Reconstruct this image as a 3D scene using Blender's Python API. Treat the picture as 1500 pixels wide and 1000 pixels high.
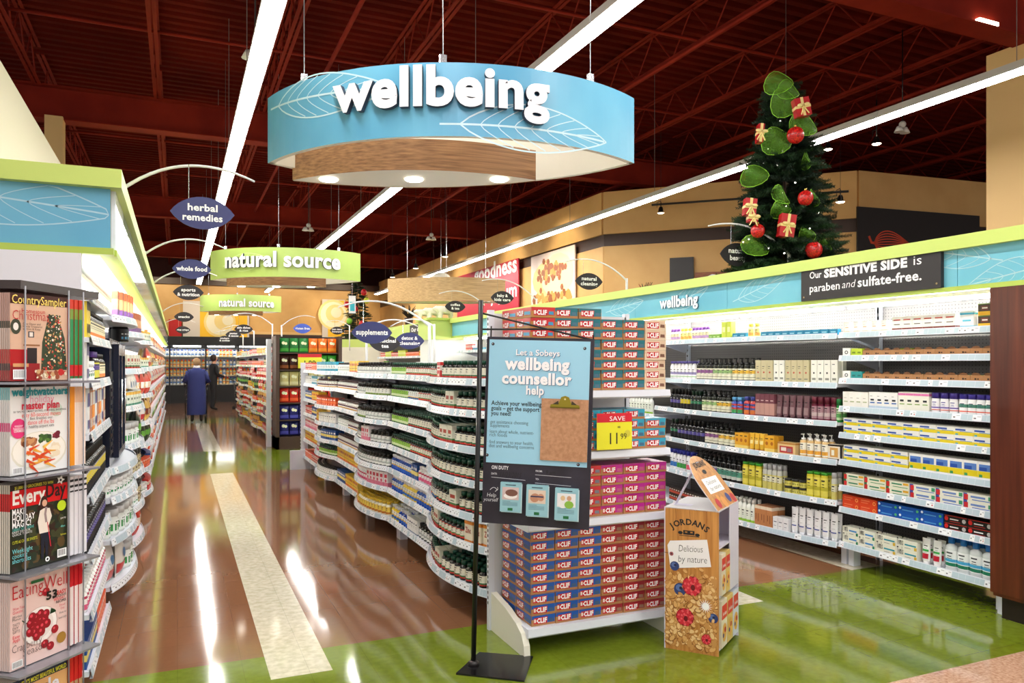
import bpy, math, random
import numpy as np
from mathutils import Vector, Matrix
from math import sin, cos, pi, radians, sqrt, atan2
random.seed(7)
sc = bpy.context.scene
C = sc.collection
for o in list(bpy.data.objects):
    bpy.data.objects.remove(o)

# ------------------------------------------------------------ camera, world, exposure
F = 1118.0
YAW = radians(23.67)
CS, SN = cos(YAW), sin(YAW)
CAMZ = 1.55
HV = 532.0
cam = bpy.data.cameras.new('camera')
cam.lens = F / 1500 * 36
cam.sensor_width = 36
cam.shift_y = (HV - 500) / 1500
cam.clip_start = 0.05
cam.clip_end = 200
camo = bpy.data.objects.new('camera', cam)
C.objects.link(camo)
camo.location = (0, 0, CAMZ)
camo.rotation_euler = (pi / 2, 0, -YAW)
sc.camera = camo
sc.view_settings.view_transform = 'Standard'
sc.view_settings.look = 'None'
sc.view_settings.gamma = 1
sc.view_settings.exposure = 0.72
sc.view_settings.use_curve_mapping = False
sc.cycles.use_denoising = True
sc.cycles.max_bounces = 7
sc.cycles.diffuse_bounces = 4
sc.cycles.sample_clamp_indirect = 6
w = bpy.data.worlds.new('world')
sc.world = w
w.use_nodes = True
w.node_tree.nodes['Background'].inputs[0].default_value = (1.0, 0.96, 0.9, 1)
w.node_tree.nodes['Background'].inputs[1].default_value = 0.62

LINE_EMIT = 26.0
CASE_EMIT = 42.0

def area_lamp(name, loc, rot, sx, sy, power, col=(1, 0.97, 0.92), parent=None):
    l = bpy.data.lights.new(name, 'AREA')
    l.shape = 'RECTANGLE'
    l.size = sx
    l.size_y = sy
    l.energy = power
    l.color = col
    o = bpy.data.objects.new(name, l)
    C.objects.link(o)
    o.location = loc
    o.rotation_euler = rot
    return o

def W(u, v, d):
    """point at image pixel (u, v) of the 1500x1000 survey, at depth d along the view axis"""
    lat = (u - 750) / F * d
    return Vector((lat * CS + d * SN, d * CS - lat * SN, CAMZ + (HV - v) / F * d))

def LD(lat, d, z=0.0):
    return Vector((lat * CS + d * SN, d * CS - lat * SN, z))

def YX(u, X):
    """Y of the vertical plane X = const seen at pixel column u"""
    d = F * X / (CS * (u - 260.0))
    return (d - X * SN) / CS

# ------------------------------------------------------------ materials
def lin(c):
    c = c / 255.0
    return c / 12.92 if c <= 0.04045 else ((c + 0.055) / 1.055) ** 2.4
MATS = {}
def mat(rgb, rough=0.5, metal=0.0, emit=0.0, alpha=1.0, trans=0.0, coat=0.0, name=None):
    key = (tuple(rgb), rough, metal, emit, alpha, trans, coat)
    if key in MATS:
        return MATS[key]
    m = bpy.data.materials.new(name or 'paint_%02x%02x%02x' % tuple(int(x) for x in rgb))
    m.use_nodes = True
    nt = m.node_tree
    b = nt.nodes['Principled BSDF']
    col = (lin(rgb[0]), lin(rgb[1]), lin(rgb[2]), 1)
    b.inputs['Base Color'].default_value = col
    b.inputs['Roughness'].default_value = rough
    b.inputs['Metallic'].default_value = metal
    b.inputs['Alpha'].default_value = alpha
    b.inputs['Transmission Weight'].default_value = trans
    b.inputs['Coat Weight'].default_value = coat
    if emit:
        b.inputs['Emission Color'].default_value = col
        b.inputs['Emission Strength'].default_value = emit
    m.diffuse_color = col
    if emit and emit < 20:
        m.cycles.emission_sampling = 'NONE'
    MATS[key] = m
    return m

def node_mat(name, build):
    m = bpy.data.materials.new(name)
    m.use_nodes = True
    nt = m.node_tree
    b = nt.nodes['Principled BSDF']
    build(nt, b, lambda t, **k: _mk(nt, t, k))
    return m
def _mk(nt, t, k):
    n = nt.nodes.new(t)
    for a, v in k.items():
        setattr(n, a, v)
    return n

def speckle(name, c1, c2, scale, rough, coat=0.0, detail=4, c3=None, bump=0.0, stretch=None, ramp=(0.35, 0.65), spec=0.5):
    def f(nt, b, N):
        tc = N('ShaderNodeTexCoord'); mp = N('ShaderNodeMapping')
        if stretch: mp.inputs['Scale'].default_value = stretch
        nz = N('ShaderNodeTexNoise'); nz.inputs['Scale'].default_value = scale; nz.inputs['Detail'].default_value = detail
        cr = N('ShaderNodeValToRGB')
        cr.color_ramp.elements[0].position = ramp[0]; cr.color_ramp.elements[1].position = ramp[1]
        cr.color_ramp.elements[0].color = (*[lin(x) for x in c1], 1)
        cr.color_ramp.elements[1].color = (*[lin(x) for x in c2], 1)
        if c3:
            e = cr.color_ramp.elements.new((ramp[0] + ramp[1]) / 2); e.color = (*[lin(x) for x in c3], 1)
        nt.links.new(tc.outputs['Object'], mp.inputs['Vector'])
        nt.links.new(mp.outputs[0], nz.inputs['Vector'])
        nt.links.new(nz.outputs[0], cr.inputs[0])
        nt.links.new(cr.outputs[0], b.inputs['Base Color'])
        b.inputs['Roughness'].default_value = rough
        b.inputs['Coat Weight'].default_value = coat
        b.inputs['Specular IOR Level'].default_value = spec
        if bump:
            bp = N('ShaderNodeBump'); bp.inputs['Strength'].default_value = bump; bp.inputs['Distance'].default_value = 0.01
            nt.links.new(nz.outputs[0], bp.inputs['Height']); nt.links.new(bp.outputs[0], b.inputs['Normal'])
    return node_mat(name, f)

def floor_mat(name, c1, c2, scale=9, rough=0.15):
    """polished vinyl tile: mottled colour, hairline joints every 305 mm, scuffs in the gloss"""
    def f(nt, b, N):
        tc = N('ShaderNodeTexCoord')
        nz = N('ShaderNodeTexNoise'); nz.inputs['Scale'].default_value = scale; nz.inputs['Detail'].default_value = 2; nz.inputs['Roughness'].default_value = 0.5
        cr = N('ShaderNodeValToRGB')
        cr.color_ramp.elements[0].position = 0.34; cr.color_ramp.elements[1].position = 0.68
        cr.color_ramp.elements[0].color = (*[lin(x) for x in c1], 1)
        cr.color_ramp.elements[1].color = (*[lin(x) for x in c2], 1)
        bk = N('ShaderNodeTexBrick'); bk.offset = 0; bk.squash = 1
        bk.inputs['Scale'].default_value = 1; bk.inputs['Brick Width'].default_value = 0.305; bk.inputs['Row Height'].default_value = 0.305
        bk.inputs['Mortar Size'].default_value = 0.0012; bk.inputs['Mortar Smooth'].default_value = 0.3
        bk.inputs['Color1'].default_value = (1, 1, 1, 1); bk.inputs['Color2'].default_value = (0.97, 0.97, 0.97, 1); bk.inputs['Mortar'].default_value = (0.72, 0.72, 0.72, 1)
        mx = N('ShaderNodeMix', data_type='RGBA', blend_type='MULTIPLY'); mx.inputs[0].default_value = 1
        nt.links.new(tc.outputs['Object'], nz.inputs['Vector']); nt.links.new(tc.outputs['Object'], bk.inputs['Vector'])
        nt.links.new(nz.outputs[0], cr.inputs[0])
        nt.links.new(cr.outputs[0], mx.inputs[6]); nt.links.new(bk.outputs[0], mx.inputs[7])
        nt.links.new(mx.outputs[2], b.inputs['Base Color'])
        n2 = N('ShaderNodeTexNoise'); n2.inputs['Scale'].default_value = 1.3; n2.inputs['Detail'].default_value = 5
        mr = N('ShaderNodeMapRange'); mr.inputs[3].default_value = rough * 0.35; mr.inputs[4].default_value = rough * 0.75
        nt.links.new(tc.outputs['Object'], n2.inputs['Vector']); nt.links.new(n2.outputs[0], mr.inputs[0]); nt.links.new(mr.outputs[0], b.inputs['Roughness'])
        b.inputs['IOR'].default_value = 1.6
        b.inputs['Specular IOR Level'].default_value = 0.62
    return node_mat(name, f)

def wood(name, c1, c2, axis='x', scale=3.0, rough=0.4):
    st = {'x': (0.4, 6, 20), 'z': (12, 12, 0.5), 'y': (6, 0.4, 20)}[axis]
    return speckle(name, c1, c2, scale, rough, detail=9, stretch=st, ramp=(0.3, 0.7))

def peg_mat(name, c):
    """perforated steel back panel: rows of small dark punched holes"""
    def f(nt, b, N):
        tc = N('ShaderNodeTexCoord'); sp = N('ShaderNodeSeparateXYZ')
        nt.links.new(tc.outputs['Object'], sp.inputs[0])
        outs = []
        for ax in (1, 2):
            m1 = N('ShaderNodeMath', operation='MODULO'); m1.inputs[1].default_value = 0.0254
            m0 = N('ShaderNodeMath', operation='ADD'); m0.inputs[1].default_value = 40 * 0.0254
            m2 = N('ShaderNodeMath', operation='SUBTRACT'); m2.inputs[1].default_value = 0.0127
            m3 = N('ShaderNodeMath', operation='POWER'); m3.inputs[1].default_value = 2
            nt.links.new(sp.outputs[ax], m0.inputs[0]); nt.links.new(m0.outputs[0], m1.inputs[0])
            nt.links.new(m1.outputs[0], m2.inputs[0]); nt.links.new(m2.outputs[0], m3.inputs[0]); outs.append(m3)
        ad = N('ShaderNodeMath', operation='ADD'); nt.links.new(outs[0].outputs[0], ad.inputs[0]); nt.links.new(outs[1].outputs[0], ad.inputs[1])
        lt = N('ShaderNodeMath', operation='LESS_THAN'); lt.inputs[1].default_value = 0.0036 ** 2
        nt.links.new(ad.outputs[0], lt.inputs[0])
        mx = N('ShaderNodeMix', data_type='RGBA')
        mx.inputs[6].default_value = (*[lin(x) for x in c], 1); mx.inputs[7].default_value = (0.012, 0.01, 0.01, 1)
        nt.links.new(lt.outputs[0], mx.inputs[0]); nt.links.new(mx.outputs[2], b.inputs['Base Color'])
        b.inputs['Roughness'].default_value = 0.5
    return node_mat(name, f)

WHITE = mat((240, 240, 240), 0.35)
OFFW = mat((232, 228, 212), 0.5)
PRINTW = mat((250, 250, 248), 0.45)
BLACK = mat((22, 20, 22), 0.4)
INK = mat((30, 28, 30), 0.6)
STEELW = mat((222, 226, 236), 0.3)
TAGW = mat((244, 246, 250), 0.3)
TAGB = mat((186, 205, 216), 0.3)
LIME = mat((196, 216, 112), 0.4)
LIMED = mat((176, 200, 84), 0.4)
TEAL = speckle('printed_blue_panel', (96, 176, 200), (122, 196, 214), 1.2, 0.35)
BLUEP = speckle('printed_sky_blue_panel', (84, 160, 200), (120, 190, 218), 0.9, 0.35)
LEAFLINE = mat((196, 226, 236), 0.4)
CHROME = mat((200, 200, 205), 0.2, 1.0)
DARKMET = mat((24, 24, 27), 0.35, 0.3)
GRAYPAD = mat((150, 148, 146), 0.5)

# ------------------------------------------------------------ geometry collector
class G:
    def __init__(s):
        s.v = []; s.f = []; s.m = []; s.mats = []; s.sm = []
    def mi(s, m):
        if m not in s.mats: s.mats.append(m)
        return s.mats.index(m)
    def add(s, vs, fs, m, smooth=False):
        o = len(s.v); s.v.extend([tuple(p) for p in vs]); k = s.mi(m)
        for f in fs:
            s.f.append([i + o for i in f]); s.m.append(k); s.sm.append(smooth)
        return s
    def box(s, x0, y0, z0, x1, y1, z1, m, T=None):
        vs = [(x0, y0, z0), (x1, y0, z0), (x1, y1, z0), (x0, y1, z0), (x0, y0, z1), (x1, y0, z1), (x1, y1, z1), (x0, y1, z1)]
        if T is not None: vs = [T @ Vector(p) for p in vs]
        return s.add(vs, [(0, 3, 2, 1), (4, 5, 6, 7), (0, 1, 5, 4), (1, 2, 6, 5), (2, 3, 7, 6), (3, 0, 4, 7)], m)
    def quad(s, a, b, c, d, m):
        return s.add([a, b, c, d], [(0, 1, 2, 3)], m)
    def prism(s, poly, z0, z1, m, T=None, sides=None):
        n = len(poly)
        vs = [(x, y, z0) for x, y in poly] + [(x, y, z1) for x, y in poly]
        if T is not None: vs = [T @ Vector(p) for p in vs]
        s.add(vs, [tuple(range(n))[::-1], tuple(range(n, 2 * n))], m)
        o = len(s.v) - 2 * n; k = s.mi(sides or m)
        for i in range(n):
            j = (i + 1) % n
            s.f.append([o + i, o + j, o + n + j, o + n + i]); s.m.append(k); s.sm.append(False)
        return s
    def lathe(s, prof, seg, m, cx=0, cy=0, sx=1.0, sy=1.0, a0=0, a1=2 * pi, smooth=True, T=None, cap=True):
        full = abs(a1 - a0 - 2 * pi) < 1e-6
        n = seg if full else seg + 1
        vs = []
        for r, z in prof:
            for i in range(n):
                a = a0 + (a1 - a0) * i / seg
                vs.append((cx + r * sx * cos(a), cy + r * sy * sin(a), z))
        fs = []
        for j in range(len(prof) - 1):
            for i in range(seg):
                k = (i + 1) % n
                fs.append((j * n + i, j * n + k, (j + 1) * n + k, (j + 1) * n + i))
        if T is not None: vs = [T @ Vector(p) for p in vs]
        s.add(vs, fs, m, smooth)
        if cap and full:
            o = len(s.v) - len(vs); k = s.mi(m)
            s.f.append([o + i for i in range(n)][::-1]); s.m.append(k); s.sm.append(False)
            s.f.append([o + (len(prof) - 1) * n + i for i in range(n)]); s.m.append(k); s.sm.append(False)
        return s
    def tube(s, pts, r, m, seg=6, caps=True, r2=None):
        pts = [Vector(p) for p in pts]; n = len(pts); vs = []
        ref = Vector((0, 0, 1))
        for i, p in enumerate(pts):
            t = (pts[min(i + 1, n - 1)] - pts[max(i - 1, 0)]).normalized()
            rf = ref if abs(t.z) < 0.95 else Vector((1, 0, 0))
            a = t.cross(rf).normalized(); b = t.cross(a).normalized()
            rr = r if r2 is None else r + (r2 - r) * i / (n - 1)
            for k in range(seg):
                an = 2 * pi * k / seg
                vs.append(p + a * rr * cos(an) + b * rr * sin(an))
        fs = [(i * seg + k, i * seg + (k + 1) % seg, (i + 1) * seg + (k + 1) % seg, (i + 1) * seg + k) for i in range(n - 1) for k in range(seg)]
        if caps: fs += [tuple(range(seg))[::-1], tuple(range((n - 1) * seg, n * seg))]
        return s.add(vs, fs, m, seg > 4)
    def ball(s, c, r, m, seg=10, rings=6, sc=(1, 1, 1), T=None):
        vs = []; 
        for j in range(rings + 1):
            ph = pi * j / rings
            for i in range(seg):
                a = 2 * pi * i / seg
                vs.append((c[0] + r * sc[0] * sin(ph) * cos(a), c[1] + r * sc[1] * sin(ph) * sin(a), c[2] - r * sc[2] * cos(ph)))
        if T is not None: vs = [T @ Vector(p) for p in vs]
        fs = [(j * seg + i, j * seg + (i + 1) % seg, (j + 1) * seg + (i + 1) % seg, (j + 1) * seg + i) for j in range(rings) for i in range(seg)]
        return s.add(vs, fs, m, True)
    def merge(s, g, T=None):
        o = len(s.v)
        s.v.extend([tuple(T @ Vector(p)) for p in g.v] if T is not None else g.v)
        mp = [s.mi(m) for m in g.mats]
        for f, k, q in zip(g.f, g.m, g.sm):
            s.f.append([i + o for i in f]); s.m.append(mp[k]); s.sm.append(q)
        return s
    def mesh(s, name):
        me = bpy.data.meshes.new(name)
        me.from_pydata(s.v, [], s.f)
        for m in s.mats: me.materials.append(m)
        if s.f:
            me.polygons.foreach_set('material_index', s.m)
            me.polygons.foreach_set('use_smooth', s.sm)
        me.update()
        return me
    def build(s, name, parent=None, loc=None, rotz=None):
        o = bpy.data.objects.new(name, s.mesh(name))
        C.objects.link(o)
        if parent is not None: o.parent = parent
        if loc is not None: o.location = loc
        if rotz is not None: o.rotation_euler = (0, 0, rotz)
        return o

def tag(o, label=None, cat=None, group=None, kind=None):
    if label: o['label'] = label
    if cat: o['category'] = cat
    if group: o['group'] = group
    if kind: o['kind'] = kind
    return o
def thing(name, label, cat, loc=(0, 0, 0), rotz=0, group=None):
    o = bpy.data.objects.new(name, None)
    C.objects.link(o)
    o.location = loc
    o.rotation_euler = (0, 0, rotz)
    o.empty_display_size = 0.05
    return tag(o, label, cat, group)
def struct(o):
    o['kind'] = 'structure'
    return o

def merge_many(items):
    """items: list of (G, loc, rotz). Returns one mesh."""
    mats = []; vs = []; loops = []; lt = []; mi = []; sm = []; off = 0
    cache = {}
    for g, loc, rz, *sx in items:
        k = id(g)
        if k not in cache:
            lut = []
            for m in g.mats:
                if m not in mats: mats.append(m)
                lut.append(mats.index(m))
            cache[k] = (np.array(g.v, dtype=np.float32), np.concatenate([np.array(f) for f in g.f]), np.array([len(f) for f in g.f]),
                        np.array([lut[q] for q in g.m]), np.array(g.sm, dtype=bool))
        v, lp, l, m, q = cache[k]
        c, s = cos(rz), sin(rz)
        R = np.array([[c, -s, 0], [s, c, 0], [0, 0, 1]], dtype=np.float32)
        vs.append((v * np.array([sx[0] if sx else 1, 1, 1], dtype=np.float32)) @ R.T + np.array(loc, dtype=np.float32)); loops.append(lp + off); lt.append(l); mi.append(m); sm.append(q)
        off += len(v)
    vs = np.concatenate(vs); loops = np.concatenate(loops).astype(np.int32); lt = np.concatenate(lt).astype(np.int32)
    mi = np.concatenate(mi).astype(np.int32); sm = np.concatenate(sm)
    me = bpy.data.meshes.new('merged')
    me.vertices.add(len(vs)); me.vertices.foreach_set('co', vs.ravel())
    me.loops.add(len(loops)); me.loops.foreach_set('vertex_index', loops)
    me.polygons.add(len(lt)); st = np.zeros(len(lt), dtype=np.int32); st[1:] = np.cumsum(lt)[:-1]
    me.polygons.foreach_set('loop_start', st)
    try: me.polygons.foreach_set('loop_total', lt)
    except Exception: pass
    for m in mats: me.materials.append(m)
    me.polygons.foreach_set('material_index', mi); me.polygons.foreach_set('use_smooth', sm)
    me.update(calc_edges=True)
    return me

# ------------------------------------------------------------ lettering and flat print
_TX = {}
def text_geo(s, bold=0.0, res=3):
    k = (s, bold, res)
    if k in _TX: return _TX[k]
    cu = bpy.data.curves.new('t', 'FONT')
    cu.body = s; cu.size = 1; cu.offset = bold; cu.resolution_u = res; cu.space_character = 1.0 + bold * 1.2
    o = bpy.data.objects.new('t', cu)
    C.objects.link(o)
    dg = bpy.context.evaluated_depsgraph_get()
    me = o.evaluated_get(dg).to_mesh()
    v = [(p.co.x, p.co.y) for p in me.vertices]
    f = [tuple(p.vertices) for p in me.polygons]
    # make every face look up
    ff = []
    for q in f:
        a = 0
        for i in range(len(q)):
            x0, y0 = v[q[i]]; x1, y1 = v[q[(i + 1) % len(q)]]
            a += x0 * y1 - x1 * y0
        ff.append(q if a > 0 else q[::-1])
    o.evaluated_get(dg).to_mesh_clear()
    bpy.data.objects.remove(o); bpy.data.curves.remove(cu)
    if v:
        x0 = min(p[0] for p in v); x1 = max(p[0] for p in v)
        v = [(x - x0, y) for x, y in v]; wd = x1 - x0
    else: wd = 0.5
    _TX[k] = (v, ff, wd)
    return _TX[k]

class Art:
    """flat print laid on a surface; fn(x, y, height) gives the 3D point"""
    def __init__(s, g, fn, eps=0.0007):
        s.g = g; s.fn = fn; s.eps = eps
    def P(s, pts, L): return [s.fn(x, y, L * s.eps) for x, y in pts]
    def poly(s, pts, m, L=1):
        s.g.add(s.P(pts, L), [tuple(range(len(pts)))], m)
    def rect(s, x0, y0, x1, y1, m, L=1, n=1):
        for i in range(n):
            a = x0 + (x1 - x0) * i / n; b = x0 + (x1 - x0) * (i + 1) / n
            s.poly([(a, y0), (b, y0), (b, y1), (a, y1)], m, L)
    def disc(s, cx, cy, r, m, L=1, ry=None, n=14, ang=0, a0=0, a1=2 * pi):
        ry = ry or r
        c, q = cos(ang), sin(ang)
        pts = [(cx + r * cos(a0 + (a1 - a0) * i / n) * c - ry * sin(a0 + (a1 - a0) * i / n) * q,
                cy + r * cos(a0 + (a1 - a0) * i / n) * q + ry * sin(a0 + (a1 - a0) * i / n) * c) for i in range(n)]
        s.poly(pts, m, L)
    def line(s, pts, w, m, L=1, taper=False):
        n = len(pts); vs = []
        for i in range(n):
            a = pts[max(i - 1, 0)]; b = pts[min(i + 1, n - 1)]
            dx, dy = b[0] - a[0], b[1] - a[1]; l = sqrt(dx * dx + dy * dy) or 1
            ww = w * (1 - 0.8 * i / (n - 1)) if taper else w
            vs.append((pts[i][0] + dy / l * ww / 2, pts[i][1] - dx / l * ww / 2)); vs.append((pts[i][0] - dy / l * ww / 2, pts[i][1] + dx / l * ww / 2))
        s.g.add(s.P(vs, L), [(2 * i, 2 * i + 2, 2 * i + 3, 2 * i + 1) for i in range(n - 1)], m)
    def text(s, t, x, y, h, m, L=2, w=None, align='L', bold=0.015, rot=0, res=2, slant=0.0):
        v, f, wd = text_geo(t, bold, res)
        if not f: return
        sx = h if w is None else w / wd
        tw = sx * wd
        ox = {'L': 0, 'C': -tw / 2, 'R': -tw}[align]
        c, q = cos(rot), sin(rot)
        pts = []
        for a, b in v:
            a2 = a * sx + ox + b * h * slant; b2 = b * h
            pts.append((x + a2 * c - b2 * q, y + a2 * q + b2 * c))
        s.g.add(s.P(pts, L), f, m)
    def leaf(s, cx, cy, Ln, Wd, ang, m, w=0.008, L=1, veins=6):
        c, q = cos(ang), sin(ang)
        def T(x, y): return (cx + x * c - y * q, cy + x * q + y * c)
        N = 18
        for sg in (1, -1):
            s.line([T(Ln * t, sg * Wd * sin(pi * min(t, 1)) ** 0.8 * (1.15 - 0.5 * t)) for t in [i / N for i in range(N + 1)]], w, m, L)
            for k in range(veins):
                t0 = 0.12 + 0.72 * k / veins; t1 = min(t0 + 0.2, 0.97)
                e = Wd * sin(pi * t1) ** 0.8 * (1.15 - 0.5 * t1) * 0.93
                s.line([T(Ln * (t0 + (t1 - t0) * (j / 5) ** 1.4), sg * e * (j / 5)) for j in range(6)], w * 0.6, m, L)
        s.line([T(Ln * (t - 0.12), 0.0) for t in [i / 10 for i in range(12)]], w * 1.3, m, L)

def plane_fn(o, r, u, n=None):
    o = Vector(o); r = Vector(r).normalized(); u = Vector(u).normalized()
    n = r.cross(u) if n is None else Vector(n)
    return lambda x, y, h: o + r * x + u * y + n * h

def letters3d(t, bold, sx, sy, fn, x0, y0, depth, mf, ms, parent, standoff=0.006, res=5):
    """individual channel letters: each letter of the word its own mesh"""
    v, f, wd = text_geo(t, bold, res)
    par = list(range(len(v)))
    def find(a):
        while par[a] != a: par[a] = par[par[a]]; a = par[a]
        return a
    for q in f:
        for i in q[1:]:
            par[find(i)] = find(q[0])
    isl = {}
    for q in f: isl.setdefault(find(q[0]), []).append(q)
    groups = []
    for r, fs in isl.items():
        xs = [v[i][0] for q in fs for i in q]
        groups.append([min(xs), max(xs), list(fs)])
    groups.sort(key=lambda g: g[0])
    out = []
    for g in groups:
        if out and g[0] < out[-1][1] - 0.3 * min(g[1] - g[0], out[-1][1] - out[-1][0]):
            out[-1][1] = max(out[-1][1], g[1]); out[-1][2] += g[2]
        else: out.append(g)
    for a, b, fs in out:
        ids = sorted({i for q in fs for i in q}); lut = {i: k for k, i in enumerate(ids)}
        n = len(ids); G_ = G()
        P = [(x0 + v[i][0] * sx, y0 + v[i][1] * sy) for i in ids]
        vs = [fn(x, y, standoff + depth) for x, y in P]
        G_.add(vs, [tuple(lut[i] for i in q) for q in fs], mf)
        ed = {}
        for q in fs:
            for i in range(len(q)):
                e = (lut[q[i]], lut[q[(i + 1) % len(q)]]); ed[e] = 1
        bd = [e for e in ed if (e[1], e[0]) not in ed]
        vb = vs + [fn(x, y, standoff) for x, y in P]
        G_.add(vb, [(e[1], e[0], n + e[0], n + e[1]) for e in bd], ms)
        G_.build('letter', parent)
# ============================================================ SETTING
FB = floor_mat('brown_vinyl_tile', (137, 93, 65), (139, 95, 66), 30)
FG = floor_mat('green_vinyl_tile', (108, 124, 26), (118, 134, 34), 24)
FW = floor_mat('beige_vinyl_tile', (206, 198, 172), (232, 224, 204), 24, 0.16)
FP = floor_mat('pink_beige_vinyl_tile', (186, 140, 112), (222, 184, 156), 60, 0.14)
g = G()
xs = [-12, 0.42, 0.72, 3.3, 3.5, 4.63, 4.93, 26]
ys = [-6, 2.66, 3.9, 4.22, 11.5, 14.45, 21.3, 23.0, 37]
for i in range(len(xs) - 1):
    for j in range(len(ys) - 1):
        y0, y1 = ys[j], ys[j + 1]; strip = i in (1, 3, 5); m = FB
        if j == 0: m = FP
        elif j == 1: m = FG
        elif j == 2: m = FW if i in (1, 3) else FG
        elif j == 3: m = FW if strip else FB
        elif j == 4: m = FG
        elif j == 5: m = FW if strip else FB
        elif j == 6: m = FG
        g.quad((xs[i], y0, 0), (xs[i + 1], y0, 0), (xs[i + 1], y1, 0), (xs[i], y1, 0), m)
fl = struct(g.build('floor'))

# ceiling: ribbed steel deck
DECK = speckle('oxide_red_deck', (80, 16, 9), (102, 24, 14), 0.7, 0.85, detail=3, spec=0.08)
STEELR = speckle('oxide_red_steel', (120, 28, 16), (140, 38, 22), 1.5, 0.7, detail=3, spec=0.15)
DZ = 6.35
g = G()
y = -3.0; pr = []
while y < 37:
    pr += [(y, DZ), (y + 0.09, DZ), (y + 0.12, DZ + 0.07), (y + 0.19, DZ + 0.07)]; y += 0.22
vs = [(-10, a, b) for a, b in pr] + [(26, a, b) for a, b in pr]
n = len(pr)
g.add(vs, [(i, i + 1, n + i + 1, n + i) for i in range(n - 1)], DECK)
struct(g.build('ceiling'))

# girders and open-web joists
def girder(Y, z0=5.3, z1=5.78, x0=-10, x1=26, wd=0.28):
    t = thing('ceiling_girder', None, None); struct(t)
    q = G(); q.box(x0, Y - 0.012, z0, x1, Y + 0.012, z1, STEELR); q.build('web', t)
    q = G(); q.box(x0, Y - wd / 2, z0 - 0.02, x1, Y + wd / 2, z0, STEELR); q.box(x0, Y - wd / 2, z1, x1, Y + wd / 2, z1 + 0.02, STEELR); q.build('flange', t)
GY = [5.75, 13.6, 21.5, 29.45]
for Y in GY: girder(Y)
segs = [(-2.5, 5.6), (5.9, 13.45), (13.75, 21.35), (21.65, 29.3), (29.6, 36)]
jm = {}
for si, (a, b) in enumerate(segs):
    q = G()
    for dx in (-0.035, 0.035):
        q.box(dx - 0.022, a, 5.78, dx + 0.022, b, 5.79, STEELR); q.box(dx - 0.004, a, 5.78, dx + 0.004, b, 5.83, STEELR)
        q.box(dx - 0.022, a, 6.33, dx + 0.022, b, 6.345, STEELR)
    y = a + 0.3; k = 0
    while y + 0.45 < b:
        z0, z1 = (5.8, 6.33) if k % 2 == 0 else (6.33, 5.8)
        q.tube([(0, y, z0), (0, y + 0.45, z1)], 0.012, STEELR, 4, caps=False); y += 0.45; k += 1
    jm[si] = q.mesh('roof_joist')
for si in range(5):
    for k in range(-4, 14):
        o = bpy.data.objects.new('roof_joist', jm[si]); C.objects.link(o); o.location = (-0.29 + 1.66 * k, 0, 0); struct(o)
# cross bridging and sprinkler pipes along X
for Y in (2.2, 8.3, 10.9, 16.2, 18.9, 24.5):
    q = G(); q.tube([(-10, Y, 5.84), (26, Y, 5.84)], 0.022, STEELR, 6); struct(q.build('bridging_rail'))
for X in (1.9, 6.1, 10.2):
    q = G(); q.tube([(X, -2, 5.62), (X, 28, 5.62)], 0.03, STEELR, 8)
    tag(q.build('sprinkler_pipe'), {1.9: 'oxide red sprinkler pipe under the roof joists above the supplement aisle',
        6.1: 'oxide red sprinkler pipe under the roof joists above the right wall shelving', 10.2: 'oxide red sprinkler pipe under the roof above the bakery walls'}[X], 'pipe')

# ---- walls
TAN = speckle('tan_paint', (206, 160, 96), (214, 170, 106), 2, 0.55)
TAN2 = mat((222, 184, 124), 0.55)
CREAM = mat((218, 210, 182), 0.6)
DBROWN = mat((58, 34, 24), 0.5)
REDD = mat((84, 28, 20), 0.6)
DWOOD = wood('dark_red_wood', (66, 26, 14), (104, 46, 26), 'z', 2.0, 0.35)
OAK = wood('oak_veneer', (120, 84, 56), (176, 132, 92), 'x', 4.0, 0.4)
OAKL = wood('light_oak_veneer', (176, 140, 92), (214, 178, 128), 'x', 4.0, 0.4)

q = G(); q.box(-10, 36, 0, 26, 36.2, DZ, REDD); struct(q.build('wall_back'))
q = G(); q.box(25.9, -3, 0, 26.1, 36, DZ, REDD); struct(q.build('wall_right'))
q = G(); q.box(-1.38, 3.6, 2.3, -1.2, 26, 3.79, CREAM); struct(q.build('wall_left'))
# far tan bulkhead over the coolers
q = G(); q.box(-3, 33.2, 2.75, 9, 33.5, 4.8, TAN); q.box(-3, 33.12, 2.75, 9, 33.2, 2.86, TAN2); q.box(-3, 33.1, 2.62, 9, 33.2, 2.75, DBROWN)
q.box(-3, 33.1, 4.7, 9, 33.2, 4.95, DBROWN)
struct(q.build('wall_far_bulkhead'))
q = G(); q.box(-3, 33.0, 2.15, 9, 33.4, 2.62, BLACK); struct(q.build('trim_1'))
# tan column behind the left bulkhead and right edge column
a = W(65, 200, 11.5); q = G(); q.box(a.x, a.y, 0, a.x + 0.24, a.y + 0.3, 5.3, TAN2); struct(q.build('pillar'))
a = W(1487, 200, 9.0); q = G(); q.box(a.x, a.y - 0.2, 0, a.x + 0.55, a.y + 0.35, 5.3, TAN2); struct(q.build('pillar'))
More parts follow.
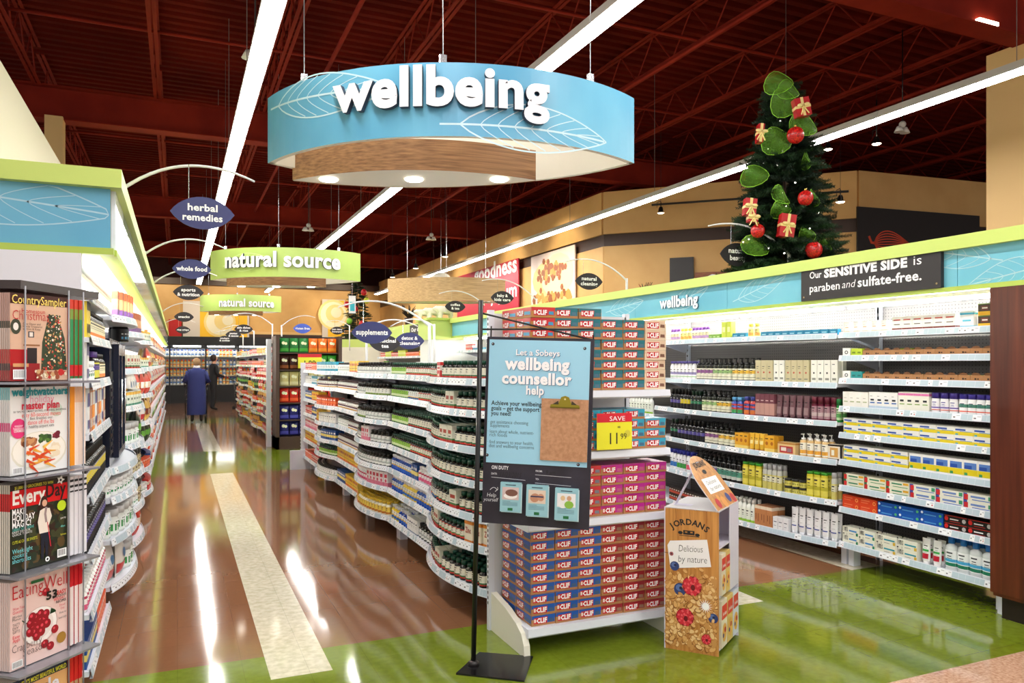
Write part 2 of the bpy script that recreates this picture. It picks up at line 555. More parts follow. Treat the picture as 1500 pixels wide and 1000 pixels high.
# bakery block: A wall along Y, B 45 degree chamfer, C wall along X
XA, YA = 8.2, 13.9; XB, YB = 11.6, 10.45
def wall_seg(p, q_, parts, name, thick=0.15):
    p = Vector((*p, 0)); q_ = Vector((*q_, 0)); d = (q_ - p).normalized(); nrm = Vector((-d.y, d.x, 0)); 
    t = thing(name, None, None); struct(t)
    for nm, z0, z1, off, m in parts:
        k = G(); P = [p - nrm * off, q_ - nrm * off, q_ + nrm * thick, p + nrm * thick]
        k.prism([(v.x, v.y) for v in P], z0, z1, m); k.build(nm, t)
    return t
bands = [('upper_panel', 4.25, 5.13, 0.06, TAN), ('stripe', 4.0, 4.25, 0.0, DBROWN), ('lower_panel', 2.2, 4.0, 0.02, TAN)]
wall_seg((XA, 33.2), (XA, YA), bands, 'wall_bakery')
wall_seg((XA, YA), (XB, YB), bands, 'wall_bakery')
wall_seg((XB, YB), (20, 9.6), [('upper_panel', 4.25, 5.13, 0.06, TAN), ('stripe', 4.0, 4.25, 0.0, mat((40, 18, 12), 0.6)), ('lower_panel', 0, 4.0, 0.02, mat((26, 14, 12), 0.6))], 'wall_bakery')

# ---- line lights
def line_light(X, y0, y1, label, z=4.2, n=8):
    t = thing('line_light', label, 'ceiling light', (X, y0, z), 0, 'suspended line lights')
    L = (y1 - y0) / n; H = mat((205, 200, 195), 0.35)
    for i in range(n):
        q = G(); q.prism([(-0.085, 0), (-0.075, 0.075), (0.075, 0.075), (0.085, 0)], 0, L - 0.006, H, T=Matrix(((1, 0, 0, 0), (0, 0, 1, 0), (0, 1, 0, 0), (0, 0, 0, 1))))
        h = q.build('housing', t, (0, i * L, 0))
        q = G(); q.box(-0.07, 0.004, -0.012, 0.07, L - 0.012, 0.004, mat((255, 252, 246), 0.5, emit=LINE_EMIT)); q.build('diffuser', h)
        q = G(); q.tube([(0, L * 0.5, 0.07), (0, L * 0.5, 2.1)], 0.004, mat((120, 110, 105), 0.4), 4); q.build('hanger_cable', h)
    return t
line_light(0.65, -2.2, 27.6, 'suspended line light over the near aisle, behind the leaf signs', n=10)
line_light(3.03, -2.2, 29.6, 'suspended line light passing behind the big blue oval sign', n=11)
line_light(7.0, 0.2, 29.0, 'suspended line light rising behind the tall Christmas tree', n=10)

# ---- track spotlights
def spot(u, v, d, label, rod=0.3, aim=0.0, flare=True, group=None):
    p = W(u, v, d)
    t = thing('spotlight', label, 'spotlight', p, 0, group)
    q = G(); q.lathe([(0.03, 0.12), (0.045, 0.08), (0.05, 0.03), (0.075, 0.0)], 12, BLACK, cap=False); q.build('lamp_housing', t)
    q = G(); q.lathe([(0.07, 0.004), (0.05, -0.01)], 12, mat((255, 238, 205), 0.5, emit=18 if flare else 3)); q.build('bulb', t)
    q = G(); q.tube([(0, 0, 0.12), (0, 0, 0.12 + rod)], 0.01, BLACK, 5); q.tube([(0, 0, 0.12 + rod), (0, 0, DZ - p.z)], 0.004, BLACK, 4); q.tube([(-0.09, 0, 0.1), (-0.09, 0, 0.2), (0, 0, 0.24)], 0.007, BLACK, 4); q.build('bracket', t)
    return t
spot(1213, 219, 13.5, 'lit round spotlight just right of the Christmas tree beside the line light')
spot(1284, 211, 12.5, 'brightest spotlight hanging below the right line light', rod=0.6)
spot(1470, 243, 10.5, 'lit spotlight at the right edge near the tan pillar', rod=0.6)
spot(1231, 296, 13.2, 'caged track spotlight at the end of the track right of the tree', rod=0.1)
spot(968, 312, 15.0, 'dim caged track spotlight left of the tree on the tan wall track', rod=0.1, flare=False)
def head(u, v, d, label):
    p = W(u, v, d); t = thing('security_spotlight', label, 'spotlight', p)
    q = G(); q.ball((0, 0, 0), 0.05, mat((210, 205, 200), 0.3), 8, 6); q.lathe([(0.03, -0.04), (0.07, -0.12)], 10, mat((225, 220, 215), 0.3), cx=0.05); q.lathe([(0.03, -0.04), (0.07, -0.12)], 10, mat((225, 220, 215), 0.3), cx=-0.07); q.build('twin_head', t)
    q = G(); q.tube([(0, 0, 0), (0, 0, DZ - p.z)], 0.008, DARKMET, 5); q.build('rod', t)
head(374, 70, 8.0, 'white twin emergency lamp beside the left line light')
head(1322, 182, 11.0, 'white twin emergency lamp under the right line light')
head(452, 330, 16.5, 'small white twin emergency lamp above the first green oval sign')
head(632, 344, 18.0, 'small white twin emergency lamp above the wooden curved sign')
for u, v, d, lb in ((652, 376, 17, 'small black track head nearest the wooden curved sign'), (609, 393, 19, 'small black track head between two others over the bakery'),
                    (575, 406, 21, 'small black track head farthest along the bakery track')):
    spot(u, v, d, lb, rod=0.15, flare=False)
# wall-washing lamps on the bakery and far-wall tracks
def wash(loc, target, power, ang=60):
    l = bpy.data.lights.new('wall_washer', 'SPOT'); l.energy = power; l.spot_size = radians(ang); l.spot_blend = .8; l.color = (1, .86, .62); l.shadow_soft_size = .08
    o = bpy.data.objects.new('wall_washer', l); C.objects.link(o); o.location = loc
    o.rotation_euler = (Vector(target) - Vector(loc)).to_track_quat('-Z', 'Y').to_euler()
for x in (-.6, 2.0, 4.4, 6.6): wash((x, 30.6, 5.4), (x, 33.1, 3.6), 190, 75)
for y in (27, 22.5, 18.5, 15.5): wash((6.6, y, 5.2), (8.2, y, 3.6), 110, 75)
# track rail in front of the chamfer wall
q = G(); a = W(955, 300, 15.3); b = W(1243, 280, 13.0); q.tube([a, b], 0.022, BLACK, 6)
tag(q.build('track_rail'), 'black lighting track in front of the tan chamfered wall behind the tree', 'track')
# oxide duct / beam stub with small lit slot at top right
a = W(1443, 37, 8.6); q = G(); q.box(a.x - 0.16, a.y - 0.05, a.z, a.x + 0.16, a.y + 0.05, a.z + 0.04, mat((255, 235, 200), 0.5, emit=6))
tag(q.build('slot_light'), 'small lit slot lamp under the oxide red girder at top right', 'ceiling light')

# ---- black signs, posters and wood boards on the bakery walls
def board(name, label, cat, fn_o, r, w_, h_, m, thick=0.03, n=None):
    """flat board with lower-left corner fn_o, width along r"""
    r = Vector(r).normalized(); up = Vector((0, 0, 1)); n = r.cross(up)
    g_ = G(); o = Vector(fn_o)
    P = [o, o + r * w_, o + r * w_ + up * h_, o + up * h_]
    back = [p - n * thick for p in P]
    g_.add(P + back, [(0, 1, 2, 3), (5, 4, 7, 6), (0, 4, 5, 1), (1, 5, 6, 2), (2, 6, 7, 3), (3, 7, 4, 0)], m)
    return g_, Art(g_, plane_fn(o, r, up), 0.002)
def wallA(u, v):
    Y = YX(u, XA - 0.09); d = (XA - 0.09) * SN + Y * CS
    return Y, CAMZ + (HV - v) / F * d
# red promotional panel
Y0, _ = wallA(672, 400); Y1, zt = wallA(762, 378); _, zb = wallA(762, 470)
RED = mat((178, 16, 52), 0.4)
g_, A_ = board('x', '', '', (XA - 0.14, Y0, zb - 0.3), (0, -1, 0), Y0 - Y1, zt - zb + 0.3, RED)
L_ = Y0 - Y1
A_.text('goodness', L_ * 0.98, 1.6, 0.62, PRINTW, align='R', w=L_ * 0.66, bold=0.03)
A_.text('oozy yum', L_ * 0.98, 0.95, 0.55, PRINTW, align='R', w=L_ * 0.62, bold=0.02)
tag(g_.build('promotional_panel'), 'crimson wall panel with white goodness lettering behind the wooden sign', 'panel')
# bread photograph
BRD = [mat((236, 200, 130), 0.5), mat((214, 150, 64), 0.5), mat((150, 78, 24), 0.5), mat((248, 226, 170), 0.5), mat((226, 206, 196), 0.5)]
Y0, _ = wallA(778, 372); Y1, zt = wallA(842, 358); _, zb = wallA(842, 446)
g_, A_ = board('x', '', '', (XA - 0.09, Y0, zb - 0.2), (0, -1, 0), Y0 - Y1, zt - zb + 0.2, BRD[4])
L_, H_ = Y0 - Y1, zt - zb + 0.2
A_.disc(L_ * 0.5, H_ * 0.25, L_ * 0.45, BRD[1], 1, H_ * 0.24); A_.disc(L_ * 0.48, H_ * 0.6, L_ * 0.44, BRD[0], 2, H_ * 0.3); A_.disc(L_ * 0.62, H_ * 0.62, L_ * 0.36, BRD[3], 3, H_ * 0.33)
A_.disc(L_ * 0.5, H_ * 0.2, L_ * 0.36, BRD[0], 3, H_ * 0.13)
for k in range(60):
    A_.disc(L_ * (0.5 + random.gauss(0, 0.13)), H_ * (0.68 + random.gauss(0, 0.1)), L_ * 0.035, BRD[random.choice((1, 2, 2))], 4 + k * 0.05, n=6)
for k in range(30):
    A_.disc(L_ * (0.45 + random.gauss(0, 0.16)), H_ * (0.3 + random.gauss(0, 0.03)), L_ * 0.04, BRD[random.choice((1, 2))], 4 + k * 0.05, n=6)
tag(g_.build('bread_poster'), 'tall poster of a golden toasted bread loaf on the tan wall', 'poster')
# far poster of citrus slices
CIT = [mat((252, 226, 150), 0.5), mat((250, 196, 40), 0.5), mat((255, 246, 214), 0.5), mat((214, 204, 196), 0.5)]
a = W(268, 500, 1); 
def wallF(u, v, Yw=33.05):
    # plane Y = Yw
    t = (u - 750) / F; d = Yw / (CS - t * SN); return t * d * CS + d * SN, CAMZ + (HV - v) / F * d
def far_poster(u0, u1, v0, v1, name, label, cx, cz, R, n=9):
    x0, zb = wallF(u0, v1, 33.05); x1, _ = wallF(u1, v1, 33.05); _, zt = wallF(u0, v0, 33.05)
    g_, A_ = board('x', '', '', (x0, 33.05, zb), (1, 0, 0), x1 - x0, zt - zb, CIT[3])
    A_.rect((x1 - x0) * 0.25, 0.03, (x1 - x0) * 0.97, zt - zb - 0.03, CIT[1], 1)
    A_.disc((x1 - x0) * cx, (zt - zb) * cz, (zt - zb) * R, CIT[0], 2, n=20)
    for k, (rr_, cc) in enumerate(((0.85, 2), (0.6, 0), (0.35, 2))): A_.disc((x1 - x0) * (cx + .06 * k), (zt - zb) * (cz + .03 * k), (zt - zb) * R * rr_, CIT[cc], 3 + k, n=20)
    tag(g_.build(name), label, 'poster')
far_poster(268, 365, 440, 496, 'citrus_poster', 'far poster of a yellow citrus slice behind the second green oval sign', 0.55, 0.45, 0.4)
far_poster(472, 505, 438, 494, 'citrus_poster', 'narrow bright yellow citrus poster left of the small Christmas tree', 0.5, 0.6, 0.4)
# red and green gift block in the far upper corner
x0, zb = wallF(247, 493, 33.1); x1, zt = wallF(266, 468, 33.1)
t = thing('gift_box', 'red and green gift box on top of the far dairy cooler hood', 'gift box', (0, 0, 0))
g_ = G(); g_.box(x0, 33.0, zb, x1, 33.09, zt, mat((190, 20, 20), 0.5)); g_.build('box', t)
g_ = G(); g_.box(x0, 32.98, 2.62, x1 + 0.3, 33.09, zb, mat((20, 96, 48), 0.5)); g_.build('base', t)
# chamfer wall lower: wooden slat board with coffee lettering, black board
def wallB(u, v, off=0.1):
    P0 = Vector((XA, YA)); D = Vector((XB - XA, YB - YA)).normalized(); n = Vector((-D.y, D.x)); P0 = P0 - n * off
    # intersect ray from origin through pixel column with line P0 + s D
    t = (u - 750) / F; r = Vector((t * CS + SN, CS - t * SN))
    # s D - d r = -P0
    det = D.x * (-r.y) - (-r.x) * D.y
    s_ = ((-P0.x) * (-r.y) - (-r.x) * (-P0.y)) / det
    d = (P0.x + s_ * D.x) / r.x
    return s_, d, CAMZ + (HV - v) / F * d, P0, D
s0, d0, zb, P0, D = wallB(1018, 430); s1, d1, zt, _, _ = wallB(1256, 362); _, _, zt0, _, _ = wallB(1018, 368)
WS = wood('rustic_plank', (112, 60, 34), (150, 86, 50), 'x', 3.0, 0.5)
t = thing('plank_board', 'brown rustic plank board with white coffee lettering behind the tree', 'board')
PH = 0.17
for k in range(6):
    z0 = 2.3 + k * (PH + 0.008)
    o = Vector((P0.x + D.x * s0, P0.y + D.y * s0, z0))
    g_, A_ = board('x', '', '', o, (D.x, D.y, 0), s1 - s0 - 0.2, PH, WS); g_.build('plank', t)
fnB = plane_fn((P0.x + D.x * s0, P0.y + D.y * s0, 2.3), (D.x, D.y, 0), (0, 0, 1))
sw, dd, zw, _, _ = wallB(1033, 412)
letters3d('coffee', 0.04, 0.55, 0.62, fnB, sw - s0, zw - 2.3 - 0.18, 0.05, PRINTW, OFFW, t, 0.03, 2)
s0, d0, zb, P0, D = wallB(981, 430); s1, d1, zt, _, _ = wallB(1016, 376)
g_, A_ = board('x', '', '', (P0.x + D.x * s0, P0.y + D.y * s0, 2.3), (D.x, D.y, 0), s1 - s0, zt - 2.3, mat((40, 36, 38), 0.5))
tag(g_.build('blackboard_panel'), 'dark grey board left of the rustic plank board behind the tree', 'board')
# whisk mural on wall C
def wallC(u, v):
    Yw = YB - 0.12; t_ = (u - 750) / F; d = Yw / (CS - t_ * SN); return t_ * d * CS + d * SN, CAMZ + (HV - v) / F * d
x0, z0 = wallC(1262, 382); x1, z1 = wallC(1345, 330); x2, _ = wallC(1420, 330)
g_, A_ = board('x', '', '', (x0 - 0.1, YB - 0.12, z0 - 1.0), (1, -0.1, 0), (x2 - x0), 2.0, mat((24, 12, 11), 0.6))
WC = mat((200, 66, 30), 0.6)
xw, zw = wallC(1278, 356); cx, cz = xw - (x0 - 0.1), zw - (z0 - 1.0)
for k in range(9):
    am = (k - 4) / 4 * 0.2
    A_.line([(cx + i / 16 * 0.85, cz + am * sin(pi * (i / 16) ** 0.65) + 0.04 * sin(3 * i / 16)) for i in range(17)], 0.022, WC, 2)
A_.line([(cx - 0.12, cz + 0.12), (cx - .06, cz), (cx, cz)], 0.05, WC, 2)
A_.line([(cx + 1.5, cz + 0.06), (cx + 1.75, cz + 0.1)], 0.06, mat((170, 90, 50), 0.6), 2)
tag(g_.build('whisk_mural'), 'dark wall panel with an orange chalk whisk drawing', 'mural')

# white promotional sign, bears etc. come with the objects
# ---- big oval hanging signs
def oval_sign(center, name_text, label, face_m, wtext, htext, zb, zt, tx=0.0, tz=None, a=1.2, s=0.6, R_right=None, leafs=(), wood_x=(-1.075, 0.56), group=None, letters=True, soff=0.0):
    r = Vector((CS, -SN, 0)) if R_right is None else Vector(R_right).normalized()
    f = Vector((-r.y, r.x, 0))
    t = thing('oval_hanging_sign', label, 'hanging sign', center, 0, group)
    R = (a * a + s * s) / (2 * s); th = math.asin(a / R)
    c0 = Vector(center)
    def arc(x, sg=1, RR=R, ss=s):   # x arc length; returns local lateral, fwd
        an = x / RR; return RR * sin(an), -sg * (RR * cos(an) - (RR - ss))
    def fn(x, z, h, sg=1):
        an = x / R; rr = R + h
        la, fw = rr * sin(an), -sg * (rr * cos(an) - (R - s))
        return r * la + f * fw + Vector((0, 0, z))
    N = 32
    for sg, nm, m in ((1, 'front_panel', face_m), (-1, 'rear_panel', face_m)):
        g_ = G(); vs = []
        for i in range(N + 1):
            x = -th * R + 2 * th * R * i / N
            for h, z in ((0, zb), (0, zt), (-0.035, zt), (-0.035, zb)): vs.append(fn(x, z, h, sg))
        fs_o, fs_i, fs_t = [], [], []
        for i in range(N):
            b = i * 4
            fs_o.append((b, b + 4, b + 5, b + 1)); fs_t.append((b + 1, b + 5, b + 6, b + 2)); fs_i.append((b + 2, b + 6, b + 7, b + 3)); fs_t.append((b + 3, b + 7, b + 4, b))
        g_.add(vs, fs_o, m); o = len(g_.v) - len(vs)
        for fs, mm in ((fs_i, OFFW), (fs_t, OFFW)):
            k = g_.mi(mm)
            for q in fs: g_.f.append([i + o for i in q]); g_.m.append(k); g_.sm.append(False)
        if sg == 1:
            A_ = Art(g_, fn, 0.0012)
            for lf in leafs: A_.leaf(*lf)
        g_.build(nm, t)
    # wooden inner drum, hanging slightly lower, cream underside with downlights
    x0, x1 = wood_x; xc = (x0 + x1) / 2; hw = (x1 - x0) / 2
    def edge(la, sg):
        q = ((la - xc) / hw) ** 2
        return (-0.14 + 0.27 * q) if sg == 1 else (0.36 - 0.2 * q)
    NL = 20
    fr = [(x0 + (x1 - x0) * i / NL, edge(x0 + (x1 - x0) * i / NL, 1)) for i in range(NL + 1)]
    bk = [(x0 + (x1 - x0) * i / NL, edge(x0 + (x1 - x0) * i / NL, -1)) for i in range(NL + 1)]
    zl = zb - 0.078 * (zt - zb) / 0.42 - soff
    g_ = G()
    for side, flip in ((fr, False), (bk, True)):
        vs = [r * p[0] + f * p[1] + Vector((0, 0, z)) for p in side for z in (zl, zb + 0.12)]
        g_.add(vs, [((2 * i, 2 * i + 2, 2 * i + 3, 2 * i + 1) if not flip else (2 * i, 2 * i + 1, 2 * i + 3, 2 * i + 2)) for i in range(NL)], OAK)
    for i in (0, NL):
        vs = [r * fr[i][0] + f * fr[i][1] + Vector((0, 0, zl)), r * bk[i][0] + f * bk[i][1] + Vector((0, 0, zl)), r * bk[i][0] + f * bk[i][1] + Vector((0, 0, zb + 0.12)), r * fr[i][0] + f * fr[i][1] + Vector((0, 0, zb + 0.12))]
        g_.add(vs, [(0, 1, 2, 3)], OAK)
    g_.build('wooden_drum', t)
    g_ = G(); poly = fr + bk[::-1]
    vs = [r * p[0] + f * p[1] + Vector((0, 0, zl + 0.004)) for p in poly]
    g_.add(vs, [tuple(range(len(vs)))[::-1]], OFFW); so = g_.build('soffit', t)
    for k in range(3):
        la = x0 + (x1 - x0) * (0.15, 0.5, 0.85)[k]
        fwd = 0.12
        g_ = G(); p = r * la + f * fwd
        g_.lathe([(0.062, zl + 0.002), (0.055, zl - 0.006)], 16, mat((255, 250, 235), 0.4, emit=9), p.x, p.y); g_.build('downlight', so)
    if letters:
        v_, f_, wd = text_geo(name_text, 0.035, 5)
        sxx = wtext / wd
        letters3d(name_text, 0.035, sxx, htext, fn, tx - wtext / 2, tz, 0.035, mat((246, 244, 250), 0.4), mat((52, 64, 84), 0.5), t, 0.012)
    for la in (-0.8, 0.0, 0.8):
        g_ = G(); p = fn(la * a, zt, -0.02); g_.tube([p, p + Vector((0, 0, 6.36 - c0.z - zt))], 0.003, mat((150, 150, 150), 0.3, 0.8), 4); g_.build('hanger_cable', t)
        g_ = G(); g_.box(-0.02, -0.01, 0, 0.02, 0.01, 0.05, CHROME, Matrix.Translation(p)); g_.build('clip', t)
    return t
c = LD(-0.40, 5.0, 0)
oval_sign((c.x, c.y, 0), 'wellbeing', 'large sky blue oval hanging sign reading wellbeing', BLUEP, 1.28, 0.315, 2.86, 3.285, tx=-0.02, tz=3.03,
          leafs=[(-1.22, 3.19, 0.95, 0.14, -0.05, LEAFLINE, 0.009, 1, 7), (0.1, 2.93, 0.98, 0.15, 0.0, LEAFLINE, 0.009, 1, 7)])
GREENP = speckle('printed_green_panel', (176, 204, 104), (190, 216, 118), 1.2, 0.35)
c = LD((419 - 750) / F * 12.5, 12.5)
oval_sign((c.x, c.y, 0), 'natural source', 'green oval hanging sign reading natural source, the nearer and larger of the two', GREENP, 1.85, 0.33, 2.90, 3.36, tx=0.03, tz=3.06, R_right=(CS * 1.0, -SN * 0.75, 0), wood_x=(-0.98, 0.62), leafs=[(-0.9, 3.1, 0.8, 0.15, 0.1, mat((206, 228, 150), 0.4), 0.012, 1, 6)])
c = LD((353 - 750) / F * 23.5, 23.5)
oval_sign((c.x, c.y, 0), 'natural source', 'small distant green oval hanging sign reading natural source', GREENP, 1.6, 0.33, 3.13, 3.62, tx=0.28, tz=3.26, R_right=(CS * 1.0, -SN * 0.6, 0), wood_x=(-0.98, 0.62))
# wooden curved header over the bakery/coffee counter
c = LD((654 - 750) / F * 15.6, 15.6)
t = thing('curved_wood_sign', 'curved light oak hanging header without lettering above the polar bears', 'hanging sign', (c.x, c.y, 0))
r = Vector((CS, -SN, 0)); f_ = Vector((SN, CS, 0)); R = 2.0
g_ = G(); vs = []
for i in range(21):
    an = -0.645 + 1.29 * i / 20
    for h, z in ((0, 2.8), (0, 3.27), (-0.04, 3.27), (-0.04, 2.8)):
        vs.append(r * ((R + h) * sin(an)) + f_ * (-((R + h) * cos(an) - 1.6)) + Vector((0, 0, z)))
fs = []
for i in range(20):
    b = i * 4
    fs += [(b, b + 4, b + 5, b + 1), (b + 1, b + 5, b + 6, b + 2), (b + 2, b + 6, b + 7, b + 3), (b + 3, b + 7, b + 4, b)]
g_.add(vs, fs, OAKL); g_.build('wood_band', t)
g_ = G(); P = [r * (R * sin(-0.645 + 1.29 * i / 20)) + f_ * (-(R * cos(-0.645 + 1.29 * i / 20) - 1.6)) for i in range(21)]
P2 = [p - f_ * 2 * p.dot(f_) * 1.0 for p in P][::-1]
vs = [p + Vector((0, 0, 2.79)) for p in P + P2]; g_.add(vs, [tuple(range(len(vs)))[::-1]], OFFW); g_.build('soffit', t)
for la in (-0.8, 0, 0.8):
    g_ = G(); g_.tube([r * la + Vector((0, 0, 3.2)), r * la + Vector((0, 0, 6.36))], 0.004, CHROME, 4); g_.build('hanger_cable', t)
def bx(t, nm, x0, y0, z0, x1, y1, z1, m):
    q = G(); q.box(x0, y0, z0, x1, y1, z1, m); return q.build(nm, t)
# ============================================================ SHELVING
PEGD = peg_mat('grey_pegboard', (112, 108, 106))
PEGL = peg_mat('white_pegboard', (236, 236, 236))

class Unit: pass
def price_rail(path, z, dirn, hgt=0.045, sd=0, m0=TAGB, dens=0.6):
    """tilted ticket rail along the shelf edge with paper tickets"""
    g = G(); rnd = random.Random(sd)
    n = len(path)
    L = [0.0]
    for i in range(1, n): L.append(L[-1] + (Vector(path[i]) - Vector(path[i - 1])).length)
    def at(s):
        for i in range(1, n):
            if s <= L[i] or i == n - 1:
                t = (s - L[i - 1]) / (L[i] - L[i - 1]); return Vector(path[i - 1]).lerp(Vector(path[i]), min(max(t, 0), 1))
    def nrm(s):
        a = at(max(s - 0.02, 0)); b = at(min(s + 0.02, L[-1])); d = (b - a).normalized(); v = Vector((-d.y, d.x, 0))
        return v if v.x * dirn > 0 else -v
    S = [L[-1] * i / (2 * n) for i in range(2 * n + 1)]
    zt, zb_ = z + 0.012, z + 0.012 - hgt
    vs = []
    for s in S:
        p, m_ = at(s), nrm(s)
        for off, zz in ((0.004, zt), (0.016, zb_), (0.002, zb_), (0.0, zt)): vs.append((p.x + m_.x * off, p.y + m_.y * off, zz))
    fs = []
    for i in range(len(S) - 1):
        b = i * 4
        fs += [(b, b + 4, b + 5, b + 1), (b + 1, b + 5, b + 6, b + 2), (b + 3, b + 7, b + 4, b)]
    g.add(vs, fs, STEELW)
    # insert strip and tickets
    def patch(s0, s1, a, b_, m, lift):
        v = []
        for s in (s0, s1):
            p, m_ = at(s), nrm(s)
            for k in (a, b_):
                off = 0.016 + (0.004 - 0.016) * k + lift; zz = zb_ + (zt - zb_) * k
                v.append((p.x + m_.x * off, p.y + m_.y * off, zz))
        g.add(v, [(0, 2, 3, 1)], m)
    s = 0.01
    while s < L[-1] - 0.04:
        wd = rnd.choice((0.03, 0.045, 0.06))
        if s + wd > L[-1] - 0.005: break
        r_ = rnd.random()
        if r_ < dens:
            patch(s, s + wd, 0.12, 0.9, TAGW, 0.0012)
            patch(s + wd * 0.6, s + wd * 0.85, 0.34, 0.52, mat((110, 108, 116), .5), 0.0018); patch(s + wd * 0.1, s + wd * 0.5, 0.64, 0.72, mat((170, 170, 176), 0.5), 0.0018)
            if rnd.random() < 0.1: patch(s + wd * 0.15, s + wd * 0.3, 0.3, 0.5, mat((200, 60, 66), 0.5), 0.0019)
        else: patch(s, s + wd, 0.12, 0.9, m0, 0.001)
        s += wd + 0.002
    return g

def shelving(label, X, XBK, dirn, y0, y1, heights, bulge=0.0, depth=0.4, name='shelving_bay', railh=0.045, back=None, zback=2.0, rail_m=TAGB, end_caps=(False, False), foot=True, group=None, backz0=0.05, seed=1, dens=.6):
    t = thing(name, label, 'shelving', (0, 0, 0), 0, group)
    u = Unit(); u.X = X; u.dirn = dirn; u.y0 = y0; u.y1 = y1; u.hs = heights; u.root = t
    def fx(y):
        k = min(max((y - y0) / (y1 - y0), 0), 1)
        return X + dirn * bulge * (sin(pi * k) ** 0.75 if bulge else 0)
    u.fx = fx
    N = 12 if bulge else 2
    ysx = [y0 + 0.004 + (y1 - y0 - 0.008) * i / N for i in range(N + 1)]
    for i, z in enumerate(heights):
        g = G(); xb = X - dirn * depth
        poly = [(fx(y), y) for y in ysx] + [(xb, ysx[-1]), (xb, ysx[0])]
        if dirn > 0: poly = poly[::-1]
        g.prism(poly, z - 0.024, z, STEELW if i else STEELW)
        if i < len(heights):
            for yy in (ysx[0] + 0.01, ysx[-1] - 0.01):      # shelf brackets
                if z > 0.3: g.add([(xb, yy, z - 0.024), (X - dirn * depth * 0.25, yy, z - 0.024), (xb, yy, z - 0.11)], [(0, 1, 2)], STEELW)
        sh = g.build('shelf', t)
        path = [(fx(y), y, 0) for y in ysx]
        price_rail(path, z, dirn, railh, sd=seed * 31 + i, m0=rail_m, dens=dens).build('price_rail', sh)
    g = G(); xb = XBK
    g.box(min(xb, xb + dirn * 0.012), y0, backz0, max(xb, xb + dirn * 0.012), y1, zback, back or PEGD); g.build('back_panel', t)
    for yy in (y0, y1):
        g = G(); xx = xb + dirn * 0.015
        g.box(min(xx, xx + dirn * 0.03), yy - 0.015, 0, max(xx, xx + dirn * 0.03), yy + 0.015, zback, STEELW)
        z = 0.3
        while z < zback - 0.05:
            g.box(min(xx + dirn * 0.03, xx + dirn * 0.0305), yy - 0.005, z, max(xx + dirn * 0.03, xx + dirn * 0.0305), yy + 0.005, z + 0.02, INK); z += 0.06
        g.build('upright', t)
    if foot:
        for yy in (y0 + 0.03, y1 - 0.03):
            g = G(); a, b = sorted((X - dirn * 0.09, X - dirn * 0.16)); g.box(a, yy - 0.025, 0, b, yy + 0.025, heights[-1] - 0.024, STEELW); g.build('foot', t)
    return u

# ============================================================ PRODUCTS
class Proto:
    def __init__(s, name, cat, w, d, h): s.name = name; s.cat = cat; s.w = w; s.d = d; s.h = h; s.body = G(); s.parts = []; s.me = None
    def finish(s):
        s.all = G().merge(s.body)
        for _, g in s.parts: s.all.merge(g)
        return s
def patch(g, r, z0, z1, a0, a1, m, seg=3, sx=1, sy=1):
    """curved label patch; angle 0 = front (-Y)"""
    vs = []
    for i in range(seg + 1):
        a = -pi / 2 + a0 + (a1 - a0) * i / seg
        vs += [(r * sx * cos(a), r * sy * sin(a), z0), (r * sx * cos(a), r * sy * sin(a), z1)]
    g.add(vs, [(2 * i, 2 * i + 2, 2 * i + 3, 2 * i + 1) for i in range(seg)], m)
def bottle(name, r, h, body, cap, label, bands=(), cap_h=0.2, neck=0.55, seg=12, sy=1.0, lab=(0.1, 0.62), cat='bottle', shoulder=0.72, marks=True, ink=INK, caprat=None, pump=False):
    p = Proto(name, cat, 2 * r, 2 * r * sy, h)
    B = mat(body, 0.18) if isinstance(body, tuple) else body
    hs = h * shoulder; hc = h * (1 - cap_h)
    prof = [(r * 0.94, 0), (r, h * 0.03), (r, hs * 0.92), (r * 0.9, hs), (r * neck, hs + (hc - hs) * 0.8), (r * neck, hc)]
    p.body.lathe(prof, seg, B, sy=sy)
    if label:
        LM = mat(label, 0.45); z0, z1 = h * lab[0], h * lab[1]
        p.body.lathe([(r * 1.01, z0), (r * 1.01, z1)], seg, LM, sy=sy, cap=False)
        for a, b, c in bands: patch(p.body, r * 1.02, z0 + (z1 - z0) * a, z0 + (z1 - z0) * b, -1.5, 1.5, mat(c, 0.45), 6, sy=sy)
        if marks:
            I = mat(ink, 0.6) if isinstance(ink, tuple) else ink
            for k, (a, b, wd) in enumerate(((0.80, 0.88, 0.5), (0.62, 0.67, 0.34), (0.5, 0.53, 0.42))):
                patch(p.body, r * 1.03, z0 + (z1 - z0) * a, z0 + (z1 - z0) * b, -wd, wd, I, 2, sy=sy)
    c = G(); cr = r * (caprat or (neck + 0.12)); CM = mat(cap, 0.35)
    if pump:
        c.lathe([(cr * 0.9, hc), (cr * 0.9, hc + h * cap_h * 0.35)], 10, CM); c.lathe([(r * 0.16, hc + h * cap_h * 0.35), (r * 0.16, h)], 6, CM)
        c.box(-r * 0.22, -r * 0.95, h - h * 0.035, r * 0.22, r * 0.25, h, CM)
    else: c.lathe([(cr, hc), (cr, h * 0.985), (cr * 0.9, h)], 10, CM, sy=sy if caprat and caprat > 0.9 else 1)
    p.parts.append(('pump' if pump else 'cap', c))
    return p.finish()
def jar(name, r, h, body, cap, label, bands=(), cat='jar'):
    return bottle(name, r, h, body, cap, label, bands, cap_h=0.28, neck=0.92, seg=14, shoulder=0.68, lab=(0.08, 0.6), cat=cat, caprat=1.0)
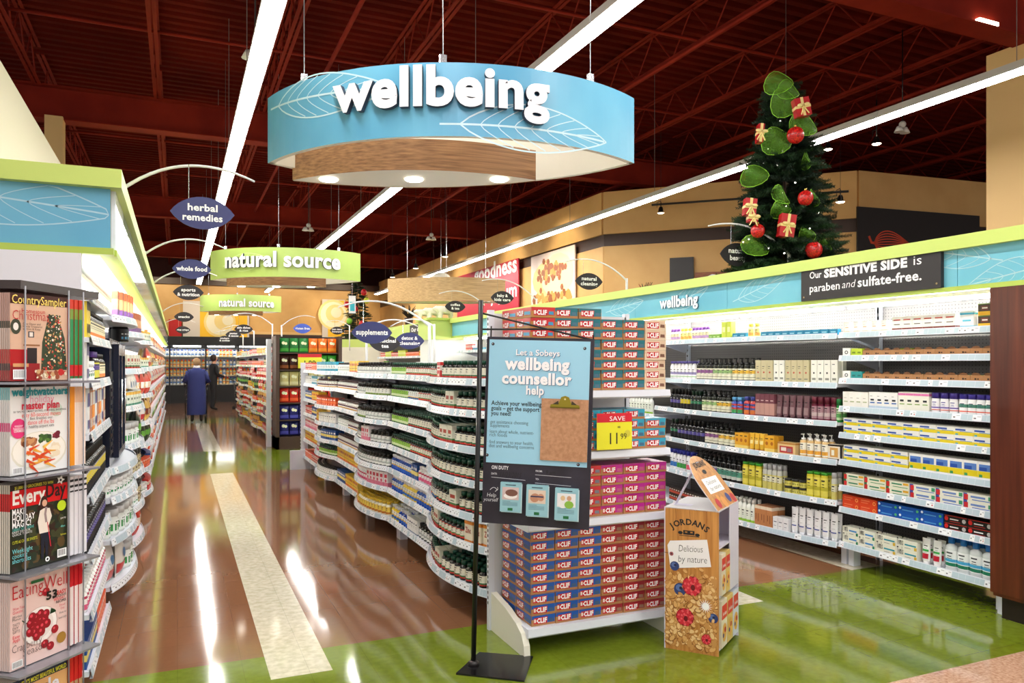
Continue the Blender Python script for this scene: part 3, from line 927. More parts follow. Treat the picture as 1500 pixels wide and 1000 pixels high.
def carton(name, w, d, h, base, bands=(), marks=(), cat='carton', top=None, side=None):
    """bands: (z0, z1, colour); marks: (x0, z0, x1, z1, colour) in 0..1 of the front face; text marks: (x, z, size, str, colour)"""
    p = Proto(name, cat, w, d, h); g = p.body
    M = mat(base, 0.4)
    g.box(-w / 2, -d / 2, 0, w / 2, d / 2, h, M)
    if top: g.quad((-w / 2, -d / 2, h + .0003), (w / 2, -d / 2, h + .0003), (w / 2, d / 2, h + .0003), (-w / 2, d / 2, h + .0003), mat(top, 0.4))
    # tuck flap line
    A_ = Art(g, plane_fn((-w / 2, -d / 2, 0), (1, 0, 0), (0, 0, 1)), 0.0005)
    A2 = Art(g, plane_fn((-w / 2, d / 2, 0), (0, -1, 0), (0, 0, 1)), 0.0005)
    A3 = Art(g, plane_fn((w / 2, -d / 2, 0), (0, 1, 0), (0, 0, 1)), 0.0005)
    for a, b, c in bands:
        A_.rect(0, a * h, w, b * h, mat(c, 0.4), 1)
        for q in (A2, A3): q.rect(0, a * h, d, b * h, mat(c, 0.4), 1)
    for k, m in enumerate(marks):
        if m[0] != 'o' and len(m) == 5 and not isinstance(m[3], str): A_.rect(m[0] * w, m[1] * h, m[2] * w, m[3] * h, mat(m[4], 0.4), 2 + k * 0.1)
        elif m[0] == 'o': A_.disc(m[1] * w, m[2] * h, m[3], mat(m[4], 0.4), 2 + k * 0.1, m[5] if len(m) > 5 else None, n=10)
        else: A_.text(m[3], m[0] * w, m[1] * h, m[2], mat(m[4], 0.4), 4, align='C', w=m[5] * w if len(m) > 5 else None, res=1)
    return p.finish()
def tubep(name, w, h, body, cap, bands=(), cat='tube', marks=True):
    """squeeze tube standing on its cap, flat crimp at the top"""
    p = Proto(name, cat, w, w * 0.6, h); g = p.body; M = mat(body, 0.3); seg = 10; hc = h * 0.12
    rows = [(hc, w * 0.42, w * 0.30), (h * 0.2, w * 0.46, w * 0.32), (h * 0.6, w * 0.48, w * 0.17), (h * 0.95, w * 0.5, w * 0.02), (h, w * 0.5, w * 0.012)]
    vs = []
    for z, a, b in rows:
        for i in range(seg): vs.append((a * cos(2 * pi * i / seg), b * sin(2 * pi * i / seg), z))
    g.add(vs, [(j * seg + i, j * seg + (i + 1) % seg, (j + 1) * seg + (i + 1) % seg, (j + 1) * seg + i) for j in range(4) for i in range(seg)] + [tuple(range(4 * seg, 5 * seg))], M, True)
    def fr(x, z, hh):
        k = 0
        for j in range(4):
            if rows[j][0] <= z <= rows[j + 1][0]: k = j
        t = (z - rows[k][0]) / (rows[k + 1][0] - rows[k][0]); a = rows[k][1] + t * (rows[k + 1][1] - rows[k][1]); b = rows[k][2] + t * (rows[k + 1][2] - rows[k][2])
        q = max(0.0, 1 - (x / a) ** 2)
        return Vector((x, -b * sqrt(q) - hh - 0.0012, z))
    A_ = Art(g, fr, 0.0006)
    for a, b, c in bands: A_.rect(-w * 0.36, a * h, w * 0.36, b * h, mat(c, 0.4), 1, n=5)
    if marks:
        A_.rect(-w * 0.22, h * 0.7, w * 0.22, h * 0.73, INK, 2); A_.rect(-w * 0.16, h * 0.62, w * 0.16, h * 0.635, mat((120, 120, 120), 0.5), 2); A_.rect(-w * 0.2, h * 0.45, w * 0.2, h * 0.458, mat((120, 120, 120), 0.5), 2)
    c = G(); c.lathe([(w * 0.36, 0), (w * 0.38, hc)], 10, mat(cap, 0.3), sy=0.8); p.parts.append(('cap', c))
    return p.finish()
def pouch(name, w, d, h, base, bands=(), marks=(), cat='bag', topc=None):
    """filled bag with crimped ends"""
    p = Proto(name, cat, w, d, h); g = p.body; M = mat(base, 0.28)
    nx, nz = 5, 7; 
    def sec(t): return d / 2 * max(0.05, sin(pi * min(max((t - 0.02) / 0.94, 0), 1)) ** 0.5)
    for s in (-1, 1):
        vs = []
        for j in range(nz + 1):
            t = j / nz
            for i in range(nx + 1):
                x = -1 + 2 * i / nx
                vs.append((x * w / 2 * (1 - 0.06 * sin(pi * t)), s * sec(t) * (1 - abs(x) ** 3 * 0.95), t * h))
        fs = [(j * (nx + 1) + i, j * (nx + 1) + i + 1, (j + 1) * (nx + 1) + i + 1, (j + 1) * (nx + 1) + i) for j in range(nz) for i in range(nx)]
        if s > 0: fs = [f[::-1] for f in fs]
        g.add(vs, fs, M, True)
    def fr(x, z, hh):
        xx = x / (w / 2); return Vector((x, -sec(z / h) * (1 - min(abs(xx), 1) ** 3 * 0.95) - hh - 0.001, z))
    A_ = Art(g, fr, 0.0012)
    for a, b, c in bands:
        for k in range(3): A_.rect(-w * 0.46, (a + (b - a) * k / 3) * h, w * 0.46, (a + (b - a) * (k + 1) / 3) * h, mat(c, 0.35), 1, n=6)
    for k, m in enumerate(marks):
        if m[0] == 'o': A_.disc(m[1] * w, m[2] * h, m[3], mat(m[4], 0.4), 2 + 0.2 * k, n=10)
        else: A_.text(m[3], m[0] * w, m[1] * h, m[2], mat(m[4], 0.4), 4, align='C', w=m[5] * w, res=1)
    return p.finish()

STUFF = {}
COUNT = {}
CAP = 285
ORD = ['first', 'second', 'third', 'fourth', 'fifth', 'sixth', 'seventh', 'eighth', 'ninth', 'tenth', 'eleventh', 'twelfth', '13th', '14th', '15th', '16th', '17th', '18th', '19th', '20th', '21st', '22nd', '23rd', '24th', '25th']
def put(p, loc, rz, label, group, single=True, parts=True, sx=1.0):
    key = 'supplement bottle' if p.name in ('supplement_bottle', 'vitamin_bottle') else p.name.replace('_', ' ')
    cat = ' '.join(p.name.split('_')[-2:])
    if single and COUNT.get(key, 0) < CAP:
        COUNT[key] = COUNT.get(key, 0) + 1
        if p.me is None:
            p.me = p.body.mesh(p.name)
            p.pm = [(n, g.mesh(n)) for n, g in p.parts]
            p.allm = p.all.mesh(p.name)
        o = bpy.data.objects.new(p.name, p.me if parts else p.allm)
        o.location = loc; o.rotation_euler = (0, 0, rz); o.scale = (sx, 1, 1); C.objects.link(o)
        tag(o, label, cat, group)
        if len(label.replace(',', ' ').split()) > 16: print('LONG', label)
        if parts:
            for n, m in p.pm:
                c = bpy.data.objects.new(n, m); c.parent = o; C.objects.link(c)
        return o
    STUFF.setdefault(key, []).append((p.all, tuple(loc), rz, sx))

def fill(u, si, ya, yb, p, label, group=None, gap=0.004, back=1, stack=1, single=True, inset=0.012, jit=0.0, parts=True, backgap=0.006, z=None):
    """a run of facings from ya to yb on shelf si; 'back' further rows behind go to the uncounted stock"""
    if ya > yb: ya, yb = yb, ya
    n = max(1, int(round((yb - ya) / (p.w + gap)))); st = (yb - ya) / n
    sx = 1.0
    if gap <= .004 and not p.parts: sx = min(max(st / p.w * .985, .8), 1.18)
    elif st < p.w + .001: sx = max(st / (p.w + .001), .8)
    if st < p.w * sx: n = max(1, int((yb - ya + 1e-6) / (p.w * sx))); st = (yb - ya) / n
    rz = -pi / 2 if u.dirn < 0 else pi / 2
    zz = (u.hs[si] if z is None else z) + 0.001
    for i in range(n):
        y = ya + st * (i + 0.5)
        sl = (u.fx(y + 0.03) - u.fx(y - 0.03)) / 0.06
        ang = -atan2(sl, 1)
        k_ = (n - i) if u.dirn < 0 else (i + 1)
        for b in range(back + 1):
            for k in range(stack):
                x = u.fx(y) - u.dirn * (inset + p.d / 2 + b * (p.d + backgap) + random.uniform(0, jit))
                ins = u.dirn * abs(sl) * p.w * 0.5
                r = random.uniform(-0.06, 0.06) if jit else 0
                lb = label
                if n > 1: lb += f', {ORD[min(k_, 25) - 1]} from left'
                if stack > 1: lb += (' below' if k == 0 else ' above')
                o = put(p, (x - ins, y, zz + k * (p.h + 0.0008)), rz + ang * 0.8 + r, lb, group, single and b == 0, parts, sx)
    return

# palette of prototypes
SUPR = bottle('supplement_bottle', .030, .118, (20, 16, 12), (8, 70, 52), (236, 232, 214), [(0, .16, (196, 40, 36)), (.16, .3, (40, 110, 60))], marks=True)
SUPR2 = bottle('supplement_bottle', .027, .105, (20, 16, 12), (8, 74, 56), (240, 236, 220), [(0, .22, (206, 52, 40)), (.22, .34, (70, 140, 60)), (.9, 1, (200, 60, 40))])
SUPG = bottle('supplement_bottle', .026, .108, (18, 20, 12), (10, 66, 48), (150, 200, 70), [(0.1, .45, (226, 236, 190)), (0, .1, (70, 140, 50))])
SUPB = bottle('supplement_bottle', .026, .108, (18, 16, 14), (10, 58, 52), (236, 236, 232), [(0, .2, (60, 110, 170)), (.2, .3, (240, 180, 40))])
SUPY = bottle('supplement_bottle', .028, .11, (30, 22, 14), (16, 16, 18), (240, 240, 232), [(0, .25, (120, 150, 60))])
SUPW = bottle('supplement_bottle', .029, .112, (34, 30, 26), (20, 22, 22), (244, 244, 240), [(0.35, .42, (30, 30, 34)), (.42, .6, (220, 226, 220))])
VITW = bottle('vitamin_bottle', .030, .105, (240, 240, 236), (60, 24, 30), (240, 238, 230), [(0, .2, (210, 150, 40)), (.4, .7, (90, 40, 60))], ink=(90, 40, 50))
VITB = bottle('vitamin_bottle', .031, .125, (30, 80, 180), (244, 244, 244), (240, 244, 250), [(0, .4, (30, 90, 190)), (.4, .55, (250, 200, 40))], ink=(30, 60, 140))
VITY = bottle('vitamin_bottle', .031, .12, (246, 214, 60), (250, 250, 250), (250, 244, 230), [(0, .35, (30, 100, 180)), (.35, .5, (240, 200, 50))])
VITP = bottle('vitamin_bottle', .029, .12, (246, 246, 244), (250, 250, 250), (250, 244, 244), [(0, .4, (220, 90, 130)), (.8, 1, (200, 50, 90))], ink=(160, 40, 80))
VITC = bottle('vitamin_bottle', .030, .11, (246, 246, 244), (30, 32, 34), (246, 246, 242), [(.25, .32, (60, 120, 80))])
CTEAL = carton('vitamin_carton', .06, .05, .12, (238, 244, 244), [(0, .3, (30, 150, 180)), (.7, 1, (30, 150, 180))], [(.2, .45, .8, .5, (40, 60, 80)), (.2, .55, .6, .6, (40, 60, 80))])
CORNG = carton('vitamin_carton', .065, .06, .10, (230, 84, 36), [(.35, .6, (244, 120, 60))], [(.12, .7, .85, .85, (255, 240, 230)), (.2, .15, .6, .25, (255, 220, 200))])
CRED = carton('vitamin_carton', .07, .06, .11, (206, 36, 36), [(.5, .8, (236, 226, 216))], [(.12, .58, .88, .7, (190, 30, 30)), (.2, .15, .7, .3, (255, 235, 210))])
CYEL = carton('vitamin_carton', .055, .05, .125, (244, 204, 60), [(0, .2, (226, 110, 40))], [(.15, .6, .85, .8, (190, 60, 30)), (.2, .35, .8, .4, (90, 60, 30))])
CBLU = carton('vitamin_carton', .055, .05, .12, (28, 78, 150), [(.3, .55, (240, 220, 120))], [(.15, .65, .85, .8, (240, 240, 240))])
CPNK = carton('vitamin_carton', .06, .05, .13, (244, 238, 238), [(0, .3, (226, 120, 150))], [(.15, .62, .85, .85, (200, 40, 70)), ('o', .5, .42, .015, (220, 70, 110))])
CZNC = carton('vitamin_carton', .075, .06, .13, (246, 236, 214), [(0, .12, (226, 130, 40)), (.85, 1, (236, 150, 50))], [(.5, .45, .05, 'Zinc', (170, 40, 30), .7)])
CHERB = carton('vitamin_carton', .08, .06, .115, (232, 232, 214), [(0, .2, (190, 40, 34)), (.2, .3, (50, 120, 60))], [(.15, .55, .85, .75, (170, 60, 40)), (.2, .38, .7, .43, (60, 80, 60))])
CWHT = carton('vitamin_carton', .055, .05, .115, (244, 244, 240), [(0, .1, (120, 140, 160))], [(.2, .65, .8, .75, (60, 70, 90)), (.2, .5, .7, .54, (130, 130, 130)), (.2, .4, .6, .43, (130, 130, 130))])
CYWP = bottle('vitamin_bottle', .03, .12, (246, 240, 220), (240, 200, 60), (244, 214, 90), [(0, .3, (200, 120, 40))], ink=(120, 60, 30))

# ---- middle supplement gondola (faces the left aisle)
HM = [1.448, 1.256, 1.036, .832, .632, .452, .20]
MY = [4.15, 5.37, 6.59, 7.81, 9.03, 10.25, 11.47]
bul = [0.13, 0, 0.12, 0, 0.11, 0]
MX = 1.70
bn = ['nearest bulging bay of the supplement aisle, its left end beside the endcap', 'first straight bay of the supplement aisle beyond the nearest bulging bay', 'second bulging bay of the supplement aisle',
      'second straight bay of the supplement aisle', 'third bulging bay of the supplement aisle', 'last short straight bay of the supplement aisle beside the white end post']
MU = []
for i in range(6):
    MU.append(shelving('white ' + bn[i], MX, 2.13, -1, MY[i], MY[i + 1], HM, bul[i], seed=i + 1, zback=1.42))
bayw = ['nearest bulging bay', 'first straight bay', 'second bulging bay', 'second straight bay', 'third bulging bay', 'far straight bay']
shw = ['top shelf', 'second shelf', 'third shelf', 'fourth shelf', 'fifth shelf', 'sixth shelf', 'bottom shelf']
D = {'SUPR': 'dark bottles with green caps and red footed labels', 'SUPR2': 'small dark green-capped bottles with cream labels', 'SUPG': 'green-capped bottles with lime labels', 'SUPB': 'green-capped bottles with blue footed labels',
     'SUPY': 'black-capped bottles with white and olive labels', 'SUPW': 'black-capped bottles with plain white labels', 'VITW': 'white bottles with maroon caps', 'VITB': 'blue bottles with white caps', 'VITY': 'yellow bottles with white caps',
     'VITP': 'white bottles with pink labels', 'VITC': 'white bottles with black caps', 'CTEAL': 'white and teal cartons', 'CORNG': 'orange red cartons', 'CRED': 'red cartons', 'CYEL': 'yellow cartons', 'CBLU': 'blue cartons',
     'CPNK': 'white and pink cartons', 'CZNC': 'cream zinc cartons', 'CHERB': 'cream and red herbal cartons', 'CWHT': 'plain white cartons', 'CYWP': 'yellow labelled bottles'}
SD = {'SUPR': 'green-capped bottle with red foot', 'SUPR2': 'small green-capped red-footed bottle', 'SUPG': 'green-capped lime label bottle', 'SUPB': 'green-capped bottle with blue foot', 'SUPY': 'black-capped olive label bottle', 'SUPW': 'black-capped plain label bottle', 'VITW': 'white bottle with maroon cap', 'VITB': 'blue bottle with white cap', 'VITY': 'yellow bottle with white cap', 'VITP': 'white bottle with pink label', 'VITC': 'white bottle with black cap', 'CTEAL': 'white and teal carton', 'CORNG': 'orange red carton', 'CRED': 'red carton', 'CYEL': 'yellow carton', 'CBLU': 'blue carton', 'CPNK': 'white and pink carton', 'CZNC': 'cream zinc carton', 'CHERB': 'cream and red herbal carton', 'CWHT': 'plain white carton', 'CYWP': 'yellow labelled bottle'}
SG = lambda s: s.replace('bottles', 'bottle').replace('cartons', 'carton').replace(' with', ' with')
# per bay, per shelf: list of (prototype, share of the bay counted from the far end towards the camera)
M = {
 0: [[('SUPR2', .4), ('CRED', .08), ('SUPR', .52)], [('SUPR', .55), ('CHERB', .12), ('SUPR', .33)], [('SUPR', .45), ('CHERB', .2), ('SUPR', .35)], [('SUPR2', .25), ('SUPR', .75)],
     [('SUPR2', .2), ('SUPB', .15), ('SUPR', .25), ('CHERB', .1), ('SUPR', .3)], [('SUPR', .3), ('CHERB', .12), ('SUPR2', .35), ('CZNC', .23)], [('SUPR2', .35), ('CHERB', .12), ('SUPR', .53)]],
 1: [[('SUPG', .4), ('SUPR2', .6)], [('SUPG', .45), ('SUPB', .25), ('SUPR2', .3)], [('SUPG', .45), ('SUPR', .55)], [('SUPG', .5), ('SUPR2', .5)], [('VITB', .55), ('CBLU', .15), ('VITP', .3)], [('VITB', .3), ('VITY', .35), ('VITB', .35)], [('VITY', .2), ('VITB', .25), ('CWHT', .25), ('SUPW', .3)]],
 2: [[('SUPW', 1)], [('SUPW', .6), ('SUPY', .4)], [('SUPY', .6), ('SUPW', .4)], [('SUPW', .5), ('CPNK', .2), ('SUPW', .3)], [('SUPW', 1)], [('VITP', .65), ('CPNK', .35)], [('CYEL', .35), ('CYWP', .65)]],
 3: [[('VITC', .6), ('CYEL', .4)], [('VITW', 1)], [('VITW', 1)], [('VITC', .5), ('VITW', .5)], [('VITW', 1)], [('CYEL', 1)], [('CBLU', .4), ('CYEL', .6)]],
 4: [[('CRED', .35), ('CTEAL', .65)], [('VITY', .4), ('VITW', .6)], [('CORNG', 1)], [('CYEL', .5), ('CWHT', .5)], [('VITC', .6), ('CBLU', .4)], [('VITP', .5), ('SUPG', .5)], [('VITC', 1)]],
 5: [[('CRED', .5), ('CORNG', .5)], [('CWHT', .5), ('CTEAL', .5)], [('CBLU', .5), ('CYEL', .5)], [('CRED', .5), ('CBLU', .5)], [('CPNK', 1)], [('CYEL', 1)], [('CORNG', .5), ('CRED', .5)]],
}
for b in range(6):
    for si, row in enumerate(M[b]):
        y = MY[b + 1] - 0.03; tot = MY[b + 1] - MY[b] - 0.06
        used = {}
        for nm, sh in row:
            p = globals()[nm]; y2 = y - tot * sh
            used[nm] = used.get(nm, 0) + 1
            pos = '' if sum(1 for a in row if a[0] == nm) == 1 else (' at its far end' if used[nm] == 1 else (' at its near end' if used[nm] == sum(1 for a in row if a[0] == nm) else ' midway'))
            gs = f"{D[nm]} on the {shw[si]} of the {bayw[b]}{pos}"
            lb = f"{SD[nm]}, {shw[si]}, {bayw[b]}{dict([('', ''), (' at its far end', ', far run'), (' at its near end', ', near run'), (' midway', ', middle run')])[pos]}"
            fill(MU[b], si, y2 + 0.004, y - 0.004, p, lb, gs, back=(4 if si else 2) if b < 2 else (3 if b == 2 else 1), jit=0.003, single=b < 3 or (b < 5 and 'carton' in p.cat), parts=b < 2)
            y = y2
# end post of the supplement gondola and its far side shelves as backing
g = G(); g.box(1.66, 11.5, 0, 1.76, 11.56, 1.56, STEELW)
z = 0.1
while z < 1.5: g.box(1.655, 11.52, z, 1.66, 11.54, z + 0.025, INK); z += 0.05
tag(g.build('gondola_end_post'), 'white slotted end post at the far end of the supplement aisle', 'post')
g = G(); g.box(1.5, 11.47, 0, 1.9, 11.5, 0.28, STEELW); tag(g.build('kick_plate'), 'low white kick plate at the foot of the far slotted end post', 'plate')

# other side of the middle gondola (faces right aisle): backs and top stock
UB = shelving('white back-to-back shelving facing the right aisle behind the supplement bays', 2.58, 2.17, 1, 4.25, 11.47, [1.45, 1.05, .65, .2], 0, zback=1.42, seed=9)
fill(UB, 0, 4.3, 8.5, CWHT, 'plain white carton on top of the back-to-back shelving', 'white cartons facing the right aisle', gap=0.01, back=0, single=False)

# ---- right wall case
PX = 4.64; PBK = 5.10
R1 = shelving('straight toothpaste and soap bay of the right wall case beside the dark wood column', PX, PBK, -1, 3.13, 4.345, [1.775, 1.60, 1.428, 1.215, 1.015, .81, .615, .45, .185], 0, seed=20, zback=2.3, rail_m=TAGB, dens=.25)
R2 = shelving('gently bulging double bay of lotions in the right wall case', PX, PBK, -1, 4.355, 6.80, [1.77, 1.39, 1.095, .80, .487, .17], 0.14, seed=30, zback=2.3, dens=.3)
R3 = shelving('far end bays of the right wall case seen above the supplement aisle', PX, PBK, -1, 6.81, 13.05, [1.77, 1.39, 1.0, .6, .17], 0, seed=40, zback=2.3)

# soap and toothpaste prototypes
KRAFT = (176, 124, 76)
def tray(top):
    p = carton('soap_box', .085, .10, .045, KRAFT, [], [(.05, .1, .95, .16, (70, 44, 24)), (.35, .35, .5, .6, (50, 30, 20)), (.55, .4, .7, .55, (50, 30, 20))], top=top, cat='soap box')
    p.body.prism([(-.03, 0), (.03, 0), (.02, .012), (0, .016), (-.02, .012)], 0, .002, mat((120, 76, 40), .5), T=Matrix(((1, 0, 0, 0), (0, 0, -1, -.05), (0, 1, 0, .045), (0, 0, 0, 1))))
    return p.finish()
TR = [tray(c) for c in ((120, 60, 40), (140, 60, 90), (40, 170, 140), (220, 130, 40), (190, 60, 40), (60, 50, 100), (230, 180, 50), (200, 200, 200), (120, 190, 110))]
SLIME = carton('soap_box', .06, .08, .065, (242, 242, 236), [], [('o', .5, .5, .014, (60, 60, 60)), ('o', .5, .5, .008, (240, 240, 236))], cat='soap box', top=(190, 214, 50))
SLIM2 = carton('soap_box', .05, .08, .06, (190, 214, 50), [], [(.2, .4, .8, .6, (120, 150, 30))], cat='soap box')
STEAL = carton('soap_box', .05, .08, .06, (30, 150, 150), [], [(.2, .4, .8, .6, (20, 110, 110))], cat='soap box')
TPW = carton('tall_toothpaste_carton', .052, .045, 0.12, (242, 240, 232), [], [(.2, .35, .8, .42, (180, 190, 150)), (.2, .6, .6, .63, (170, 170, 160))])
TPB = carton('tall_toothpaste_carton', .055, .045, 0.125, (242, 242, 240), [(.05, .2, (190, 210, 230))], [(.2, .35, .85, .42, (60, 110, 190)), (.25, .5, .75, .6, (30, 34, 40)), (.2, .75, .5, .78, (150, 150, 150))])
TPP = carton('tall_toothpaste_carton', .058, .045, 0.135, (240, 240, 228), [(.82, .93, (216, 110, 170))], [(.2, .35, .85, .4, (140, 180, 90)), (.25, .5, .75, .6, (30, 34, 40))])
DEOP = bottle('roll_on_bottle', .030, 0.138, (236, 236, 240), (52, 34, 130), (238, 238, 242), [(.3, .42, (100, 80, 170)), (.1, .18, (220, 90, 60))], cap_h=.28, neck=.9, sy=.6, shoulder=.7, caprat=.95, ink=(70, 60, 150))
DEOG = bottle('roll_on_bottle', .030, 0.135, (236, 238, 240), (50, 36, 140), (240, 240, 242), [(.5, .8, (60, 130, 110)), (.1, .2, (230, 90, 60))], cap_h=.24, neck=.9, sy=.6, shoulder=.74, caprat=.95, ink=(60, 60, 90))
YB = carton('toothbrush_carton', .125, .06, .06, (240, 240, 236), [(.12, .5, (232, 210, 40))], [(.05, .62, .6, .8, (40, 80, 170)), (.3, .5, .95, .56, (90, 150, 210)), (.05, .12, .2, .3, (90, 180, 200))], cat='yellow and white carton')
YT = carton('floss_carton', .095, .06, 0.118, (240, 240, 238), [(.15, .48, (226, 206, 30))], [(.08, .5, .92, .85, (90, 130, 200)), (.08, .5, .6, .7, (40, 80, 170)), (.08, .15, .3, .3, (60, 150, 90))], cat='yellow and white carton')
TPG = carton('toothpaste_box', .19, .045, .05, (236, 234, 214), [], [(0, 0, .13, 1, (30, 110, 70)), (.02, .15, .16, .85, (206, 44, 44)), (.25, .55, .7, .75, (60, 140, 100)), (.3, .2, .95, .3, (90, 160, 110)), (.75, .6, .98, .9, (226, 170, 40))], cat='toothpaste box')
TPU = carton('toothpaste_box', .19, .045, .05, (236, 236, 222), [], [(0, 0, .13, 1, (40, 70, 160)), (.02, .15, .16, .85, (206, 44, 44)), (.25, .5, .75, .75, (110, 140, 200)), (.3, .2, .95, .3, (80, 120, 200)), (.85, .4, .98, .9, (60, 150, 110))], cat='toothpaste box')
TPO = carton('toothpaste_box', .16, .045, .05, (224, 68, 26), [], [(.1, .6, .6, .75, (240, 130, 90)), (.1, .3, .5, .4, (240, 130, 90)), ('o', .85, .45, .014, (250, 170, 90)), ('o', .85, .45, .008, (220, 50, 20))], cat='toothpaste box')
TPS = carton('toothpaste_box', .165, .045, .05, (14, 84, 178), [], [('o', .08, .7, .009, (230, 240, 250)), (.18, .4, .7, .55, (90, 160, 220)), ('o', .88, .6, .01, (90, 190, 120))], cat='toothpaste box')
TPK = carton('toothpaste_box', .17, .045, .05, (22, 18, 20), [], [('o', .1, .55, .015, (206, 40, 40)), (.25, .45, .62, .6, (240, 240, 240)), ('o', .85, .5, .014, (190, 190, 190)), (.25, .2, .7, .26, (190, 50, 40)), (.02, .9, .98, .98, (180, 40, 30))], cat='toothpaste box')
TPT = carton('toothpaste_box', .18, .045, 0.063, (240, 240, 224), [], [(.2, .45, .07, "Tom's", (30, 34, 40), .3), (.42, .5, .9, .68, (70, 150, 220)), (.42, .2, .7, .26, (150, 150, 150)), (.86, .1, .98, .45, (20, 130, 90))], cat='toothpaste box')
TPT2 = carton('toothpaste_box', .18, .045, 0.063, (240, 238, 222), [], [(.2, .45, .07, "Tom's", (30, 34, 40), .3), (.42, .5, .95, .66, (30, 150, 170)), (.42, .2, .7, .26, (150, 150, 150)), (.86, .1, .98, .45, (220, 180, 60))], cat='toothpaste box')
TUBT = tubep('toothpaste_tube', .062, 0.175, (242, 242, 240), (236, 236, 236), [(.5, .58, (60, 170, 80)), (.22, .42, (190, 20, 50))])
WASH = bottle('mouthwash_bottle', 0.042, 0.225, (214, 220, 222), (20, 110, 200), (240, 244, 246), [(.3, .48, (70, 170, 220)), (.05, .25, (20, 120, 90))], cap_h=.2, neck=.38, sy=.6, lab=(.12, .6), cat='mouthwash bottle', ink=(30, 34, 50))
TOPW = carton('salve_carton', .05, .05, 0.085, (250, 248, 244), [(.1, .2, (236, 200, 170))], [(.2, .5, .8, .56, (230, 170, 120)), (.2, .7, .6, .73, (220, 200, 180))])
TOPR = carton('salve_carton', .075, .05, 0.1, (248, 246, 242), [(0, .22, (120, 30, 24))], [(.15, .75, .85, .83, (190, 60, 50)), (.2, .45, .8, .5, (90, 60, 50))])
TOPC = carton('salve_carton', .08, .06, 0.11, (240, 246, 250), [(.8, .9, (60, 180, 220)), (0, .15, (90, 190, 230))], [(.2, .4, .8, .5, (80, 190, 220))])
TOPK = carton('tea_carton', .075, .06, 0.075, (60, 40, 24), [(0, .35, (236, 180, 30)), (.92, 1, (90, 120, 40))], [(.25, .45, .75, .8, (110, 50, 40)), (.3, .58, .7, .68, (240, 230, 220))])
def fu(unit, si, u0, u1, p, label, group=None, X=PX, **k):
    a, b = sorted((YX(u0, X), YX(u1, X)))
    a = max(a, unit.y0 + 0.02); b = min(b, unit.y1 - 0.02)
    fill(unit, si, a, b, p, label, group, **k)
R1w = 'straight right bay'
fu(R1, 0, 1232, 1300, TOPW, 'washed-out white and orange salve carton on the lit top shelf, left part', 'white salve cartons at the left of the lit top shelf', gap=.03, back=0)
fu(R1, 0, 1305, 1398, TOPR, 'white carton with dark red foot on the lit top shelf', 'dark red footed cartons on the lit top shelf', back=0)
fu(R1, 0, 1402, 1427, TOPC, 'white and cyan carton on the lit top shelf near the wood column', 'cyan cartons on the lit top shelf', back=0)
fu(R1, 0, 1429, 1458, TOPK, 'dark brown and yellow carton beside the wood column', 'brown and yellow cartons by the wood column', back=0, stack=2)
for si, cols in ((1, [0, 1, 1, 2, 2, 3, 3, 4, 4, 5, 5]), (2, [6, 0, 7, 3, 6, 0, 4, 7, 0, 8, 8])):
    u = 1262
    word = 'second shelf' if si == 1 else 'third shelf'
    fu(R1, si, 1230, 1244, SLIME, f'white square soap box with round emblem at the left end of the {word}', f'white emblem soap boxes on the {word}', back=0)
    fu(R1, si, 1245, 1261, (SLIM2 if si == 1 else STEAL), f"{'lime' if si == 1 else 'teal'} soap box beside the white emblem box on the {word}", f"{'lime' if si == 1 else 'teal'} soap boxes", back=0)
    ya, yb = YX(1262, PX), YX(1457, PX); n = 12; st = (ya - yb) / n
    for i in range(n):
        c = cols[i % 11]
        fill(R1, si, ya - st * (i + 1), ya - st * i, TR[c], f'kraft tray soap box with arched crest on the {word}, {ORD[i]} from left', f'kraft soap boxes on the {word}', back=1, gap=.001)
fill(R1, 1, YX(1275, PX) , YX(1300, PX), SLIM2, 'lime soap box set back on the second shelf above the kraft boxes', 'lime soap boxes at the back', back=0, inset=.25)
fu(R1, 3, 1233, 1270, TPW, 'plain cream toothpaste carton standing upright at the left of the fourth shelf', 'plain upright cartons on the fourth shelf')
fu(R1, 3, 1271, 1313, TPB, 'upright white carton with blue writing on the fourth shelf', 'blue written upright cartons on the fourth shelf')
fu(R1, 3, 1314, 1359, TPP, 'upright cream carton with pink band on the fourth shelf', 'pink banded upright cartons on the fourth shelf')
fu(R1, 3, 1360, 1400, DEOP, 'white roll-on bottle with purple cap left of the green-lettered ones, fourth shelf', 'purple capped roll-ons on the fourth shelf')
fu(R1, 3, 1401, 1458, DEOG, 'white roll-on bottle with purple cap and green writing by the wood column', 'green written roll-ons on the fourth shelf')
fu(R1, 4, 1234, 1458, YB, 'flat yellow and white carton on the fifth shelf', 'flat yellow cartons on the fifth shelf', stack=2, gap=.001)
fu(R1, 5, 1234, 1328, YB, 'flat yellow and white carton on the sixth shelf', 'flat yellow cartons on the sixth shelf', stack=2, gap=.001)
fu(R1, 5, 1330, 1457, YT, 'upright yellow and blue carton on the right half of the sixth shelf', 'upright yellow cartons on the sixth shelf')
fu(R1, 6, 1234, 1330, TPG, 'cream toothpaste box with green end on the seventh shelf', 'green ended toothpaste boxes', stack=2, gap=.001)
fu(R1, 6, 1331, 1458, TPU, 'cream toothpaste box with blue end on the seventh shelf', 'blue ended toothpaste boxes', stack=2, gap=.001)
fu(R1, 7, 1230, 1283, TPO, 'orange red toothpaste box at the left of the eighth shelf', 'orange toothpaste boxes', stack=2, gap=.001)
fu(R1, 7, 1284, 1380, TPS, 'bright blue toothpaste box in the middle of the eighth shelf', 'blue toothpaste boxes', stack=2, gap=.001)
fu(R1, 7, 1381, 1458, TPK, 'black toothpaste box with red mark on the eighth shelf', 'black toothpaste boxes', stack=2, gap=.001)
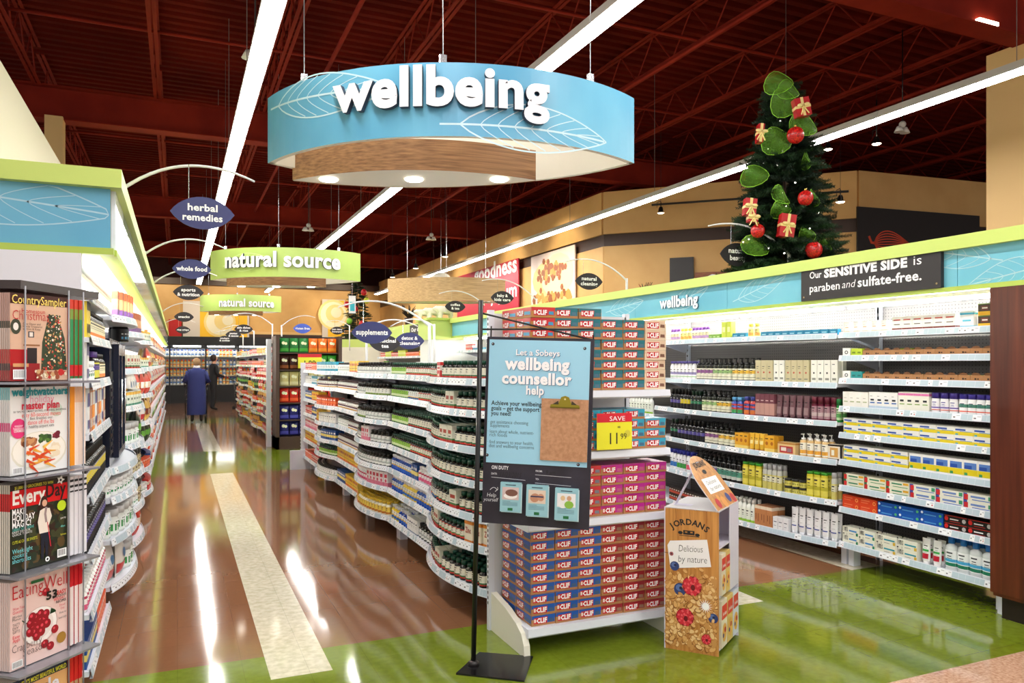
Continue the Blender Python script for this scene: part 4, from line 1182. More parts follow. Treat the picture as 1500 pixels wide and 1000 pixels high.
fu(R1, 8, 1230, 1280, TPT, "cream toothpaste box with blue strip reading Tom's on the bottom shelf", 'blue striped cream toothpaste boxes', stack=2, gap=.001)
fu(R1, 8, 1281, 1342, TPT2, "cream toothpaste box with teal strip reading Tom's on the bottom shelf", 'teal striped cream toothpaste boxes', stack=2, gap=.001)
fu(R1, 8, 1345, 1377, TUBT, 'white tube with green band and red berries on the bottom shelf', 'white red-berry tubes on the bottom shelf')
fu(R1, 8, 1380, 1458, WASH, 'clear mouthwash bottle with blue cap on the bottom shelf', 'mouthwash bottles on the bottom shelf', gap=.003)

# lotions of the double bay
SHW = bottle('shampoo_bottle', .033, 0.18, (240, 240, 240), (90, 80, 150), (246, 246, 246), [(.35, .6, (150, 140, 190)), (.1, .16, (120, 190, 90))], sy=.6, cap_h=.12)
SHB = bottle('pump_bottle', .032, 0.205, (24, 30, 18), (20, 20, 20), (232, 230, 206), [(.55, .85, (150, 190, 120)), (.2, .24, (90, 90, 60))], pump=True, cap_h=.3, lab=(.08, .55))
SHB2 = bottle('pump_bottle', .032, 0.205, (26, 28, 18), (20, 20, 20), (232, 230, 206), [(.55, .85, (236, 190, 60)), (.2, .24, (90, 90, 60))], pump=True, cap_h=.3, lab=(.08, .55))
SHB3 = bottle('pump_bottle', .032, 0.205, (26, 26, 22), (20, 20, 20), (232, 230, 210), [(.55, .85, (150, 90, 150)), (.2, .24, (90, 90, 60))], pump=True, cap_h=.3, lab=(.08, .55))
SHK = bottle('black_bottle', .030, 0.2, (16, 15, 18), (18, 18, 20), (22, 22, 26), [(.4, .7, (90, 80, 160))], cap_h=.25, neck=.4, ink=(170, 170, 180))
SHKY = bottle('black_bottle', .030, 0.2, (16, 15, 18), (18, 18, 20), (22, 22, 26), [(.4, .8, (220, 200, 40))], cap_h=.25, neck=.4, ink=(170, 170, 180))
SHKG = bottle('black_bottle', .028, 0.19, (14, 18, 16), (20, 60, 40), (20, 22, 24), [(.5, .75, (40, 130, 90))], cap_h=.2, neck=.4, ink=(160, 180, 170))
BEIG = carton('hair_colour_carton', .052, .05, 0.185, (200, 190, 150), [], [(.2, .7, .6, .73, (90, 90, 80)), (.2, .62, .5, .64, (90, 90, 80)), ('o', .5, .45, .008, (190, 80, 60)), (.2, .15, .8, .2, (130, 130, 110))])
CLRW = carton('hair_colour_carton', .056, .05, 0.185, (238, 238, 226), [], [(.2, .8, .6, .83, (90, 90, 90)), ('o', .5, .45, .008, (60, 60, 60)), (.2, .15, .8, .24, (140, 140, 130))])
KIDS = bottle('children_bottle', .030, 0.155, (60, 90, 180), (90, 160, 210), (210, 70, 70), [(0, .4, (70, 160, 90)), (.6, .8, (90, 120, 210))], sy=.7)
KID2 = bottle('children_bottle', .030, 0.165, (190, 60, 60), (70, 80, 160), (70, 90, 170), [(0, .4, (220, 120, 60)), (.6, .8, (230, 80, 80))], sy=.7)
PLB = carton('plum_carton', .045, .045, 0.195, (120, 66, 78), [(0.1, .6, (196, 150, 140))], [(.2, .7, .8, .74, (220, 190, 190))])
PLT = tubep('plum_tube', .058, 0.195, (112, 76, 84), (70, 30, 44), [(.2, .5, (150, 120, 124))])
PLBT = bottle('plum_bottle', .024, 0.19, (110, 30, 56), (96, 22, 44), (170, 130, 140), [(.2, .5, (200, 180, 180))], cap_h=.3, neck=.95, caprat=.96, shoulder=.66)
GRB = bottle('green_bottle', .024, 0.18, (30, 140, 60), (20, 110, 50), (190, 220, 170), [(.2, .5, (90, 170, 90))], cap_h=.28, neck=.95, caprat=.96, shoulder=.68)
YLX = carton('honey_carton', .055, .05, 0.14, (236, 176, 50), [(0, .25, (250, 220, 120))], [('o', .5, .55, .016, (190, 110, 30)), (.2, .8, .8, .86, (90, 60, 20))])
YLT = tubep('honey_tube', .05, 0.15, (240, 190, 60), (210, 140, 40), [(.4, .6, (250, 230, 160))])
PMPW = bottle('lotion_pump_bottle', .028, 0.185, (226, 190, 130), (240, 240, 240), (244, 240, 226), [(.1, .4, (236, 170, 60))], pump=True, cap_h=.28)
KIT = carton('gift_kit_box', .15, .10, .10, (226, 196, 140), [(0.86, 1, (190, 130, 60))], [(.12, .15, .88, .7, (190, 60, 60)), (.2, .3, .5, .6, (240, 230, 220)), (.55, .25, .8, .55, (150, 120, 130))])
KITB = carton('gift_kit_box', .15, .08, .12, (236, 226, 206), [(0, .1, (30, 24, 24)), (.9, 1, (30, 24, 24))], [(.15, .2, .7, .8, (214, 160, 80)), (.25, .3, .45, .65, (240, 236, 220)), (.85, 0, 1, 1, (30, 24, 24))])
SHU = bottle('lotion_bottle', .030, 0.2, (240, 242, 246), (30, 40, 150), (240, 242, 248), [(.1, .55, (50, 120, 200))], sy=.6, cap_h=.18)
SHU2 = bottle('lotion_bottle', .030, 0.2, (240, 242, 246), (30, 40, 150), (240, 242, 248), [(.1, .55, (60, 160, 70))], sy=.6, cap_h=.18)
SHU3 = bottle('lotion_bottle', .030, 0.2, (240, 242, 246), (30, 40, 150), (240, 242, 248), [(.1, .55, (226, 90, 110))], sy=.6, cap_h=.18)
SHKL = bottle('pump_bottle', .030, 0.235, (14, 14, 14), (16, 16, 16), (190, 190, 200), [(.3, .8, (110, 80, 160))], pump=True, cap_h=.28, lab=(.12, .5))
SHKM = bottle('pump_bottle', .030, 0.235, (14, 14, 14), (16, 16, 16), (200, 206, 200), [(.3, .8, (80, 150, 130))], pump=True, cap_h=.28, lab=(.12, .5))
OLIV = bottle('olive_bottle', .032, 0.205, (214, 200, 60), (60, 150, 40), (226, 214, 90), [(.3, .5, (190, 180, 50))], cap_h=.1, neck=.9, caprat=.96, shoulder=.88, sy=.7, lab=(.1, .8))
SILV = bottle('spray_can', .023, 0.215, (200, 200, 190), (190, 192, 196), (210, 200, 110), [(.5, .9, (226, 224, 200))], cap_h=.2, neck=.8, caprat=.86, shoulder=.76, lab=(.05, .6))
OLJ = jar('hair_balm_jar', .040, 0.06, (190, 180, 70), (26, 26, 22), (220, 210, 110), [(.3, .7, (160, 160, 60))])
SMLD = carton('hair_dye_box', .04, .05, .065, (40, 30, 28), [(.2, .55, (190, 70, 50))], [(.2, .65, .8, .8, (230, 220, 210))])
WBL = bottle('lotion_bottle', .027, 0.2, (240, 244, 236), (236, 240, 236), (240, 246, 234), [(0, .2, (150, 200, 60))], cap_h=.16, neck=.5, lab=(.02, .6))
WDB = carton('wood_grain_carton', .055, .07, 0.17, (196, 132, 84), [(.84, 1, (236, 220, 196))], [(.2, .3, .3, .6, (110, 60, 30)), (.6, .2, .7, .6, (120, 70, 40))])
SWB = carton('ointment_carton', .042, .05, 0.105, (240, 240, 242), [], [(.2, .6, .8, .66, (90, 90, 110)), (.2, .3, .7, .34, (150, 150, 160))])
WTB = tubep('cream_tube', 0.062, 0.215, (242, 242, 244), (232, 234, 240), [(.3, .34, (60, 80, 160))])
PURS = bottle('hand_soap_bottle', .028, .12, (246, 236, 250), (150, 90, 190), (250, 240, 200), [(.1, .5, (200, 160, 210))], sy=.7)
YELS = bottle('hand_soap_bottle', .028, .12, (250, 240, 190), (240, 220, 90), (250, 236, 150), [(.1, .5, (240, 180, 90))], sy=.7)
LIMS = carton('bright_soap_carton', .05, .05, .15, (200, 214, 70), [], [(.2, .4, .8, .7, (236, 240, 170))])
TEALB = carton('blue_soap_carton', .065, .05, .045, (30, 130, 170), [], [(.2, .4, .8, .6, (150, 210, 226))], cat='soap box')
GRNB = carton('green_soap_carton', .05, .05, .045, (120, 170, 60), [], [(.2, .4, .8, .6, (190, 220, 150))], cat='soap box')
q = 'lit top shelf of the bulging right bay'
def r2(si, u0, u1, p, lb, gr, **k): fu(R2, si, u0, u1, p, lb, gr, X=PX - 0.12, **k)
r2(0, 974, 990, PURS, 'white soap bottle with purple cap by the snack bar tower', 'purple capped soap bottles', back=0)
r2(0, 991, 1010, YELS, 'pale yellow soap bottle on the lit top shelf', 'yellow soap bottles', back=0)
r2(0, 1011, 1038, PURS, 'purple capped soap bottle right of the yellow ones, lit top shelf', 'second run of purple capped soap bottles', back=0)
r2(0, 1039, 1056, GRNB, 'small flat green soap box on the lit top shelf', 'green soap boxes', back=0)
r2(0, 1058, 1072, LIMS, 'tall lime yellow carton on the lit top shelf', 'tall lime cartons', back=0)
r2(0, 1073, 1092, TEALB, 'low blue soap box left of pale bottles on top shelf', 'low blue soap boxes, left run', back=0)
r2(0, 1093, 1110, YELS, 'pale bottle between two runs of blue boxes on the lit top shelf', 'pale bottles between blue boxes', back=0)
r2(0, 1112, 1224, TEALB, 'low blue soap box on the right half of the lit top shelf', 'low blue soap boxes, right run', back=0)
r2(1, 973, 1017, SHW, 'white shampoo bottle with round violet emblem on the second shelf', 'white shampoo bottles on the second shelf')
r2(1, 1018, 1042, SHB3, 'dark pump bottle with violet label square, second shelf of the bulging bay', 'violet square pump bottles, second shelf')
r2(1, 1043, 1070, SHB, 'dark pump bottle with green label square, second shelf of the bulging bay', 'green square pump bottles, second shelf')
r2(1, 1071, 1103, SHB2, 'dark pump bottle with yellow label square, second shelf of the bulging bay', 'yellow square pump bottles, second shelf')
r2(1, 1105, 1128, BEIG, 'tall khaki carton at the left of its run on the second shelf', 'khaki hair colour cartons, left run')
r2(1, 1129, 1143, CLRW, 'tall pale carton between khaki ones on the second shelf', 'pale hair colour cartons between khaki ones')
r2(1, 1144, 1174, BEIG, 'tall khaki carton right of the pale pair on the second shelf', 'khaki hair colour cartons, right run')
r2(1, 1176, 1224, CLRW, 'tall pale carton at the right end of the second shelf', 'pale hair colour cartons at the right end')
r2(2, 973, 990, SHK, 'slim black bottle with violet mark on the third shelf', 'black violet bottles, third shelf')
r2(2, 991, 1007, SHKY, 'slim black bottle with yellow label on the third shelf', 'black yellow bottles, third shelf')
r2(2, 1008, 1025, SHKG, 'slim black and green bottle on the third shelf', 'black green bottles, third shelf')
r2(2, 1026, 1048, SHB, 'pump bottle with cream label and green square, third shelf', 'green square pump bottles, third shelf')
r2(2, 1049, 1069, SHB2, 'pump bottle with cream label and yellow square, third shelf', 'yellow square pump bottles, third shelf')
r2(2, 1070, 1086, KIDS, 'colourful small blue bottle on the third shelf', 'small blue childrens bottles')
r2(2, 1087, 1104, KID2, 'colourful small red bottle on the third shelf', 'small red childrens bottles')
r2(2, 1105, 1130, PLB, 'tall plum carton on the third shelf', 'plum cartons, third shelf')
r2(2, 1131, 1174, PLT, 'plum squeeze tube on the third shelf', 'plum tubes, third shelf')
r2(2, 1175, 1206, PLBT, 'slim plum bottle on the third shelf', 'plum bottles, third shelf')
r2(2, 1207, 1226, GRB, 'slim green bottle at the right end of the third shelf', 'green bottles, third shelf')
r2(3, 973, 985, SHKG, 'black bottle with green label at the left of the fourth shelf', 'black green bottles, fourth shelf')
r2(3, 986, 1030, SHK, 'black bottle with violet label on the fourth shelf', 'black violet bottles, fourth shelf')
r2(3, 1031, 1050, SHB3, 'cream labelled pump bottle with violet square, fourth shelf', 'violet square pump bottles, fourth shelf')
r2(3, 1051, 1075, SHB2, 'cream labelled pump bottle with yellow square, fourth shelf', 'yellow square pump bottles, fourth shelf')
r2(3, 1077, 1095, YLX, 'honey yellow carton at the left of the fourth shelf honey range', 'honey cartons, left run')
r2(3, 1096, 1116, YLT, 'honey yellow tube on the fourth shelf', 'honey tubes, fourth shelf')
r2(3, 1117, 1130, YLX, 'honey yellow carton beside the gift kit', 'honey cartons beside the gift kit')
r2(3, 1131, 1158, KIT, 'open gift kit box with red tray on the fourth shelf', None, back=0)
r2(3, 1160, 1196, PMPW, 'amber lotion bottle with white pump on the fourth shelf', 'amber pump bottles, fourth shelf')
r2(3, 1198, 1226, KITB, 'cream and black gift box at the right end of the fourth shelf', None, back=0)
r2(4, 973, 984, SHU, 'white lotion bottle with navy cap and blue label, fifth shelf', 'blue label lotion bottles')
r2(4, 985, 1000, SHU2, 'white lotion bottle with navy cap and green label, fifth shelf', 'green label lotion bottles')
r2(4, 1001, 1014, SHU3, 'white lotion bottle with navy cap and pink label, fifth shelf', 'pink label lotion bottles')
r2(4, 1015, 1048, SHKL, 'black pump bottle with violet label, fifth shelf behind the cereal display', 'black violet pump bottles, fifth shelf')
r2(4, 1049, 1084, SHKM, 'black pump bottle with grey green label, fifth shelf', 'black green pump bottles, fifth shelf')
r2(4, 1085, 1112, OLIV, 'olive yellow bottle with green cap left of the silver cans', 'olive bottles, left run')
r2(4, 1113, 1138, SILV, 'slim silver spray can between olive bottles and jars', 'silver cans, left run')
r2(4, 1140, 1168, OLJ, 'olive jar with black lid in a stack of two', 'olive jars', stack=2, back=0)
r2(4, 1169, 1195, OLIV, 'olive yellow bottle with green cap right of the jars', 'olive bottles, right run')
r2(4, 1197, 1226, SILV, 'slim silver spray can at the right end of the fifth shelf', 'silver cans, right run')
r2(5, 973, 1070, SMLD, 'small dark hair dye box in two layers behind the cereal display', 'small dark hair dye boxes', stack=2)
r2(5, 1073, 1103, WBL, 'white lotion bottle with lime foot, bottom shelf', 'lime footed lotion bottles, bottom shelf')
r2(5, 1104, 1127, WDB, 'wood grain carton with pale top, bottom shelf', 'wood grain cartons')
r2(5, 1128, 1148, SWB, 'small white ointment carton in two layers, bottom shelf', 'small ointment cartons', stack=1)
r2(5, 1150, 1225, WTB, 'white cream tube standing on its cap, bottom shelf', 'white cream tubes, bottom shelf')
rr = random.Random(4)
for si in (0, 1, 2, 3, 4):
    y = 6.9
    while y < 12.5:
        p = rr.choice([CWHT, LIMS, YELS, CRED, TEALB, PURS, CYEL, KIT, VITC] if si < 2 else [SHB, SHK, OLIV, WBL, SHU, PLB, YLX]); L = rr.uniform(.25, .7)
        fill(R3, si, y, min(y + L, 13.0), p, 'x', 'x', back=0, single=False); y += L + .02
# side end panels of the case: dark wood column at the right
g = G(); g.box(4.55, 2.2, 0.14, 5.3, 3.08, 2.03, DWOOD)
cab = thing('wood_column_cabinet', 'dark red-brown wooden end cabinet at the right edge of the wall case', 'cabinet')
g.build('carcass', cab)
g = G(); g.box(4.6, 2.22, 0.0, 5.25, 3.06, 0.14, mat((30, 14, 9), 0.5)); g.build('plinth', cab)
for k in range(4):
    g = G(); y0 = 2.22 + k * 0.22; g.box(4.543, y0 + .003, 0.16, 4.55, y0 + 0.215, 2.02, DWOOD); g.build('panel', cab)
g = G(); g.box(4.66, 3.09, 0.0, 4.72, 3.128, 0.2, STEELW); g.box(4.6, 3.105, .17, 5.08, 3.125, 2.02, STEELW)
tag(g.build('end_panel'), 'narrow white steel end panel between toothpaste bay and wood column', 'panel')

# ---- canopies with blue panels
def canopy(label, xf, xb, dirn, y0, y1, z0, z1, glow_y, panels, body_m, name='lit_canopy', top_h=0.085):
    t = thing(name, label, 'canopy')
    a, b = sorted((xf - dirn * 0.0, xb)); 
    e = 0.045
    def bxx(nm, xa, ya, za, xb_, yb_, zb_, m):
        q = G(); q.box(min(xa, xb_), min(ya, yb_), za, max(xa, xb_), max(ya, yb_), zb_, m); return q.build(nm, t)
    bxx('top_trim', xf + dirn * e, y0 - e * 0.0, z1 - top_h, xb, y1, z1, LIME)
    bxx('bottom_trim', xf + dirn * 0.02, y0, z0, xf - dirn * 0.05, y1, z0 + 0.03, LIMED)
    bxx('soffit', xf - dirn * 0.05, y0, z0 + 0.02, xb, y1, z0 + 0.05, mat((250, 250, 245), .5))
    for (ya, yb, m) in panels:
        bxx('fascia_panel', xf, ya + 0.002, z0 + 0.03, xf - dirn * 0.02, yb - 0.002, z1 - top_h, m)
    return t
TP = TEAL
pan = [(2.2, 3.32, TP), (3.32, 4.30, TP), (4.30, 5.55, TP)] + [(5.55 + 1.51 * k, 5.55 + 1.51 * (k + 1), TP) for k in range(5)]
XF = 4.56
cr = canopy('lime trimmed blue canopy running along the right wall case', XF, 5.35, -1, 2.2, 13.12, 2.01, 2.36, None, pan, TEAL)
TL = mat((176, 214, 222), 0.4)
for (Y, z, L, Wd, a) in ((3.1, 2.19, .62, .10, 2.9), (2.75, 2.12, .5, .10, 3.3), (4.1, 2.14, .55, .10, 0.3), (4.5, 2.1, .5, .09, 0.2), (5.4, 2.12, .6, .1, 0.25), (6.4, 2.12, .6, .1, 0.25), (7.6, 2.15, .7, .1, .1), (9.4, 2.15, .7, .1, .1), (11.5, 2.15, .8, .1, .1)):
    g = G(); Art(g, plane_fn((XF, 15.75, 0), (0, -1, 0), (0, 0, 1)), 0.001).leaf(15.75 - Y, z, L, Wd, a, TL, 0.006, 1, 5)
    g.v = [(x, y, min(max(z_, 2.045), 2.272)) for x, y, z_ in g.v]; g.build('leaf_print', cr)
yw0, yw1 = YX(968, XF), YX(1024, XF)
letters3d('wellbeing', 0.035, (yw0 - yw1) / text_geo('wellbeing', 0.035, 5)[2], 0.155, plane_fn((XF, yw0, 0), (0, -1, 0), (0, 0, 1)), 0, 2.115, 0.012, mat((240, 246, 250), .4), mat((90, 120, 140), .5), cr, 0.003)
# black sensitive side board
yb0, yb1 = YX(1175, XF - .02), YX(1380, XF - .02)
t = thing('message_board', 'black board reading Our SENSITIVE SIDE is paraben and sulfate-free', 'sign')
bg = G(); bg.box(XF - .03, yb1, 2.04, XF - .002, yb0, 2.33, mat((38, 34, 36), .5)); bg.build('board', t)
g = G(); A_ = Art(g, plane_fn((XF - .03, yb0, 2.04), (0, -1, 0), (0, 0, 1)), 0.001); Wb = yb0 - yb1
A_.text('Our', Wb * .075, .17, .075, PRINTW, w=Wb * .10, bold=.012)
A_.text('SENSITIVE SIDE', Wb * .195, .165, .088, PRINTW, w=Wb * .60, bold=.05)
A_.text('is', Wb * .835, .17, .09, PRINTW, w=Wb * .05, bold=.0)
A_.text('paraben', Wb * .075, .065, .085, PRINTW, w=Wb * .245, bold=.015)
A_.text('and', Wb * .335, .068, .08, PRINTW, w=Wb * .095, bold=-.005, slant=.25)
A_.text('sulfate-free.', Wb * .455, .065, .095, PRINTW, w=Wb * .43, bold=.022)
g.build('lettering', t)
for x, z in ((.03, .03), (.03, .26), (Wb - .03, .03), (Wb - .03, .26)):
    g = G(); A_ = Art(g, plane_fn((XF - .03, yb0, 2.04), (0, -1, 0), (0, 0, 1)), 0.001); A_.disc(x, z, .007, mat((170, 150, 110), .3, 1.0), 2); g.build('screw', t)

def case_tube(x, y0, y1, z, label, name='fluorescent_tube'):
    t = thing(name, label, 'lamp', (0, 0, 0))
    g = G(); g.box(x - .02, y0, z, x + .02, y1, z + .03, OFFW); g.build('batten', t)
    n = int((y1 - y0) / 1.2)
    for k in range(n):
        g = G(); a = y0 + k * (y1 - y0) / n; g.tube([(x, a + .03, z - .014), (x, a + (y1 - y0) / n - .03, z - .014)], .014, mat((255, 255, 250), .5, emit=CASE_EMIT), 6); g.build('tube', t)
    return t
case_tube(4.75, 3.15, 13.0, 1.995, 'fluorescent tube under the canopy of the right wall case')
# lime block at the far end of the teal canopy, then the lime run beyond it
t = thing('far_canopy', 'lime green block and far canopy beyond the end of the blue wall canopy', 'canopy')
for nm, x0, x1, y0, y1, z0, z1, m in (('block', 4.16, 5.3, 13.13, 13.9, 1.98, 2.36, LIME), ('ledge', 4.12, 5.3, 13.10, 13.95, 2.33, 2.37, LIMED), ('run', 4.60, 5.2, 13.96, 19.4, 2.0, 2.40, LIME), ('white_case', 4.2, 5.3, 13.2, 13.9, 0.0, 1.98, mat((240, 242, 240), .5)), ('run_case', 5.0, 5.2, 13.96, 19.4, 0, 2.0, mat((236, 236, 226), .5))):
    bx(t, nm, x0, y0, z0, x1, y1, z1, m)
R4 = shelving('far produce bays under the lime canopy run', 4.70, 5.0, -1, 13.98, 19.3, [1.7, 1.4, 1.0, .6, .2], 0, seed=44, zback=2.0)
for si in (0, 1):
    y = 14.1
    while y < 18.6:
        p = rr.choice([CORNG, CRED, TEALB, CYEL, LIMS, VITC, OLIV, ]); L = rr.uniform(.3, .8); fill(R4, si, y, min(y + L, 19.2), p, 'x', 'x', back=0, single=False); y += L + .02
ya, yb = YX(626, 4.6), YX(602, 4.6)
g = G(); g.box(4.575, ya, 2.03, 4.60, yb, 2.36, mat((36, 34, 36), .5))
A_ = Art(g, plane_fn((4.575, yb, 2.03), (0, -1, 0), (0, 0, 1)), .002); A_.text('Our digital', (yb - ya) * .1, .19, .12, PRINTW, w=(yb - ya) * .8, bold=.03); A_.text('is online.', (yb - ya) * .3, .05, .12, PRINTW, w=(yb - ya) * .6)
tag(g.build('message_board'), 'small distant black board on the lime far canopy', 'sign')
# distant lime canopy with a white case carrying the small tree
a = W(459, 500, 21.3); b = W(556, 500, 21.3)
t = thing('island_canopy', 'distant lime topped white island case carrying the small Christmas tree', 'canopy')
for nm, z0, z1, m in (('case', 0, 2.0, mat((226, 222, 202), .5)), ('lime_top', 2.0, 2.22, LIME)):
    g = G(); n_ = Vector((SN, CS, 0)); P_ = [a, b, b + n_ * 1.2, a + n_ * 1.2]; g.prism([(v.x, v.y) for v in P_], z0, z1, m); g.build(nm, t)

# ---- left wall case
LX = -0.37; LBK = -0.85
LA = shelving('first straight bay of the left case behind the magazine rack', LX, LBK, 1, 3.97, 5.07, [1.86, 1.67, 1.46, 1.22, .93, .66, .40, .14], 0, seed=50, zback=2.1, back=PEGL)
LB = shelving('bulging bay of the left case under the drinks cooler', LX, LBK, 1, 5.08, 6.30, [1.83, .92, .745, .50, .225], .11, seed=51, zback=2.1, back=PEGL)
LU = [LA, LB]
names = ['bulging bay of the left case just past the cooler', 'second straight bay of the left case', 'third bulging bay of the left case', 'long far run of the left case']
yy = 6.31
for k in range(3):
    LU.append(shelving(names[k], LX, LBK, 1, yy, yy + 1.22, [1.78, 1.5, 1.22, .93, .70, .44, .18], .11 if k != 1 else .02, seed=52 + k, zback=2.1, back=PEGL)); yy += 1.23
LU.append(shelving(names[3], LX + .05, LBK, 1, yy, 24.6, [1.78, 1.5, 1.22, .93, .70, .44, .18], 0, seed=58, zback=2.1, back=PEGL))
def book(name, w, d, h, c, spine): 
    return carton(name, w, d, h, c, [], [(.1, .6, .9, .9, spine), (.2, .1, .8, .3, spine)], cat='book')
BK = [book('book', .03, .15, .21, c, s) for c, s in (((246, 220, 60), (40, 40, 40)), ((238, 238, 236), (90, 90, 160)), ((60, 170, 190), (240, 240, 240)), ((200, 130, 90), (250, 240, 230)), ((226, 226, 230), (180, 40, 60)), ((244, 150, 50), (255, 255, 255)))]
OILB = bottle('oil_bottle', .032, .14, (30, 18, 10), (16, 16, 16), (236, 228, 190), [(0, .25, (230, 130, 50))], cap_h=.16)
OILY = bottle('oil_bottle', .030, .15, (30, 18, 30), (90, 60, 150), (216, 210, 60), [(.5, .9, (90, 60, 150))], cap_h=.2)
POTW = jar('supplement_tub', .045, .10, (244, 244, 242), (240, 240, 240), (244, 246, 244), [(.35, .6, (40, 140, 80))])
POTK = jar('protein_tub', .055, .15, (22, 22, 24), (14, 14, 14), (30, 32, 36), [(.1, .3, (70, 150, 190)), (.5, .6, (200, 200, 200))])
POTB = jar('protein_tub', .055, .17, (206, 190, 150), (16, 14, 14), (214, 200, 160), [(.1, .3, (110, 80, 50)), (.5, .7, (60, 40, 30))])
POTG = jar('protein_tub', .06, .16, (232, 236, 232), (200, 200, 200), (240, 244, 240), [(.2, .7, (60, 150, 80))])
STIK = carton('incense_box', .035, .035, .16, (226, 170, 120), [(.7, 1, (190, 90, 50)), (0, .3, (120, 80, 150))], [])
ZBX = carton('herbal_box', .07, .06, .11, (236, 240, 226), [(0, .2, (60, 150, 120)), (.8, 1, (240, 190, 70))], [(.2, .45, .8, .6, (60, 90, 60))])
BAG1 = pouch('health_food_bag', .16, .07, .22, (222, 70, 50), [(.3, .6, (246, 240, 230))], [('o', .0, .45, .03, (240, 180, 50))])
BAG2 = pouch('health_food_bag', .16, .07, .22, (232, 190, 90), [(.3, .6, (130, 60, 40))], [('o', .0, .45, .03, (250, 244, 220))])
BAG3 = pouch('health_food_bag', .17, .07, .23, (240, 236, 228), [(.1, .35, (200, 60, 60))], [('o', .0, .6, .03, (60, 120, 170))])
BAG4 = pouch('health_food_bag', .16, .07, .22, (40, 60, 44), [(.35, .6, (110, 180, 70))], [])
la = 'left case first bay'
fill(LA, 1, 4.0, 4.16, BK[0], 'yellow spined book beside the magazine rack, upper left case shelf', 'yellow books', back=0)
fill(LA, 1, 4.2, 5.0, OILB, 'dark oil bottle with cream label on the second shelf behind the magazines', 'dark oil bottles behind magazines')
fill(LA, 2, 4.0, 4.1, BK[1], 'white spined book on the third shelf behind the magazines', 'white books', back=0)
fill(LA, 2, 4.15, 4.4, POTW, 'white tub on the third shelf behind the magazines', 'white tubs, third shelf', back=0)
fill(LA, 2, 4.42, 4.65, OILY, 'dark bottle with yellow and violet label behind the magazines', 'violet yellow bottles', back=0)
fill(LA, 2, 4.67, 5.0, OILB, 'dark oil bottle on the third shelf behind the magazines', 'dark oil bottles, third shelf')
for k in range(8): fill(LA, 3, 4.03 + k * .12, 4.13 + k * .12, BK[(k * 2 + 1) % 6], f"{['white', 'tan', 'orange', 'white', 'tan', 'orange', 'white', 'tan'][k]} book on the fourth shelf behind the magazines, " + ('near end' if k < 3 else 'middle' if k < 5 else 'far end'), f'books on the fourth shelf {k}', back=0)
fill(LA, 4, 4.0, 5.02, SHKY, 'black bottle with yellow mark, fifth shelf, first left bay', 'black yellow bottles, left case fifth shelf')
fill(LA, 5, 4.0, 5.02, SHK, 'black bottle on the sixth shelf of the first left bay', 'black bottles, left case sixth shelf')
fill(LA, 6, 4.0, 5.02, VITP, 'pink labelled bottle on the seventh shelf of the first left bay', 'pink bottles, left case seventh shelf')
fill(LA, 7, 4.0, 4.5, CBLU, 'blue and yellow box on the bottom shelf of the first left bay', 'blue yellow boxes, left case bottom')
fill(LA, 7, 4.52, 5.02, CORNG, 'orange box on the bottom shelf of the first left bay', 'orange boxes, left case bottom')
fill(LB, 0, 5.2, 6.2, STIK, 'slim incense box on the lit shelf above the drinks cooler', 'slim incense boxes above the cooler', gap=.06, back=0)
fill(LB, 2, 5.1, 6.27, POTW, 'white tub with green band directly below the cooler', 'white tubs below the cooler')
fill(LB, 3, 5.1, 5.8, POTG, 'white and green tub on the second shelf below the cooler', 'white green tubs', )
fill(LB, 3, 5.82, 6.27, POTK, 'black tub on the second shelf below the cooler', 'black tubs below the cooler')
fill(LB, 4, 5.1, 5.5, BAG3, 'white bag on the bottom shelf below the cooler', 'white bags below the cooler')
fill(LB, 4, 5.52, 6.27, POTG, 'white and green tub on the bottom shelf below the cooler', 'white green tubs, bottom')
rr = random.Random(11)
mixes = [[POTK, STIK, ZBX], [ZBX, CHERB], [BAG3, BAG1, ZBX], [BAG4, POTG], [POTB], [POTB, POTW], [BAG3, BAG1]]
mix2 = [[STIK, ZBX], [BAG1, BAG2, ZBX], [BAG1, BAG3], [BAG2, BAG3, BAG1], [BAG1, BAG4], [CORNG, CBLU, BAG1], [POTW, BAG2, CRED]]
for k, u in enumerate(LU[2:]):
    for si in range(7):
        y = u.y0 + .03
        while y < u.y1 - .1:
            p = rr.choice((mixes if k < 2 else mix2)[si]); L = rr.uniform(.3, .6); e = min(y + L, u.y1 - .03)
            if e - y < p.w: break
            ww = names[k]
            fill(u, si, y, e, p, f'{p.name.replace("_", " ")} on shelf of the {ww}, near {y:.0f} m', f'{p.name} x', back=0, single=False); y = e + .01
